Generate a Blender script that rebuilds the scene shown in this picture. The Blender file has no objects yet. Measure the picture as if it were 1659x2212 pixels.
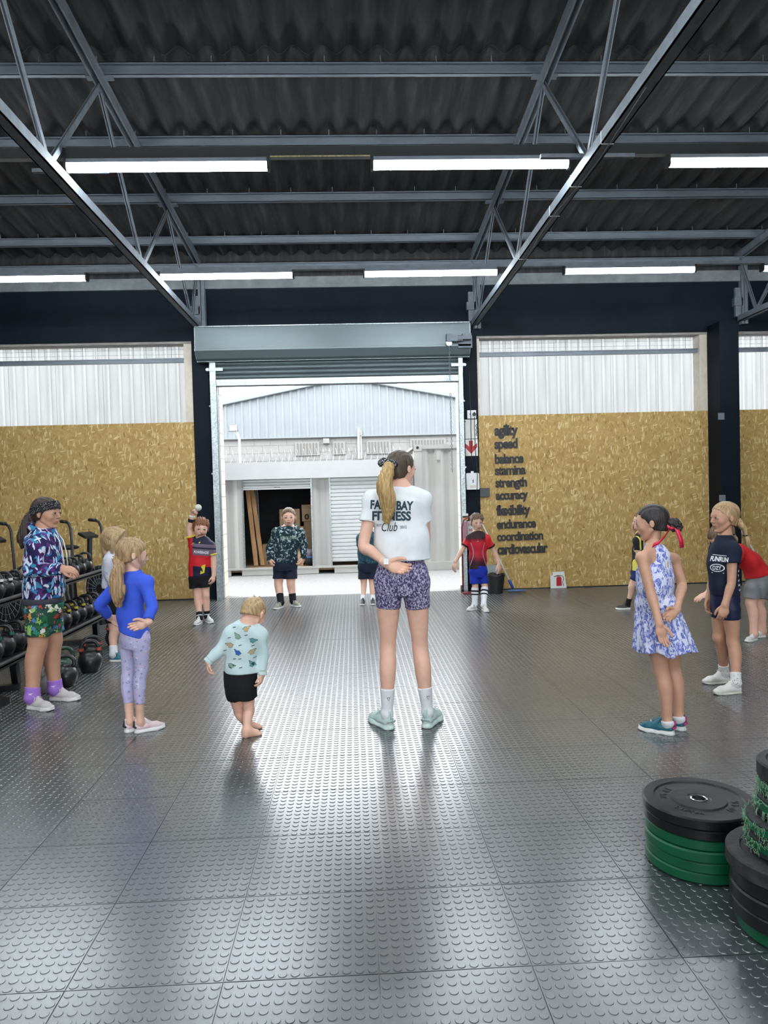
import bpy, math, random
import numpy as np
from mathutils import Vector, Matrix
from mathutils.bvhtree import BVHTree
random.seed(7)
rng = np.random.default_rng(7)
PI = math.pi
SC = bpy.context.scene
COL = SC.collection

# ------------------------------------------------------------------ camera
CAM = np.array([0.0, 0.0, 1.558])
PITCH, YAW, ROLL = -0.02708, 0.04189, -0.02654
fw = np.array([math.sin(YAW) * math.cos(PITCH), math.cos(YAW) * math.cos(PITCH), math.sin(PITCH)])
rt = np.array([math.cos(YAW), -math.sin(YAW), 0.0])
up = np.cross(rt, fw)
c_, s_ = math.cos(ROLL), math.sin(ROLL)
rt, up = c_ * rt + s_ * up, -s_ * rt + c_ * up
cd = bpy.data.cameras.new('camera')
cam = bpy.data.objects.new('camera', cd)
COL.objects.link(cam)
cam.matrix_world = Matrix(((rt[0], up[0], -fw[0], CAM[0]), (rt[1], up[1], -fw[1], CAM[1]),
                           (rt[2], up[2], -fw[2], CAM[2]), (0, 0, 0, 1)))
cd.sensor_fit = 'VERTICAL'
cd.sensor_height = 24.0
cd.lens = 24.0 * 1592.5 / 2212.0
cd.clip_end = 200
SC.camera = cam

# ------------------------------------------------------------------ sky, exposure
W = bpy.data.worlds.new('overcast_sky')
SC.world = W
W.use_nodes = True
bg = W.node_tree.nodes['Background']
bg.inputs[0].default_value = (0.93, 0.965, 1.0, 1)
bg.inputs[1].default_value = 3.2
SC.view_settings.view_transform = 'Standard'
SC.view_settings.look = 'None'
SC.view_settings.gamma = 1.0
SC.view_settings.use_curve_mapping = False
SC.view_settings.exposure = 1.3
TUBE_POWER = 34.0
try:
    SC.cycles.use_denoising = True
    SC.cycles.max_bounces = 5
    SC.cycles.adaptive_threshold = 0.05
    SC.cycles.diffuse_bounces = 3
    SC.cycles.glossy_bounces = 2
    SC.cycles.transmission_bounces = 4
    SC.cycles.sample_clamp_indirect = 6.0
    SC.cycles.caustics_reflective = False
    SC.cycles.caustics_refractive = False
except Exception:
    pass
def portal(loc, rot, sx, sy):
    l = bpy.data.lights.new('opening_portal', 'AREA')
    l.shape = 'RECTANGLE'; l.size = sx; l.size_y = sy
    l.cycles.is_portal = True
    o = bpy.data.objects.new('opening_portal', l)
    o.location = loc; o.rotation_euler = rot
    COL.objects.link(o)
# daylight comes in through the roller door in view and unseen rear gates added to light people from behind
portal((-0.17, 11.75, 1.62), (-PI / 2, 0, 0), 3.6, 3.2)
portal((-3.5, -9.05, 1.9), (PI / 2, 0, 0), 5.0, 3.8)
portal((4.5, -9.05, 1.9), (PI / 2, 0, 0), 5.0, 3.8)

# ------------------------------------------------------------------ helpers: objects
def tag(o, label=None, cat=None, group=None, kind=None):
    if label: o['label'] = label
    if cat: o['category'] = cat
    if group: o['group'] = group
    if kind: o['kind'] = kind
    return o
def thing(name, label, cat, loc=(0, 0, 0), rz=0.0, group=None):
    o = bpy.data.objects.new(name, None)
    o.empty_display_size = 0.1
    COL.objects.link(o)
    o.location = loc; o.rotation_euler = (0, 0, rz)
    return tag(o, label, cat, group)
def struct(name, loc=(0, 0, 0)):
    o = bpy.data.objects.new(name, None)
    COL.objects.link(o); o.location = loc
    o['kind'] = 'structure'
    return o
def link(name, me, mat=None, parent=None, loc=(0, 0, 0), rot=None):
    o = bpy.data.objects.new(name, me)
    COL.objects.link(o)
    if mat is not None and len(me.materials) == 0:
        for m in (mat if isinstance(mat, (list, tuple)) else [mat]):
            me.materials.append(m)
    if parent is not None: o.parent = parent
    o.location = loc
    if rot is not None: o.rotation_euler = rot
    return o
def copy_tree(o, parent=None):
    c = o.copy(); COL.objects.link(c)
    if parent is not None: c.parent = parent
    for ch in [k for k in o.children]:
        copy_tree(ch, c)
    return c
def unit(v):
    v = np.asarray(v, float)
    return v / (np.linalg.norm(v) + 1e-12)
class MB:
    def __init__(s): s.v = []; s.f = []; s.mi = []; s.cur = 0
    def _add(s, vs, fs):
        n = len(s.v)
        s.v.extend([tuple(map(float, p)) for p in vs])
        s.f.extend([tuple(i + n for i in f) for f in fs])
        s.mi.extend([s.cur] * len(fs))
        return s
    def box(s, x0, x1, y0, y1, z0, z1):
        vs = [(x, y, z) for z in (z0, z1) for y in (y0, y1) for x in (x0, x1)]
        return s._add(vs, [(0, 2, 3, 1), (4, 5, 7, 6), (0, 1, 5, 4), (2, 6, 7, 3), (0, 4, 6, 2), (1, 3, 7, 5)])
    def bar(s, a, b, w, h, upv=(0, 0, 1)):
        a = np.array(a, float); b = np.array(b, float)
        d = unit(b - a); side = unit(np.cross(d, upv)); u = np.cross(side, d)
        vs = [p + side * sx * w / 2 + u * sz * h / 2 for p in (a, b) for sz in (-1, 1) for sx in (-1, 1)]
        return s._add(vs, [(0, 1, 3, 2), (4, 6, 7, 5), (0, 4, 5, 1), (2, 3, 7, 6), (0, 2, 6, 4), (1, 5, 7, 3)])
    def tube(s, pts, r, n=10, caps=True):
        pts = [np.array(p, float) for p in pts]
        rs = r if isinstance(r, (list, tuple)) else [r] * len(pts)
        rings = []
        ref = None
        for i, p in enumerate(pts):
            t = unit((pts[min(i + 1, len(pts) - 1)] - pts[max(i - 1, 0)]))
            if ref is None:
                ref = np.array([0, 0, 1.0]) if abs(t[2]) < 0.9 else np.array([1.0, 0, 0])
            x = unit(np.cross(ref, t)); y = np.cross(t, x); ref = y
            rings.append([p + rs[i] * (math.cos(2 * PI * k / n) * x + math.sin(2 * PI * k / n) * y) for k in range(n)])
        vs = [q for rg in rings for q in rg]
        fs = []
        for i in range(len(pts) - 1):
            for k in range(n):
                a = i * n + k; b = i * n + (k + 1) % n
                fs.append((a, b, b + n, a + n))
        if caps:
            fs.append(tuple(range(n))[::-1]); fs.append(tuple((len(pts) - 1) * n + k for k in range(n)))
        return s._add(vs, fs)
    def cyl(s, a, b, r, n=16): return s.tube([a, b], r, n)
    def lathe(s, prof, c=(0, 0, 0), n=24, axis='z', caps=True):
        vs = []
        for (r, z) in prof:
            for k in range(n):
                t = 2 * PI * k / n
                x, y = r * math.cos(t), r * math.sin(t)
                p = (x, y, z) if axis == 'z' else ((x, z, y) if axis == 'y' else (z, x, y))
                vs.append((p[0] + c[0], p[1] + c[1], p[2] + c[2]))
        fs = []
        for i in range(len(prof) - 1):
            for k in range(n):
                a = i * n + k; b = i * n + (k + 1) % n
                fs.append((a, b, b + n, a + n))
        if caps:
            fs.append(tuple(range(n))[::-1]); fs.append(tuple((len(prof) - 1) * n + k for k in range(n)))
        return s._add(vs, fs)
    def prism(s, poly, lo, hi, axis='x'):
        n = len(poly)
        def P(u, v, w):
            return {'x': (w, u, v), 'y': (u, w, v), 'z': (u, v, w)}[axis]
        vs = [P(u, v, lo) for u, v in poly] + [P(u, v, hi) for u, v in poly]
        fs = [tuple(range(n))[::-1], tuple(range(n, 2 * n))]
        fs += [(i, (i + 1) % n, (i + 1) % n + n, i + n) for i in range(n)]
        return s._add(vs, fs)
    def sphere(s, c, r, n=12, m=8, sc=(1, 1, 1)):
        vs = [(c[0], c[1], c[2] - r * sc[2])]
        for i in range(1, m):
            a = -PI / 2 + PI * i / m
            for k in range(n):
                t = 2 * PI * k / n
                vs.append((c[0] + r * sc[0] * math.cos(a) * math.cos(t), c[1] + r * sc[1] * math.cos(a) * math.sin(t), c[2] + r * sc[2] * math.sin(a)))
        vs.append((c[0], c[1], c[2] + r * sc[2]))
        fs = [(0, 1 + (k + 1) % n, 1 + k) for k in range(n)]
        for i in range(m - 2):
            for k in range(n):
                a = 1 + i * n + k; b = 1 + i * n + (k + 1) % n
                fs.append((a, b, b + n, a + n))
        L = len(vs) - 1; o = 1 + (m - 2) * n
        fs += [(o + k, o + (k + 1) % n, L) for k in range(n)]
        return s._add(vs, fs)
    def mesh(s, name, off=(0, 0, 0), smooth=False):
        me = bpy.data.meshes.new(name)
        v = np.array(s.v, float) - np.array(off, float)
        me.from_pydata([tuple(p) for p in v], [], s.f)
        if any(s.mi): me.polygons.foreach_set('material_index', s.mi)
        if smooth is True:
            me.polygons.foreach_set('use_smooth', [True] * len(me.polygons))
        elif smooth:
            me.polygons.foreach_set('use_smooth', [True] * len(me.polygons))
            me.update()
            try: me.set_sharp_from_angle(angle=smooth)
            except Exception: pass
        me.update()
        return me
    def build(s, name, mat, parent=None, smooth=False):
        off = (0, 0, 0) if parent is None else parent_loc(parent)
        return link(name, s.mesh(name, off, smooth), mat, parent)
def parent_loc(p):
    l = np.zeros(3)
    while p is not None:
        l += np.array(p.location); p = p.parent
    return l

# ------------------------------------------------------------------ helpers: materials
MATS = {}
class NT:
    """small node-tree writer"""
    def __init__(s, m):
        s.t = m.node_tree; s.n = s.t.nodes; s.l = s.t.links
        s.b = s.n['Principled BSDF']
        s.tc = s.n.new('ShaderNodeTexCoord')
    def new(s, typ, **kw):
        n = s.n.new(typ)
        for k, v in kw.items():
            if k.startswith('i_'):
                key = k[2:]
                n.inputs[int(key) if key.isdigit() else key.replace('_', ' ')].default_value = v
            else: setattr(n, k, v)
        return n
    def ln(s, a, b): s.l.new(a, b)
    def mapping(s, scale=(1, 1, 1), rot=(0, 0, 0), loc=(0, 0, 0), src=None):
        m = s.new('ShaderNodeMapping')
        m.inputs['Scale'].default_value = scale; m.inputs['Rotation'].default_value = rot; m.inputs['Location'].default_value = loc
        s.ln(src if src is not None else s.tc.outputs['Object'], m.inputs['Vector'])
        return m.outputs[0]
    def noise(s, vec, scale=5, detail=3, rough=0.5, dist=0.0):
        n = s.new('ShaderNodeTexNoise')
        n.inputs['Scale'].default_value = scale; n.inputs['Detail'].default_value = detail
        n.inputs['Roughness'].default_value = rough; n.inputs['Distortion'].default_value = dist
        s.ln(vec, n.inputs['Vector'])
        return n.outputs[0]
    def vor(s, vec, scale=5, rnd=1.0, feature='F1'):
        n = s.new('ShaderNodeTexVoronoi', feature=feature)
        n.inputs['Scale'].default_value = scale; n.inputs['Randomness'].default_value = rnd
        s.ln(vec, n.inputs['Vector'])
        return n
    def ramp(s, fac, stops, interp='LINEAR'):
        r = s.new('ShaderNodeValToRGB'); r.color_ramp.interpolation = interp
        e = r.color_ramp.elements
        while len(e) > 1: e.remove(e[-1])
        e[0].position = stops[0][0]; e[0].color = c4(stops[0][1])
        for p, c in stops[1:]:
            k = e.new(p); k.color = c4(c)
        s.ln(fac, r.inputs[0])
        return r.outputs[0]
    def mix(s, fac, a, b):
        m = s.new('ShaderNodeMix', data_type='RGBA')
        for sock, v in ((m.inputs[0], fac), (m.inputs[6], a), (m.inputs[7], b)):
            if hasattr(v, 'is_linked'): s.ln(v, sock)
            else: sock.default_value = v if isinstance(v, (int, float)) else c4(v)
        return m.outputs[2]
    def math(s, op, a, b=0.0):
        m = s.new('ShaderNodeMath', operation=op)
        for i, v in enumerate((a, b)):
            if hasattr(v, 'is_linked'): s.ln(v, m.inputs[i])
            else: m.inputs[i].default_value = v
        return m.outputs[0]
    def sep(s, src=None):
        n = s.new('ShaderNodeSeparateXYZ'); s.ln(src if src is not None else s.tc.outputs['Object'], n.inputs[0])
        return n.outputs
    def color(s, sock): s.ln(sock, s.b.inputs['Base Color'])
    def rough(s, sock): s.ln(sock, s.b.inputs['Roughness'])
    def bump(s, h, strength=0.3, dist=0.01):
        b = s.new('ShaderNodeBump'); b.inputs['Strength'].default_value = strength; b.inputs['Distance'].default_value = dist
        s.ln(h, b.inputs['Height']); s.ln(b.outputs[0], s.b.inputs['Normal'])
def c4(c):
    c = tuple(c)
    return c if len(c) == 4 else c + (1.0,)
def srgb(h):
    h = h.lstrip('#')
    return tuple((lambda u: u / 12.92 if u <= 0.04045 else ((u + 0.055) / 1.055) ** 2.4)(int(h[i:i + 2], 16) / 255) for i in (0, 2, 4))
def mat(name, base=(0.5, 0.5, 0.5), rough=0.6, metal=0.0, spec=0.5, fn=None):
    if name in MATS: return MATS[name]
    m = bpy.data.materials.new(name); m.use_nodes = True
    b = m.node_tree.nodes['Principled BSDF']
    b.inputs['Base Color'].default_value = c4(base); b.inputs['Roughness'].default_value = rough
    b.inputs['Metallic'].default_value = metal; b.inputs['Specular IOR Level'].default_value = spec
    if fn: fn(NT(m))
    MATS[name] = m
    return m
def noisy(name, base, rough=0.6, metal=0.0, spec=0.5, amt=0.25, scale=6.0, stretch=(1, 1, 1), bump=0.0, bscale=60.0):
    base = tuple(base)
    def fn(t):
        v = t.mapping(stretch)
        f = t.noise(v, scale, 4, 0.6)
        t.color(t.ramp(f, [(0.25, tuple(c * (1 - amt) for c in base)), (0.75, tuple(min(1, c * (1 + amt)) for c in base))]))
        if bump: t.bump(t.noise(v, bscale, 3), bump, 0.004)
    return mat(name, base, rough, metal, spec, fn)
# =================================================================== materials of the building
def f_rubber(t):
    ge = t.new('ShaderNodeNewGeometry'); v = ge.outputs['Position']
    f = t.noise(v, 0.9, 4, 0.6)
    g = t.noise(v, 9, 4, 0.65)
    t.color(t.mix(t.math('MULTIPLY', g, 0.4), t.ramp(f, [(0.3, (0.036, 0.042, 0.045)), (0.7, (0.050, 0.057, 0.060))]), (0.066, 0.073, 0.076)))
    t.b.inputs['IOR'].default_value = 1.7; t.b.inputs['Coat Weight'].default_value = 0.7; t.b.inputs['Coat Roughness'].default_value = 0.24; t.b.inputs['Coat IOR'].default_value = 1.6
M_RUBBER = mat('rubber_floor', (0.055, 0.06, 0.06), 0.28, 0, 1.0, f_rubber)
def f_osb(t):
    base = t.noise(t.mapping((1, 1, 1)), 2.2, 5, 0.65)
    col = t.ramp(base, [(0.3, srgb('#a8874c')), (0.7, srgb('#c0a065'))])
    rs = random.Random(3); hs = None
    # broad muted flakes first, then sparse pale ones and dark slivers; most lie near upright
    lay = [('#b9985c', 0.55, 0.34, 0.15), ('#a98750', 0.55, 0.34, 0.2), ('#c8aa70', 0.55, 0.36, 0.2), ('#b39257', 0.5, 0.34, 0.2), ('#9c7b43', 0.6, 0.30, 0.35), ('#cdb178', 0.6, 0.34, 0.3), ('#bd9c60', 0.5, 0.34, 0.2),
           ('#dcc592', 0.85, 0.30, 0.62), ('#e6d2a6', 0.9, 0.27, 0.78), ('#d8bf8a', 0.85, 0.30, 0.6), ('#7d5f30', 0.8, 0.20, 0.72), ('#e2cc9c', 0.9, 0.26, 0.75), ('#896a38', 0.8, 0.22, 0.7)]
    for i, (c, op_, th, keep) in enumerate(lay):
        a = PI / 2 + rs.gauss(0, 0.6)
        k = rs.uniform(0.8, 1.5) if i < 7 else rs.uniform(0.75, 1.15); ln = 6.5 * k; wd = ln * rs.uniform(2.8, 5.0)
        v0 = t.mapping((1, 1, 1), (0, a, 0), (i * 3.7, 0, i * 1.9))
        w = t.noise(v0, 16, 2, 0.7)
        v1 = t.new('ShaderNodeVectorMath', operation='ADD')
        cmb = t.new('ShaderNodeCombineXYZ'); t.ln(t.math('MULTIPLY', w, 0.03), cmb.inputs[2]); t.ln(t.math('MULTIPLY', w, 0.07), cmb.inputs[0])
        t.ln(v0, v1.inputs[0]); t.ln(cmb.outputs[0], v1.inputs[1])
        vo = t.vor(t.mapping((ln, 1, wd), (0, 0, 0), (0, 0, 0), v1.outputs[0]), 1.0, 1.0)
        m = t.math('LESS_THAN', vo.outputs['Distance'], th)
        rnd = t.new('ShaderNodeSeparateColor'); t.ln(vo.outputs['Color'], rnd.inputs[0])
        m2 = t.math('MULTIPLY', m, t.math('GREATER_THAN', rnd.outputs[0], keep))
        col = t.mix(t.math('MULTIPLY', m2, op_), col, srgb(c))
        h = t.math('MULTIPLY', m2, 0.3 + 0.05 * i)
        hs = h if hs is None else t.math('MAXIMUM', hs, h)
    gr = t.noise(t.mapping((5, 1, 60)), 2, 3)
    col = t.mix(t.math('MULTIPLY', gr, 0.35), col, srgb('#a07f45'))
    t.color(col); t.bump(hs, 0.2, 0.002)
M_OSB = mat('strand_board', srgb('#9c7a3e'), 0.62, 0, 0.3, f_osb)
M_DARKWALL = noisy('black_blue_paint', (0.005, 0.009, 0.015), 0.6, 0, 0.12, amt=0.25, scale=3, bump=0.15, bscale=40)
M_STEELPAINT = noisy('grey_painted_steel', (0.17, 0.19, 0.215), 0.65, 0.0, 0.2, amt=0.22, scale=9, bump=0.05)
M_PURLIN = noisy('galvanised_purlin', (0.17, 0.195, 0.225), 0.5, 0.2, 0.5, amt=0.2, scale=7, stretch=(0.4, 1, 1))
M_PLATE = noisy('grey_concrete_plate', (0.19, 0.205, 0.21), 0.8, amt=0.35, scale=4, bump=0.2)
def f_roof(t):
    v = t.mapping((6, 0.7, 1))
    f = t.noise(v, 2.2, 5, 0.62)
    g = t.noise(t.mapping(), 40, 3)
    col = t.ramp(f, [(0.25, (0.014, 0.014, 0.015)), (0.5, (0.032, 0.031, 0.032)), (0.72, (0.072, 0.069, 0.069))])
    t.color(t.mix(t.math('MULTIPLY', g, 0.3), col, (0.055, 0.053, 0.053)))
    t.bump(g, 0.2, 0.004)
M_ROOF = mat('fibre_cement_roof', (0.07, 0.07, 0.07), 0.8, 0, 0.3, f_roof)
def f_galv(t):
    vo = t.vor(t.mapping((1, 1, 1)), 70)
    r = t.new('ShaderNodeSeparateColor'); t.ln(vo.outputs['Color'], r.inputs[0])
    t.color(t.ramp(r.outputs[0], [(0.0, (0.24, 0.28, 0.28)), (1.0, (0.46, 0.51, 0.51))]))
    t.rough(t.ramp(r.outputs[1], [(0, (0.3,) * 3), (1, (0.48,) * 3)]))
M_GALV = mat('galvanised_steel', (0.4, 0.45, 0.45), 0.38, 0.75, 0.5, f_galv)
M_SHUT = noisy('shutter_steel', (0.12, 0.155, 0.16), 0.42, 0.2, 0.5, amt=0.15, scale=3, stretch=(0.3, 1, 1))
def f_transl(t):
    n, l = t.n, t.l
    tr = t.new('ShaderNodeBsdfTranslucent'); df = t.new('ShaderNodeBsdfDiffuse'); mx = t.new('ShaderNodeMixShader')
    f = t.noise(t.mapping((1, 1, 0.15)), 9, 3)
    c = t.ramp(f, [(0.3, (0.235, 0.24, 0.235)), (0.7, (0.275, 0.28, 0.275))])
    l.new(c, tr.inputs[0]); l.new(c, df.inputs[0]); mx.inputs[0].default_value = 0.18
    l.new(tr.outputs[0], mx.inputs[1]); l.new(df.outputs[0], mx.inputs[2])
    l.new(mx.outputs[0], n['Material Output'].inputs[0])
M_TRANSL = mat('translucent_sheet', (0.9, 0.9, 0.9), 0.5, fn=f_transl)
def emis(name, col, strength):
    if name in MATS: return MATS[name]
    m = mat(name, (0.9, 0.9, 0.9), 0.4)
    b = m.node_tree.nodes['Principled BSDF']
    b.inputs['Emission Color'].default_value = c4(col); b.inputs['Emission Strength'].default_value = strength
    return m
M_TUBE = emis('led_tube_glow', (0.86, 0.94, 1.0), TUBE_POWER)
M_BLACK = noisy('black_paint', (0.010, 0.011, 0.012), 0.45, amt=0.3, scale=8)
M_WHITE = noisy('white_enamel', (0.78, 0.79, 0.79), 0.4, amt=0.05, scale=4)
M_WHITEOUT = noisy('weathered_white_paint', (0.58, 0.59, 0.59), 0.5, amt=0.05, scale=3)
M_CREAM = noisy('cream_block', (0.66, 0.58, 0.48), 0.85, amt=0.12, scale=10, bump=0.3)
M_MORTAR = noisy('grey_mortar', (0.36, 0.34, 0.31), 0.9, amt=0.2)
M_ASPHALT = noisy('pale_concrete_yard', (0.27, 0.268, 0.258), 0.9, amt=0.22, scale=22, bump=0.4, bscale=150)
M_CONT = noisy('grey_container_paint', (0.46, 0.45, 0.425), 0.5, amt=0.08, scale=2.5, stretch=(1, 1, 0.4))
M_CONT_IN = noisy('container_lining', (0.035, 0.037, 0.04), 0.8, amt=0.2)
M_PLASTER = noisy('white_plaster', (0.28, 0.277, 0.268), 0.9, amt=0.07, scale=6, bump=0.3)
M_GABLE = noisy('pale_blue_sheeting', (0.235, 0.265, 0.28), 0.5, amt=0.05, scale=2)
M_SIDEWALL = noisy('dark_side_wall', (0.10, 0.105, 0.11), 0.8, amt=0.15)

# =================================================================== floor
T = 0.5
X0, Y0T = 0.0425, 2.344
fb = MB().box(-8.6, 12.6, -9.1, 11.36, -0.15, -0.0065)
floor = link('floor', fb.mesh('floor'), M_RUBBER); floor['kind'] = 'structure'
def tile_mesh():
    m = MB(); g = 0.0017; h = 0.006
    m.box(g, T - g, g, T - g, -h, 0.0)
    n = 14; p = T / 12
    for i in range(12):
        for j in range(12):
            cx, cy = (i + 0.5) * p, (j + 0.5) * p
            vs = []
            for r, z in ((0.0151, -0.0002), (0.0147, 0.0017), (0.0139, 0.0024)):
                vs += [(cx + r * math.cos(2 * PI * k / n), cy + r * math.sin(2 * PI * k / n), z) for k in range(n)]
            fs = []
            for q in range(2):
                fs += [(q * n + k, q * n + (k + 1) % n, (q + 1) * n + (k + 1) % n, (q + 1) * n + k) for k in range(n)]
            fs.append(tuple(2 * n + k for k in range(n)))
            m._add(vs, fs)
    return m.mesh('floor_tile')
tm = tile_mesh(); tm.materials.append(M_RUBBER)
n_tiles = 0; rest = []
for j in range(-1, 18):
    y = Y0T + j * T
    for i in range(-15, 16):
        x = X0 + i * T
        xa, xb = 0.042 * (y + T) - 0.535 * (y + T) - 0.06, 0.042 * (y + T) + 0.535 * (y + T) + 0.06
        if x + T < xa or x > xb or x + T < -3.6:
            rest.append((x, y, 0.0)); continue
        link('floor_tile', tm, None, floor, (x, y, random.uniform(-0.0004, 0.0004)), (random.uniform(-1, 1) * 0.0005, random.uniform(-1, 1) * 0.0005, 0))
        n_tiles += 1
print('TILES', n_tiles)
# the tiles beyond the picture, as one part
for j in range(-6, -1):
    rest += [(X0 + i * T, Y0T + j * T, 0.0) for i in range(-15, 16)]
me = bpy.data.meshes.new('outer_tiles'); me.from_pydata(rest, [], [])
ot = link('outer_tiles', me, None, floor); ot['kind'] = 'stuff'
src_tile = [c for c in floor.children if c.name.startswith('floor_tile')][0]
ng = bpy.data.node_groups.new('lay_tiles', 'GeometryNodeTree')
ng.interface.new_socket('Geometry', in_out='INPUT', socket_type='NodeSocketGeometry'); ng.interface.new_socket('Geometry', in_out='OUTPUT', socket_type='NodeSocketGeometry')
gi, go = ng.nodes.new('NodeGroupInput'), ng.nodes.new('NodeGroupOutput')
oi = ng.nodes.new('GeometryNodeObjectInfo'); oi.inputs[0].default_value = src_tile
ip = ng.nodes.new('GeometryNodeInstanceOnPoints')
ng.links.new(gi.outputs[0], ip.inputs['Points']); ng.links.new(oi.outputs['Geometry'], ip.inputs['Instance']); ng.links.new(ip.outputs[0], go.inputs[0])
ot.modifiers.new('lay_tiles', 'NODES').node_group = ng

# =================================================================== far wall
WY = 11.27
wall = struct('wall_far', (0, WY, 0))
m = MB()
m.box(-8.6, 12.6, WY - 0.02, WY + 0.3, 3.90, 4.665)              # painted band above the windows
m.box(-2.36, -2.07, WY - 0.02, WY + 0.36, 0, 3.90)               # pillar left of the door
m.box(1.72, 1.955, WY - 0.02, WY + 0.36, 0, 3.90)                # pillar right of the door
m.box(-8.6, -2.36, WY + 0.03, WY + 0.3, 0, 2.68)
m.box(1.955, 12.6, WY + 0.03, WY + 0.3, 0, 2.68)
m.box(-2.36, 1.955, WY + 0.02, WY + 0.3, 3.55, 3.90)
m.build('wall_band', M_DARKWALL, wall)
m = MB().box(-8.6, 12.6, WY - 0.06, WY + 0.3, 4.665, 4.83)
m.build('wall_plate', M_PLATE, wall)
MB().box(-8.6, 12.6, WY + 0.1, WY + 0.3, 4.83, 5.3).build('eave_infill', M_ROOF, wall)
m = MB().box(5.55, 5.845, 10.88, WY + 0.2, 0, 3.98); m.build('column', M_DARKWALL, wall)
m = MB().box(-6.9, -6.6, 10.88, WY + 0.2, 0, 3.98); m.build('column', M_DARKWALL, wall)
def panel(x0, x1, z0, z1, d=0.0):
    g = 0.0008
    MB().box(x0 + g, x1 - g, WY - d, WY + 0.028, z0 + g, z1 - g).build('board', M_OSB, wall)
# strand boards, left bay / right bay / far right bay
panel(-6.6, -4.90, 1.11, 2.69); panel(-4.90, -2.36, 1.11, 2.69, 0.001)
panel(-6.6, -4.60, 0.02, 1.11); panel(-4.60, -2.985, 0.02, 1.11, 0.001); panel(-2.985, -2.36, 0.29, 1.11, 0.003); panel(-2.985, -2.36, 0.02, 0.29, 0.001)
panel(1.955, 3.17, 0.29, 2.69); panel(3.17, 4.39, 0.29, 2.69, 0.0015); panel(4.39, 5.55, 0.29, 2.69)
panel(1.955, 4.39, 0.015, 0.29, 0.001); panel(4.39, 5.55, 0.015, 0.29, 0.002)
panel(5.845, 8.6, 0.015, 2.69)
MB().box(-6.6, -2.36, WY - 0.004, WY + 0.01, 0.0, 0.02).build('floor_strip', M_BLACK, wall)
MB().box(1.955, 5.55, WY - 0.004, WY + 0.01, 0.0, 0.016).build('floor_strip', M_BLACK, wall)
for z in (2.56, 1.33):                                            # board hinges on the column
    h = MB().box(5.51, 5.60, 10.86, 10.88, z - 0.05, z + 0.05); h.box(5.535, 5.575, 10.85, 10.86, z - 0.02, z + 0.025); h.build('hinge_bracket', M_STEELPAINT, wall)

# --- high windows with translucent sheets
def window(n, x0, x1):
    w = struct('window_%d' % n, ((x0 + x1) / 2, WY + 0.2, 2.69))
    MB().box(x0, x1, WY + 0.031, WY + 0.24, 2.665, 2.688).build('sill', M_CREAM, w)
    fr = MB().box(x0, x1, WY + 0.06, WY + 0.12, 3.60, 3.655); fr.box(x0, x1, WY + 0.05, WY + 0.13, 3.648, 3.665); fr.build('rail', M_PURLIN, w)
    MB().box(x0, x1, WY - 0.01, WY + 0.2, 3.865, 3.905).build('head_trim', noisy('weathered_trim', (0.30, 0.27, 0.25), 0.8, amt=0.4, scale=14, stretch=(0.4, 1, 3)), w)
    MB().box(x0, x0 + 0.04, WY + 0.0, WY + 0.22, 2.69, 3.87).build('jamb', M_CREAM, w)
    MB().box(x1 - 0.12, x1, WY + 0.0, WY + 0.22, 2.69, 3.87).build('jamb', M_CREAM, w)
    k = max(1, round((x1 - x0) / 0.686)); pw = (x1 - x0) / k
    for i in range(k):
        a = x0 + i * pw; prof = []
        for q in range(4):
            u = a + q * pw / 4
            prof += [(u, 0), (u + 0.045, 0), (u + 0.06, 0.028), (u + 0.092, 0.028), (u + 0.107, 0)]
        prof.append((a + pw + 0.004, 0))
        mm = MB(); vs = []
        for z in (2.60, 3.95):
            vs += [(u, WY + 0.24 + d + (0.003 if i % 2 else 0), z) for u, d in prof]
        N = len(prof)
        mm._add(vs, [(q, q + 1, q + 1 + N, q + N) for q in range(N - 1)])
        mm.build('pane', M_TRANSL, w)
    for q in range(int((x1 - x0) / 0.5)):
        pass
    wr = MB()
    for q in range(int((x1 - x0) / 0.19)):
        u = x0 + 0.1 + q * 0.19
        wr.cyl((u, WY + 0.16, 3.66), (u, WY + 0.16, 3.87), 0.003, 5)
    for z in (3.74, 3.81): wr.cyl((x0, WY + 0.16, z), (x1, WY + 0.16, z), 0.002, 5)
    wr.build('wire_mesh', M_PURLIN, w)
window(1, -6.6, -2.36); window(2, 1.955, 5.55); window(3, 5.845, 8.6)

# --- roller door opening: block reveals, guides, curtain, hood
for side, xa, xb in ((-1, -2.10, -1.985), (1, 1.665, 1.78)):
    z = 0.0; k = 0
    while z < 3.5:
        hgt = 0.19
        MB().box(xa, xb, WY + 0.03, WY + 0.36, z + 0.006, z + hgt - 0.004).build('brick', M_CREAM, wall)
        z += hgt + 0.004; k += 1
    MB().box(xa + (0 if side > 0 else 0) + 0.004 * (1 if side > 0 else 0), xb - (0.004 if side < 0 else 0), WY + 0.032, WY + 0.355, 0, 3.5).build('mortar_core', M_MORTAR, wall)
door = thing('roller_door', 'galvanised roller shutter rolled up above the open doorway', 'roller door', (-0.2, 11.1, 0))
hood = [(11.25, 4.035), (10.93, 4.035), (10.925, 4.028), (10.915, 3.72), (10.90, 3.715), (10.90, 3.685), (10.915, 3.675), (11.0, 3.585), (11.06, 3.56), (11.06, 3.55), (11.25, 3.55)]
MB().prism(hood, -2.235, 1.80, 'x').build('hood', M_SHUT, door)
MB().box(-2.24, 1.805, 10.922, 11.25, 4.035, 4.048).build('hood_lip', M_GALV, door)
for x in (-2.245, 1.80):
    MB().prism(hood, x, x + 0.01, 'x').build('end_plate', M_GALV, door)
z = 3.30
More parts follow.
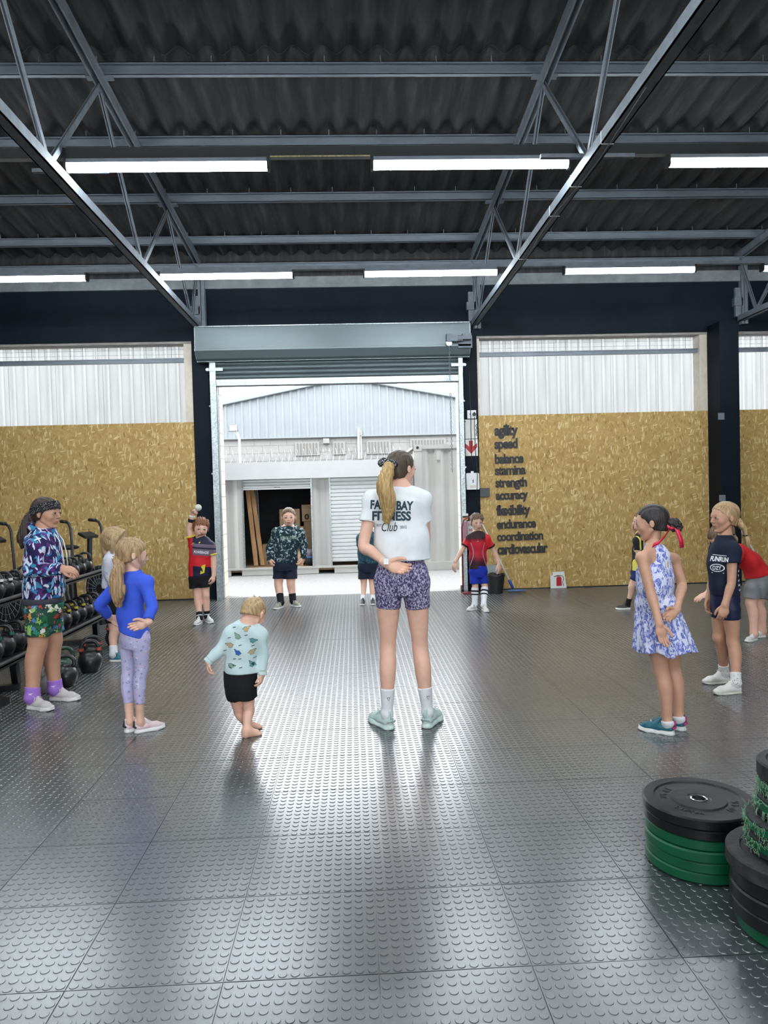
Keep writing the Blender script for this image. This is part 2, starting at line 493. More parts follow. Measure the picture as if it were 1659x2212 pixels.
for i in range(5):
    prof = [(11.16 - 0.03 * math.sin(PI * q / 8), z + 0.066 * q / 8) for q in range(9)] + [(11.175, z + 0.066), (11.175, z)]
    MB().prism(prof, -2.0, 1.665, 'x').build('slat', M_SHUT, door, smooth=0.7)
    z += 0.068
bb = MB().box(-2.0, 1.665, 11.13, 11.18, 3.215, 3.298); bb.box(-2.0, 1.665, 11.115, 11.19, 3.205, 3.222); bb.build('bottom_bar', M_GALV, door)
MB().box(-2.0, 1.665, 11.125, 11.185, 3.19, 3.206).build('rubber_seal', M_BLACK, door)
for xa, xb, s in ((-2.085, -1.985, 1), (1.645, 1.722, -1)):
    g = MB()
    g.box(xa, xb, 11.10, 11.115, 0, 3.56)
    g.box(xa, xb, 11.19, 11.25, 0, 3.56)
    xo = xa if s > 0 else xb - 0.012
    g.box(xo, xo + 0.012, 11.10, 11.25, 0, 3.56)
    g.build('guide_rail', M_GALV, door)
    b = MB().box(xa - 0.03 if s > 0 else xa - 0.11, xb + 0.11 if s > 0 else xb + 0.03, 11.085, 11.1, 3.42, 3.465)
    b.cyl(((xa - 0.02) if s > 0 else (xb + 0.02), 11.07, 3.44), ((xa - 0.02) if s > 0 else (xb + 0.02), 11.09, 3.44), 0.02, 8)
    b.build('stop_bracket', M_GALV, door)
    for z in (0.75, 1.9, 2.9):
        MB().cyl((xo + 0.006, 11.085, z), (xo + 0.006, 11.11, z), 0.014, 8).build('bolt', M_GALV, door)
mt = MB()
mt.box(1.44, 1.60, 10.80, 10.90, 3.74, 3.85)
mt.cyl((1.60, 10.85, 3.79), (1.68, 10.85, 3.79), 0.045, 12)
mt.box(1.675, 1.80, 10.79, 10.90, 3.765, 3.85)
mt.box(1.62, 1.83, 10.90, 10.93, 3.66, 3.84)
mt.build('motor', M_STEELPAINT, door)
MB().cyl((1.475, 10.83, 3.72), (1.475, 10.90, 3.72), 0.045, 14).build('chain_wheel', M_GALV, door)
ch = MB()
z = 3.71; k = 0
while z > 1.83:
    a = (k % 2) * PI / 2
    ch.tube([(1.478 + 0.012 * math.cos(t) * math.cos(a), 10.84 + 0.012 * math.cos(t) * math.sin(a), z + 0.02 * math.sin(t)) for t in np.linspace(0, 2 * PI, 7)], 0.0035, 4, False)
    z -= 0.034; k += 1
ch.build('pull_chain', M_STEELPAINT, door)

# other sides of the hall (behind and beside the camera)
wl = MB().box(-8.8, -8.6, -9.1, 11.5, 0, 5.6); o = wl.build('wall_left', M_SIDEWALL); o['kind'] = 'structure'
wr_ = MB().box(12.6, 12.8, -9.1, 11.5, 0, 5.6); o = wr_.build('wall_right', M_SIDEWALL); o['kind'] = 'structure'
wb = MB()
wb.box(-8.6, -6.0, -9.2, -9.0, 0, 5.6); wb.box(-1.0, 2.0, -9.2, -9.0, 0, 5.6); wb.box(7.0, 12.6, -9.2, -9.0, 0, 5.6)
wb.box(-6.0, -1.0, -9.2, -9.0, 3.8, 5.6); wb.box(2.0, 7.0, -9.2, -9.0, 3.8, 5.6)  # unseen gate openings added to bring daylight in from behind the camera
o = wb.build('wall_back', M_SIDEWALL); o['kind'] = 'structure'

# =================================================================== roof
SL = 0.083
def zt(y): return 5.05 + SL * (11.2 - y) if y > 1.0 else 5.05 + SL * 10.2 - SL * (1.0 - y)
ceil = struct('ceiling', (0, 1.0, 6.0))
m = MB()
for (ya, yb) in ((11.9, 1.0), (1.0, -9.3)):
    vs = [(-9, ya, zt(ya) + 0.36), (13, ya, zt(ya) + 0.36), (13, yb, zt(yb) + 0.36), (-9, yb, zt(yb) + 0.36)]
    m._add(vs, [(0, 1, 2, 3)])
m.build('roof_deck', M_ROOF, ceil)
PER = 0.26
def sheet_mesh(y0, y1):
    m = MB(); nx = 33; th = 0.007
    xs = np.linspace(-0.03, 4 * PER + 0.03, nx)
    ys = np.linspace(y0, y1, 3)
    vs = []
    for lay in (0, 1):
        for y in ys:
            for x in xs:
                vs.append((x, y, zt(y) + 0.20 + 0.042 * math.cos(2 * PI * x / PER) + lay * th))
    fs = []
    def I(l, j, i): return (l * 3 + j) * nx + i
    for j in range(2):
        for i in range(nx - 1):
            fs.append((I(0, j, i), I(0, j + 1, i), I(0, j + 1, i + 1), I(0, j, i + 1)))
            fs.append((I(1, j, i), I(1, j, i + 1), I(1, j + 1, i + 1), I(1, j + 1, i)))
    for i in range(nx - 1):
        for j in (0, 2):
            fs.append((I(0, j, i), I(0, j, i + 1), I(1, j, i + 1), I(1, j, i)))
    m._add(vs, fs)
    return m.mesh('roof_sheet', smooth=0.8)
s1, s2 = sheet_mesh(11.85, 6.87), sheet_mesh(7.2, 1.0)
for s in (s1, s2): s.materials.append(M_ROOF)
for k in range(-7, 8):
    lift = 0.006 * (k % 2)
    if -7 <= k <= 7: link('roof_sheet', s1, None, ceil, (k * 4 * PER + 0.35, -1.0, -6.0 + lift))
    if -6 <= k <= 6: link('roof_sheet', s2, None, ceil, (k * 4 * PER + 0.35, -1.0, -6.0 + 0.016 + lift))
PUR = [11.35, 10.70, 9.46, 8.20, 7.01, 5.8, 4.55, 3.3, 2.05]
def purlin(y, z0=None):
    zb = zt(y) + 0.05 if z0 is None else z0
    h, d, t = 0.115, 0.05, 0.005
    p = MB()
    p.box(-8.6, 12.6, y, y + t, zb, zb + h)
    p.box(-8.6, 12.6, y - d, y + t, zb, zb + t)
    p.box(-8.6, 12.6, y - d, y + t, zb + h - t, zb + h)
    p.box(-8.6, 12.6, y - d, y - d + t, zb, zb + 0.018)
    p.box(-8.6, 12.6, y - d, y - d + t, zb + h - 0.018, zb + h)
    p.build('purlin', M_PURLIN, ceil)
for y in PUR[1:]: purlin(y)
purlin(11.18, 4.905)
# hook bolts through the laps of the sheets
hb = MB()
for y in PUR[1:5]:
    for k in range(-11, 14):
        x = 0.35 + k * 2 * PER + 0.02
        hb.cyl((x, y - 0.055, zt(y) + 0.15), (x, y - 0.055, zt(y) + 0.215), 0.005, 5)
hb.build('hook_bolts', M_STEELPAINT, ceil)['kind'] = 'stuff'

def truss(x, label):
    t = thing('roof_truss', label, 'roof truss', (x, 11.2, 4.05), group='steel roof trusses')
    b = MB().box(x - 0.045, x + 0.045, -9, 11.22, 4.045, 4.055); b.box(x - 0.045, x - 0.035, -9, 11.22, 4.045, 4.135); b.box(x + 0.035, x + 0.045, -9, 11.22, 4.045, 4.135)
    b.build('bottom_chord', M_STEELPAINT, t)
    b = MB()
    for (ya, yb) in ((11.3, 1.0), (1.0, -9.0)):
        b.bar((x - 0.03, ya, zt(ya)), (x - 0.03, yb, zt(yb)), 0.012, 0.09)
        b.bar((x + 0.03, ya, zt(ya)), (x + 0.03, yb, zt(yb)), 0.012, 0.09)
        b.bar((x, ya, zt(ya) + 0.04), (x, yb, zt(yb) + 0.04), 0.11, 0.01)
    b.build('top_chord', M_STEELPAINT, t)
    def web(ya, za, yb, zb, w=0.05):
        a, c = (x, ya, za), (x, yb, zb)
        q = MB(); q.bar(a, c, w, 0.008, (1, 0, 0)); q.bar((x - w / 2, ya, za), (x - w / 2, yb, zb), 0.008, w * 0.8, (0, 1, 0.3))
        q.build('web_member', M_STEELPAINT, t)
    bn = [10.75, 8.25, 5.75, 3.25]; tn = [11.2, 9.48, 7.0, 4.5, 2.0]
    for i, y in enumerate(bn):
        web(tn[i], zt(tn[i]) - 0.03, y, 4.10); web(y, 4.10, tn[i + 1], zt(tn[i + 1]) - 0.03)
    for y in tn[1:4]:
        MB().box(x - 0.12, x + 0.12, y - 0.04, y + 0.04, zt(y) + 0.035, zt(y) + 0.05).build('cleat', M_STEELPAINT, t)
    q = MB().box(x + 0.0, x + 0.035, 11.17, 11.24, 4.0, 4.9); q.box(x + 0.045, x + 0.095, 11.17, 11.24, 4.0, 4.9); q.box(x - 0.01, x + 0.10, 11.235, 11.245, 4.0, 4.9)
    q.build('end_post', M_STEELPAINT, t)
    q = MB().box(x - 0.085, x - 0.0, 11.20, 11.25, 4.12, 4.56); q.box(x - 0.115, x + 0.02, 11.17, 11.25, 4.28, 4.40); q.build('splice_plate', M_STEELPAINT, t)
    return t
truss(-2.22, 'grey steel roof truss over the left end of the roller door')
truss(1.92, 'grey steel roof truss over the right end of the roller door')
truss(6.06, 'grey steel roof truss above the dark column at the far right')
truss(-6.36, 'grey steel roof truss beyond the left edge of the windows')
# cable ties and the earth wire on the chords
tie = thing('cable_run', 'thin pale cable tied along the right roof truss chord', 'cable', (1.92, 8, 4.14))
cb = MB().tube([(1.92 + 0.02 * math.sin(i * 1.3), 11.1 - i * 0.5, 4.045 - 0.006) for i in range(14)], 0.003, 5); cb.build('cable', M_STEELPAINT, tie)
for y in (8.0, 6.75, 5.35, 6.1):
    MB().box(1.873, 1.967, y, y + 0.007, 4.041, 4.137).build('cable_tie', M_WHITE, tie)

# =================================================================== tube lights
def tube_light(x0, x1, y, label, row, z=4.2):
    t = thing('tube_light', label, 'light', ((x0 + x1) / 2, y, z), group=row)
    h = MB().box(x0 + 0.01, x1 - 0.01, y - 0.04, y + 0.04, z + 0.025, z + 0.055); h.build('housing', M_STEELPAINT, t)
    MB().tube([(x0 + 0.02, y, z - 0.002), (x1 - 0.02, y, z - 0.002)], 0.034, 12).build('diffuser', M_TUBE, t, smooth=0.6)
    for xa in (x0, x1 - 0.022):
        MB().prism([(y - 0.045, z + 0.055), (y - 0.045, z - 0.02), (y - 0.03, z - 0.04), (y + 0.03, z - 0.04), (y + 0.045, z - 0.02), (y + 0.045, z + 0.055)], xa, xa + 0.022, 'x').build('end_cap', M_BLACK, t)
NM = ['far left', 'left', 'centre', 'right', 'far right']
def lightrow(y, xs, row, labs):
    for (x0, x1), lb in zip(xs, labs): tube_light(x0, x1, y, lb, row)
lightrow(6.03, [(-4.64, -3.04), (-2.21, -0.59), (0.22, 1.85), (2.65, 4.27)], 'near row of tube lights',
         ['lit tube light of the near row, beyond the left edge', 'lit tube light of the near row, left of the middle gap',
          'lit tube light of the near row, between the middle gap and the right truss', 'lit tube light of the near row, cut by the right edge'])
lightrow(9.0, [(-4.71, -3.08), (-2.24, -0.63), (0.20, 1.85), (2.65, 4.30), (5.13, 6.75)], 'far row of tube lights',
         ['lit tube light of the far row, cut by the left edge', 'lit tube light of the far row, just right of the left truss', 'lit tube light of the far row, just left of the right truss',
          'lit tube light of the far row, right of the right truss', 'lit tube light of the far row, peeking in at the right edge'])
for y in (3.0, 0.0, -3.0):  # unseen rows, added to brighten the people from the camera side
    lightrow(y, [(-4.7, -3.08), (-2.24, -0.63), (0.2, 1.85), (2.65, 4.3)], 'tube light rows behind the camera',
             ['lit tube light in a row out of the picture overhead'] * 4)
b = MB().box(-8.6, 12.6, 6.0, 6.06, 4.262, 4.345); o = b.build('light_rail', M_BLACK); tag(o, 'black painted board carrying the near row of tube lights', 'rail')
e = MB().box(-0.585, 0.215, 5.995, 6.0, 4.258, 4.268)
o = b = e.build('raw_edge', noisy('raw_board_edge', (0.35, 0.28, 0.14), 0.8, amt=0.6, scale=60)); b.parent = bpy.data.objects['light_rail']
b = MB().box(-8.6, 12.6, 8.97, 9.03, 4.258, 4.30); o = b.build('light_rail', M_STEELPAINT); tag(o, 'grey metal channel carrying the far row of tube lights', 'rail')
b = MB().box(-2.5, -1.9, 6.1, 6.14, 4.20, 4.23); o = b.build('conduit', M_STEELPAINT); tag(o, 'short grey conduit beside the left truss chord', 'conduit')
b = MB().box(1.55, 2.3, 5.8, 5.84, 4.15, 4.18); o = b.build('conduit', M_STEELPAINT); tag(o, 'short grey conduit crossing the right truss chord', 'conduit')
# =================================================================== yard outside
g = MB().box(-14, 14, 11.36, 40, -0.2, -0.004); o = g.build('ground_yard', M_ASPHALT); o['kind'] = 'structure'
g = MB().box(-14, 14, -30, -9.1, -0.2, -0.004); o = g.build('ground_rear', M_ASPHALT); o['kind'] = 'structure'
CY = 14.405
def corr(m, x0, x1, z0, z1, y, depth=0.036, per=0.28):
    xs = []; x = x0; k = 0
    pat = [(0, 0), (0.25, 0), (0.5, 1), (0.75, 1)]
    pts = []
    while x < x1:
        for u, d in pat:
            if x + u * per <= x1: pts.append((x + u * per, y + d * depth))
        x += per
    pts.append((x1, pts[-1][1]))
    N = len(pts)
    m._add([(a, b, z0) for a, b in pts] + [(a, b, z1) for a, b in pts], [(i, i + 1, i + 1 + N, i + N) for i in range(N - 1)])
c1 = thing('storage_container', 'grey storage container with an open roller hatch full of wooden boxes', 'container', (-0.8, CY, 0))
m = MB(); corr(m, -3.6, -2.14, 0.147, 2.1, CY, 0.05, 0.34); m.build('side_panel', M_CONT, c1)
m = MB(); corr(m, -0.80, -0.455, 0.147, 2.1, CY + 0.01, 0.05, 0.34); m.build('side_panel', M_CONT, c1)
m = MB(); corr(m, 1.10, 1.2, 0.147, 2.1, CY + 0.01); m.build('side_panel', M_CONT, c1)
for (a, b) in ((-3.6, -2.40), (-2.185, -0.70), (-0.395, 1.2)):
    MB().box(a, b, CY - 0.02, CY + 0.06, 0.004, 0.125).build('base_rail', M_CONT, c1)
MB().box(-3.6, 1.2, CY - 0.03, CY + 0.03, 0.112, 0.15).build('sill_rail', M_CONT, c1)
MB().box(-3.6, 1.2, CY + 0.1, CY + 2.4, 0.06, 0.135).build('container_floor', noisy('worn_plywood', (0.32, 0.22, 0.12), 0.7, amt=0.3, scale=5, stretch=(1, 6, 1)), c1)
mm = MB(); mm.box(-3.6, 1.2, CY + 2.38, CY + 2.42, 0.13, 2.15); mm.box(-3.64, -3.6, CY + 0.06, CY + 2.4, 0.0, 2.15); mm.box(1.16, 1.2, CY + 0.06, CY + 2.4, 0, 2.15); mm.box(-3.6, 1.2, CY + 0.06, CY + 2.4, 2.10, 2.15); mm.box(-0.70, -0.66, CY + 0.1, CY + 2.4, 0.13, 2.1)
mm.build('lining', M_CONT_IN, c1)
MB().box(-3.9, 1.195, CY - 0.10, CY + 0.0, 1.865, 2.19).build('fascia', M_WHITEOUT, c1)
def shutter(x0, x1, ztop, zbot, step):
    z = ztop
    while z - step > zbot - 0.001:
        prof = [(CY + 0.002, z - step), (CY - 0.02, z - step + 0.014), (CY - 0.022, z - 0.014), (CY + 0.002, z), (CY + 0.01, z), (CY + 0.01, z - step)]
        MB().prism(prof, x0, x1, 'x').build('slat', M_WHITEOUT, c1); z -= step
shutter(-2.115, -0.815, 1.86, 1.69, 0.057)
MB().box(-2.115, -0.815, CY - 0.022, CY + 0.01, 1.665, 1.694).build('bottom_bar', M_WHITEOUT, c1)
MB().box(-1.52, -1.40, CY - 0.026, CY - 0.02, 1.70, 1.712).build('handle', M_STEELPAINT, c1)
shutter(-0.43, 1.10, 1.86, 0.15, 0.0745)
for x in (-2.14, -0.815, -0.455, 1.09):
    MB().box(x, x + 0.027, CY - 0.03, CY + 0.02, 0.147, 1.865).build('hatch_frame', M_GALV, c1)
c2 = thing('shipping_container', 'taller grey corrugated shipping container behind the woman', 'container', (2.4, CY, 0))
m = MB(); corr(m, 1.37, 3.9, 0.16, 2.43, CY + 0.02, 0.04, 0.30); m.build('side_panel', M_CONT, c2)
MB().box(1.21, 1.37, CY - 0.02, CY + 0.14, 0.0, 2.46).build('corner_post', M_CONT, c2)
p = MB().box(1.21, 1.375, CY - 0.03, CY + 0.15, 2.34, 2.465); p.build('corner_casting', M_CONT, c2)
MB().lathe([(0.0, -0.002), (0.028, -0.002), (0.028, 0.002)], (1.29, CY - 0.032, 2.405), 12, 'y').build('casting_hole', M_BLACK, c2)
MB().box(1.37, 3.9, CY - 0.01, CY + 0.06, 0.0, 0.16).build('base_rail', M_CONT, c2)
MB().box(1.37, 3.9, CY + 0.0, CY + 0.08, 2.38, 2.46).build('top_rail', M_CONT, c2)
MB().box(1.21, 3.9, CY + 0.08, CY + 2.4, 2.40, 2.45).build('roof_panel', M_CONT, c2)
MB().box(1.66, 1.72, CY - 0.015, CY + 0.03, 2.16, 2.30).build('vent_hood', M_CONT, c2)
# --- what stands in the container
M_PLY = noisy('plywood', (0.58, 0.40, 0.20), 0.6, amt=0.22, scale=4, stretch=(1, 1, 7))
M_PLYD = noisy('darker_plywood', (0.34, 0.22, 0.115), 0.6, amt=0.25, scale=4, stretch=(1, 1, 7))
M_HOLE = mat('cut_out', (0.01, 0.009, 0.008), 0.9)
def text_obj(name, s, size, mat_, parent=None, depth=0.0, bold=0.0, space=1.0, width=None, height=None, shear=0.0):
    cu = bpy.data.curves.new(name, 'FONT'); cu.body = s; cu.size = size; cu.extrude = depth; cu.offset = bold
    cu.space_character = space; cu.shear = shear; cu.resolution_u = 3
    o = bpy.data.objects.new(name, cu); COL.objects.link(o)
    dg = bpy.context.evaluated_depsgraph_get()
    me = bpy.data.meshes.new_from_object(o.evaluated_get(dg))
    bpy.data.objects.remove(o); bpy.data.curves.remove(cu)
    v = np.array([p.co[:] for p in me.vertices])
    lo, hi = v.min(0), v.max(0)
    if width or height:
        sx = width / (hi[0] - lo[0]) if width else None
        sy = height / (hi[1] - lo[1]) if height else None
        sx = sx or sy; sy = sy or sx
        v[:, 0] = (v[:, 0] - lo[0]) * sx; v[:, 1] = (v[:, 1] - lo[1]) * sy
    me.vertices.foreach_set('co', v.ravel()); me.materials.clear(); me.materials.append(mat_)
    me.name = name; me.update()
    return me
def wall_text(name, s, x, y, z, width, height, mat_, parent, rotz=0.0, **kw):
    """lettering standing upright, reading towards -Y"""
    me = text_obj(name, s, 0.2, mat_, width=width, height=height, **kw)
    base = parent_loc(parent) if parent is not None else np.zeros(3)
    o = link(name, me, None, parent, tuple(np.array((x, y, z)) - base), (PI / 2, 0, rotz))
    return o
def plyo(x0, x1, y0, y1, z0, z1, m_, label, txt=None, slot=True, tx=0.5, th=0.12):
    t = thing('plyo_box', label, 'box', ((x0 + x1) / 2, (y0 + y1) / 2, z0), group='wooden jump boxes in the container')
    b = MB().box(x0, x1, y0, y1, z0, z1).build('body', m_, t)
    for (a, c) in ((x0, x0 + 0.02), (x1 - 0.02, x1)):
        MB().box(a, c, y0 - 0.003, y0, z0, z1).build('side_edge', m_, t)
    if slot:
        cx = (x0 + x1) / 2 - 0.02; zz = z1 - (z1 - z0) * 0.2
        MB().tube([(cx - 0.05, y0 - 0.001, zz), (cx + 0.05, y0 - 0.001, zz)], 0.018, 8).build('hand_slot', M_HOLE, t)
    if txt:
        w = 0.75 * th * len(txt)
        wall_text('stencil', txt, x0 + (x1 - x0) * tx - w / 2, y0 - 0.004, z0 + 0.03, w, th, M_HOLE, t, bold=0.006)
S_ = 6.9125
# sizes come from their depth in the container
plyo(-1.55, -1.02, 15.05, 15.5, 0.42, 0.90, M_PLY, 'pale wooden jump box behind the boy, on top of the stencilled box', 'O', True, 0.15)
plyo(-1.58, -1.02, 14.70, 15.04, 0.136, 0.42, M_PLY, 'pale wooden jump box on the floor behind the boy with a stencilled number', '50', False, 0.2, 0.10)
plyo(-1.85, -1.595, 15.02, 15.4, 0.136, 0.56, M_PLYD, 'dark wooden jump box standing left of the pale boxes', 'F', True, 0.6, 0.13)
plyo(-1.50, -1.09, 15.1, 15.48, 0.905, 1.26, M_PLYD, 'dark wooden jump box, top left of the pile', 'ONN', True, 0.5, 0.10)
plyo(-1.015, -0.73, 15.2, 15.6, 0.136, 1.0, M_PLYD, 'tall dark wooden jump box at the right of the pile', None, False)
plyo(-1.05, -0.72, 15.15, 15.5, 1.003, 1.34, M_PLYD, 'dark wooden jump box, top right of the pile', '0', False, 0.3, 0.12)
def plank(a, b, w, label):
    o = MB().bar(a, b, w, 0.03, (0, -1, 0.2)).build('timber_plank', noisy('orange_pine', (0.55, 0.30, 0.13), 0.6, amt=0.3, scale=3, stretch=(5, 5, 0.6)))
    tag(o, label, 'plank', 'planks leaning in the container')
plank((-2.12, 15.05, 1.66), (-1.97, 14.85, 0.15), 0.085, 'pine plank leaning in the container, the outermost one')
plank((-2.04, 15.12, 1.66), (-1.85, 14.92, 0.15), 0.08, 'pine plank leaning in the container, right of the outermost one')
for k in range(3):
    o = MB().cyl((-2.03 + k * 0.035, 15.3, 1.75), (-1.99 + k * 0.03, 15.3, 0.15), 0.011, 8).build('metal_pole', M_GALV)
    tag(o, ('left', 'middle', 'right')[k] + ' one of the thin metal poles behind the planks in the container', 'pole', 'metal poles in the container')
bag = thing('kit_bag', 'purple and black soft bag on the container floor', 'bag', (-0.86, 14.68, 0.14))
M_BAG1 = noisy('mauve_fabric', (0.19, 0.15, 0.2), 0.8); M_BAG2 = noisy('black_fabric', (0.012, 0.012, 0.014), 0.8); M_BAG3 = noisy('blue_fabric', (0.08, 0.15, 0.4), 0.7)
MB().sphere((-0.88, 14.68, 0.375), 0.13, 14, 8, (0.85, 1, 0.75)).build('upper', M_BAG1, bag, True)
MB().sphere((-0.88, 14.68, 0.238), 0.13, 14, 8, (0.95, 1, 0.72)).build('lower', M_BAG2, bag, True)
MB().lathe([(0.118, -0.02), (0.122, 0.0), (0.118, 0.02)], (-0.88, 14.68, 0.31), 16).build('band', M_BAG3, bag, True)
o = MB().sphere((-0.80, 14.62, 1.38), 0.17, 14, 8, (0.25, 0.6, 1.0)).build('punch_bag', noisy('red_vinyl', (0.5, 0.03, 0.04), 0.4), None, True)
tag(o, 'red vinyl pad hanging at the right edge of the hatch', 'pad')
# --- building across the yard
bd = thing('warehouse', 'pale warehouse with ribbed gable sheeting across the yard', 'building', (0, 18.4, 0))
MB().box(-9, 9, 18.4, 18.7, 0, 2.97).build('plinth_wall', M_PLASTER, bd)
z = 2.4
m = MB()
for r in range(3):
    for k in range(-22, 23):
        x = k * 0.4 + (0.2 if r % 2 else 0)
        m.box(x + 0.004, x + 0.396, 18.393, 18.4, 2.40 + r * 0.19 + 0.004, 2.40 + (r + 1) * 0.19 - 0.004)
bo = m.build('wall_blocks', M_PLASTER, bd); bo['kind'] = 'stuff'
pk = (-0.09, 4.385); sl = 0.193
m = MB()
k = 0; x = -9.0; pts = []
while x < 9.0:
    pts += [(x, 18.36), (x + 0.09, 18.36), (x + 0.115, 18.33), (x + 0.145, 18.33), (x + 0.17, 18.36)]
    x += 0.17 + 0.03
N = len(pts)
m._add([(a, b, 2.95) for a, b in pts] + [(a, b, pk[1] - sl * abs(a - pk[0])) for a, b in pts], [(i, i + 1, i + 1 + N, i + N) for i in range(N - 1)])
m.build('gable_sheeting', M_GABLE, bd)
MB().box(-9, 9, 18.31, 18.4, 2.95, 2.975).build('flashing', M_GABLE, bd)
for sgn in (-1, 1):
    a = (pk[0], 18.1, pk[1] + 0.07); c = (pk[0] + sgn * 9, 18.1, pk[1] + 0.07 - sl * 9)
    q = MB(); q._add([(a[0], 18.25, a[2] - 0.07), (c[0], 18.25, c[2] - 0.07), (c[0], 26, c[2] + 0.05), (a[0], 26, a[2] + 0.05)], [(0, 1, 2, 3)])
    q.bar((a[0], 18.3, a[2] - 0.035), (c[0], 18.3, c[2] - 0.035), 0.08, 0.09)
    q.build('roof_edge', M_GABLE, bd)
for (a, b, z0, z1, lb) in ((-1.36, -0.82, 2.545, 2.815, 'v1'), (-0.43, -0.18, 2.55, 2.81, 'v2'), (0.41, 0.95, 2.545, 2.81, 'v3'), (1.5, 2.33, 2.70, 2.83, 'v4')):
    v = MB().box(a - 0.03, b + 0.03, 18.36, 18.392, z0 - 0.03, z1 + 0.03).build('vent_block', M_PLASTER, bd)
    n = int((b - a) / 0.075)
    for i in range(n):
        x = a + (i + 0.22) * (b - a) / n
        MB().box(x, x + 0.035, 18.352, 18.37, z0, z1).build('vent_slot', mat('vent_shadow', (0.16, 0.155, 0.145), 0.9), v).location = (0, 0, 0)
MB().box(-0.69, -0.54, 18.3, 18.4, 2.80, 2.92).build('junction_box', M_PLASTER, bd)
MB().box(0.16, 0.21, 18.3, 18.36, 2.4, 3.16).build('downpipe', M_WHITE, bd)
MB().box(0.23, 0.26, 18.31, 18.36, 2.4, 3.1).build('downpipe', M_WHITE, bd)
fl = thing('flood_light', 'white flood light on a bent pole outside, left of the doorway', 'flood light', (-2.6, 17.2, 0))
MB().tube([(-2.58, 17.2, 0), (-2.58, 17.2, 2.86), (-2.62, 17.15, 3.0), (-2.66, 17.0, 3.06)], 0.028, 8).build('pole', M_WHITE, fl)
MB().prism([(-2.77, 3.02), (-2.55, 3.02), (-2.57, 3.18), (-2.75, 3.18)], 16.9, 16.98, 'y').build('lamp_head', M_GALV, fl)
MB().box(-2.74, -2.58, 16.89, 16.9, 3.04, 3.16).build('lamp_glass', M_WHITE, fl)
bw = thing('boundary_wall', 'low wall topped with tan bricks behind the containers', 'wall', (0, 16.95, 0))
MB().box(-9, 1.5, 16.95, 17.15, 0, 2.2).build('wall_body', M_PLASTER, bw)
for k in range(20):
    x = -3.0 + k * 0.225
    MB().box(x + 0.004, x + 0.221, 16.93, 17.17, 2.2, 2.275 + 0.006 * (k % 2)).build('brick', noisy('tan_brick', (0.60, 0.47, 0.36), 0.9, amt=0.15), bw)
rz = MB()
pts = []
for i in range(420):
    a = i * 0.42
    pts.append((-2.9 + i * 0.0098, 17.02 + 0.13 * math.cos(a), 2.45 + 0.15 * math.sin(a)))
rz.tube(pts, 0.0035, 4)
o = rz.build('razor_wire', M_GALV); tag(o, 'coil of thin razor wire above the tan brick wall', 'wire')
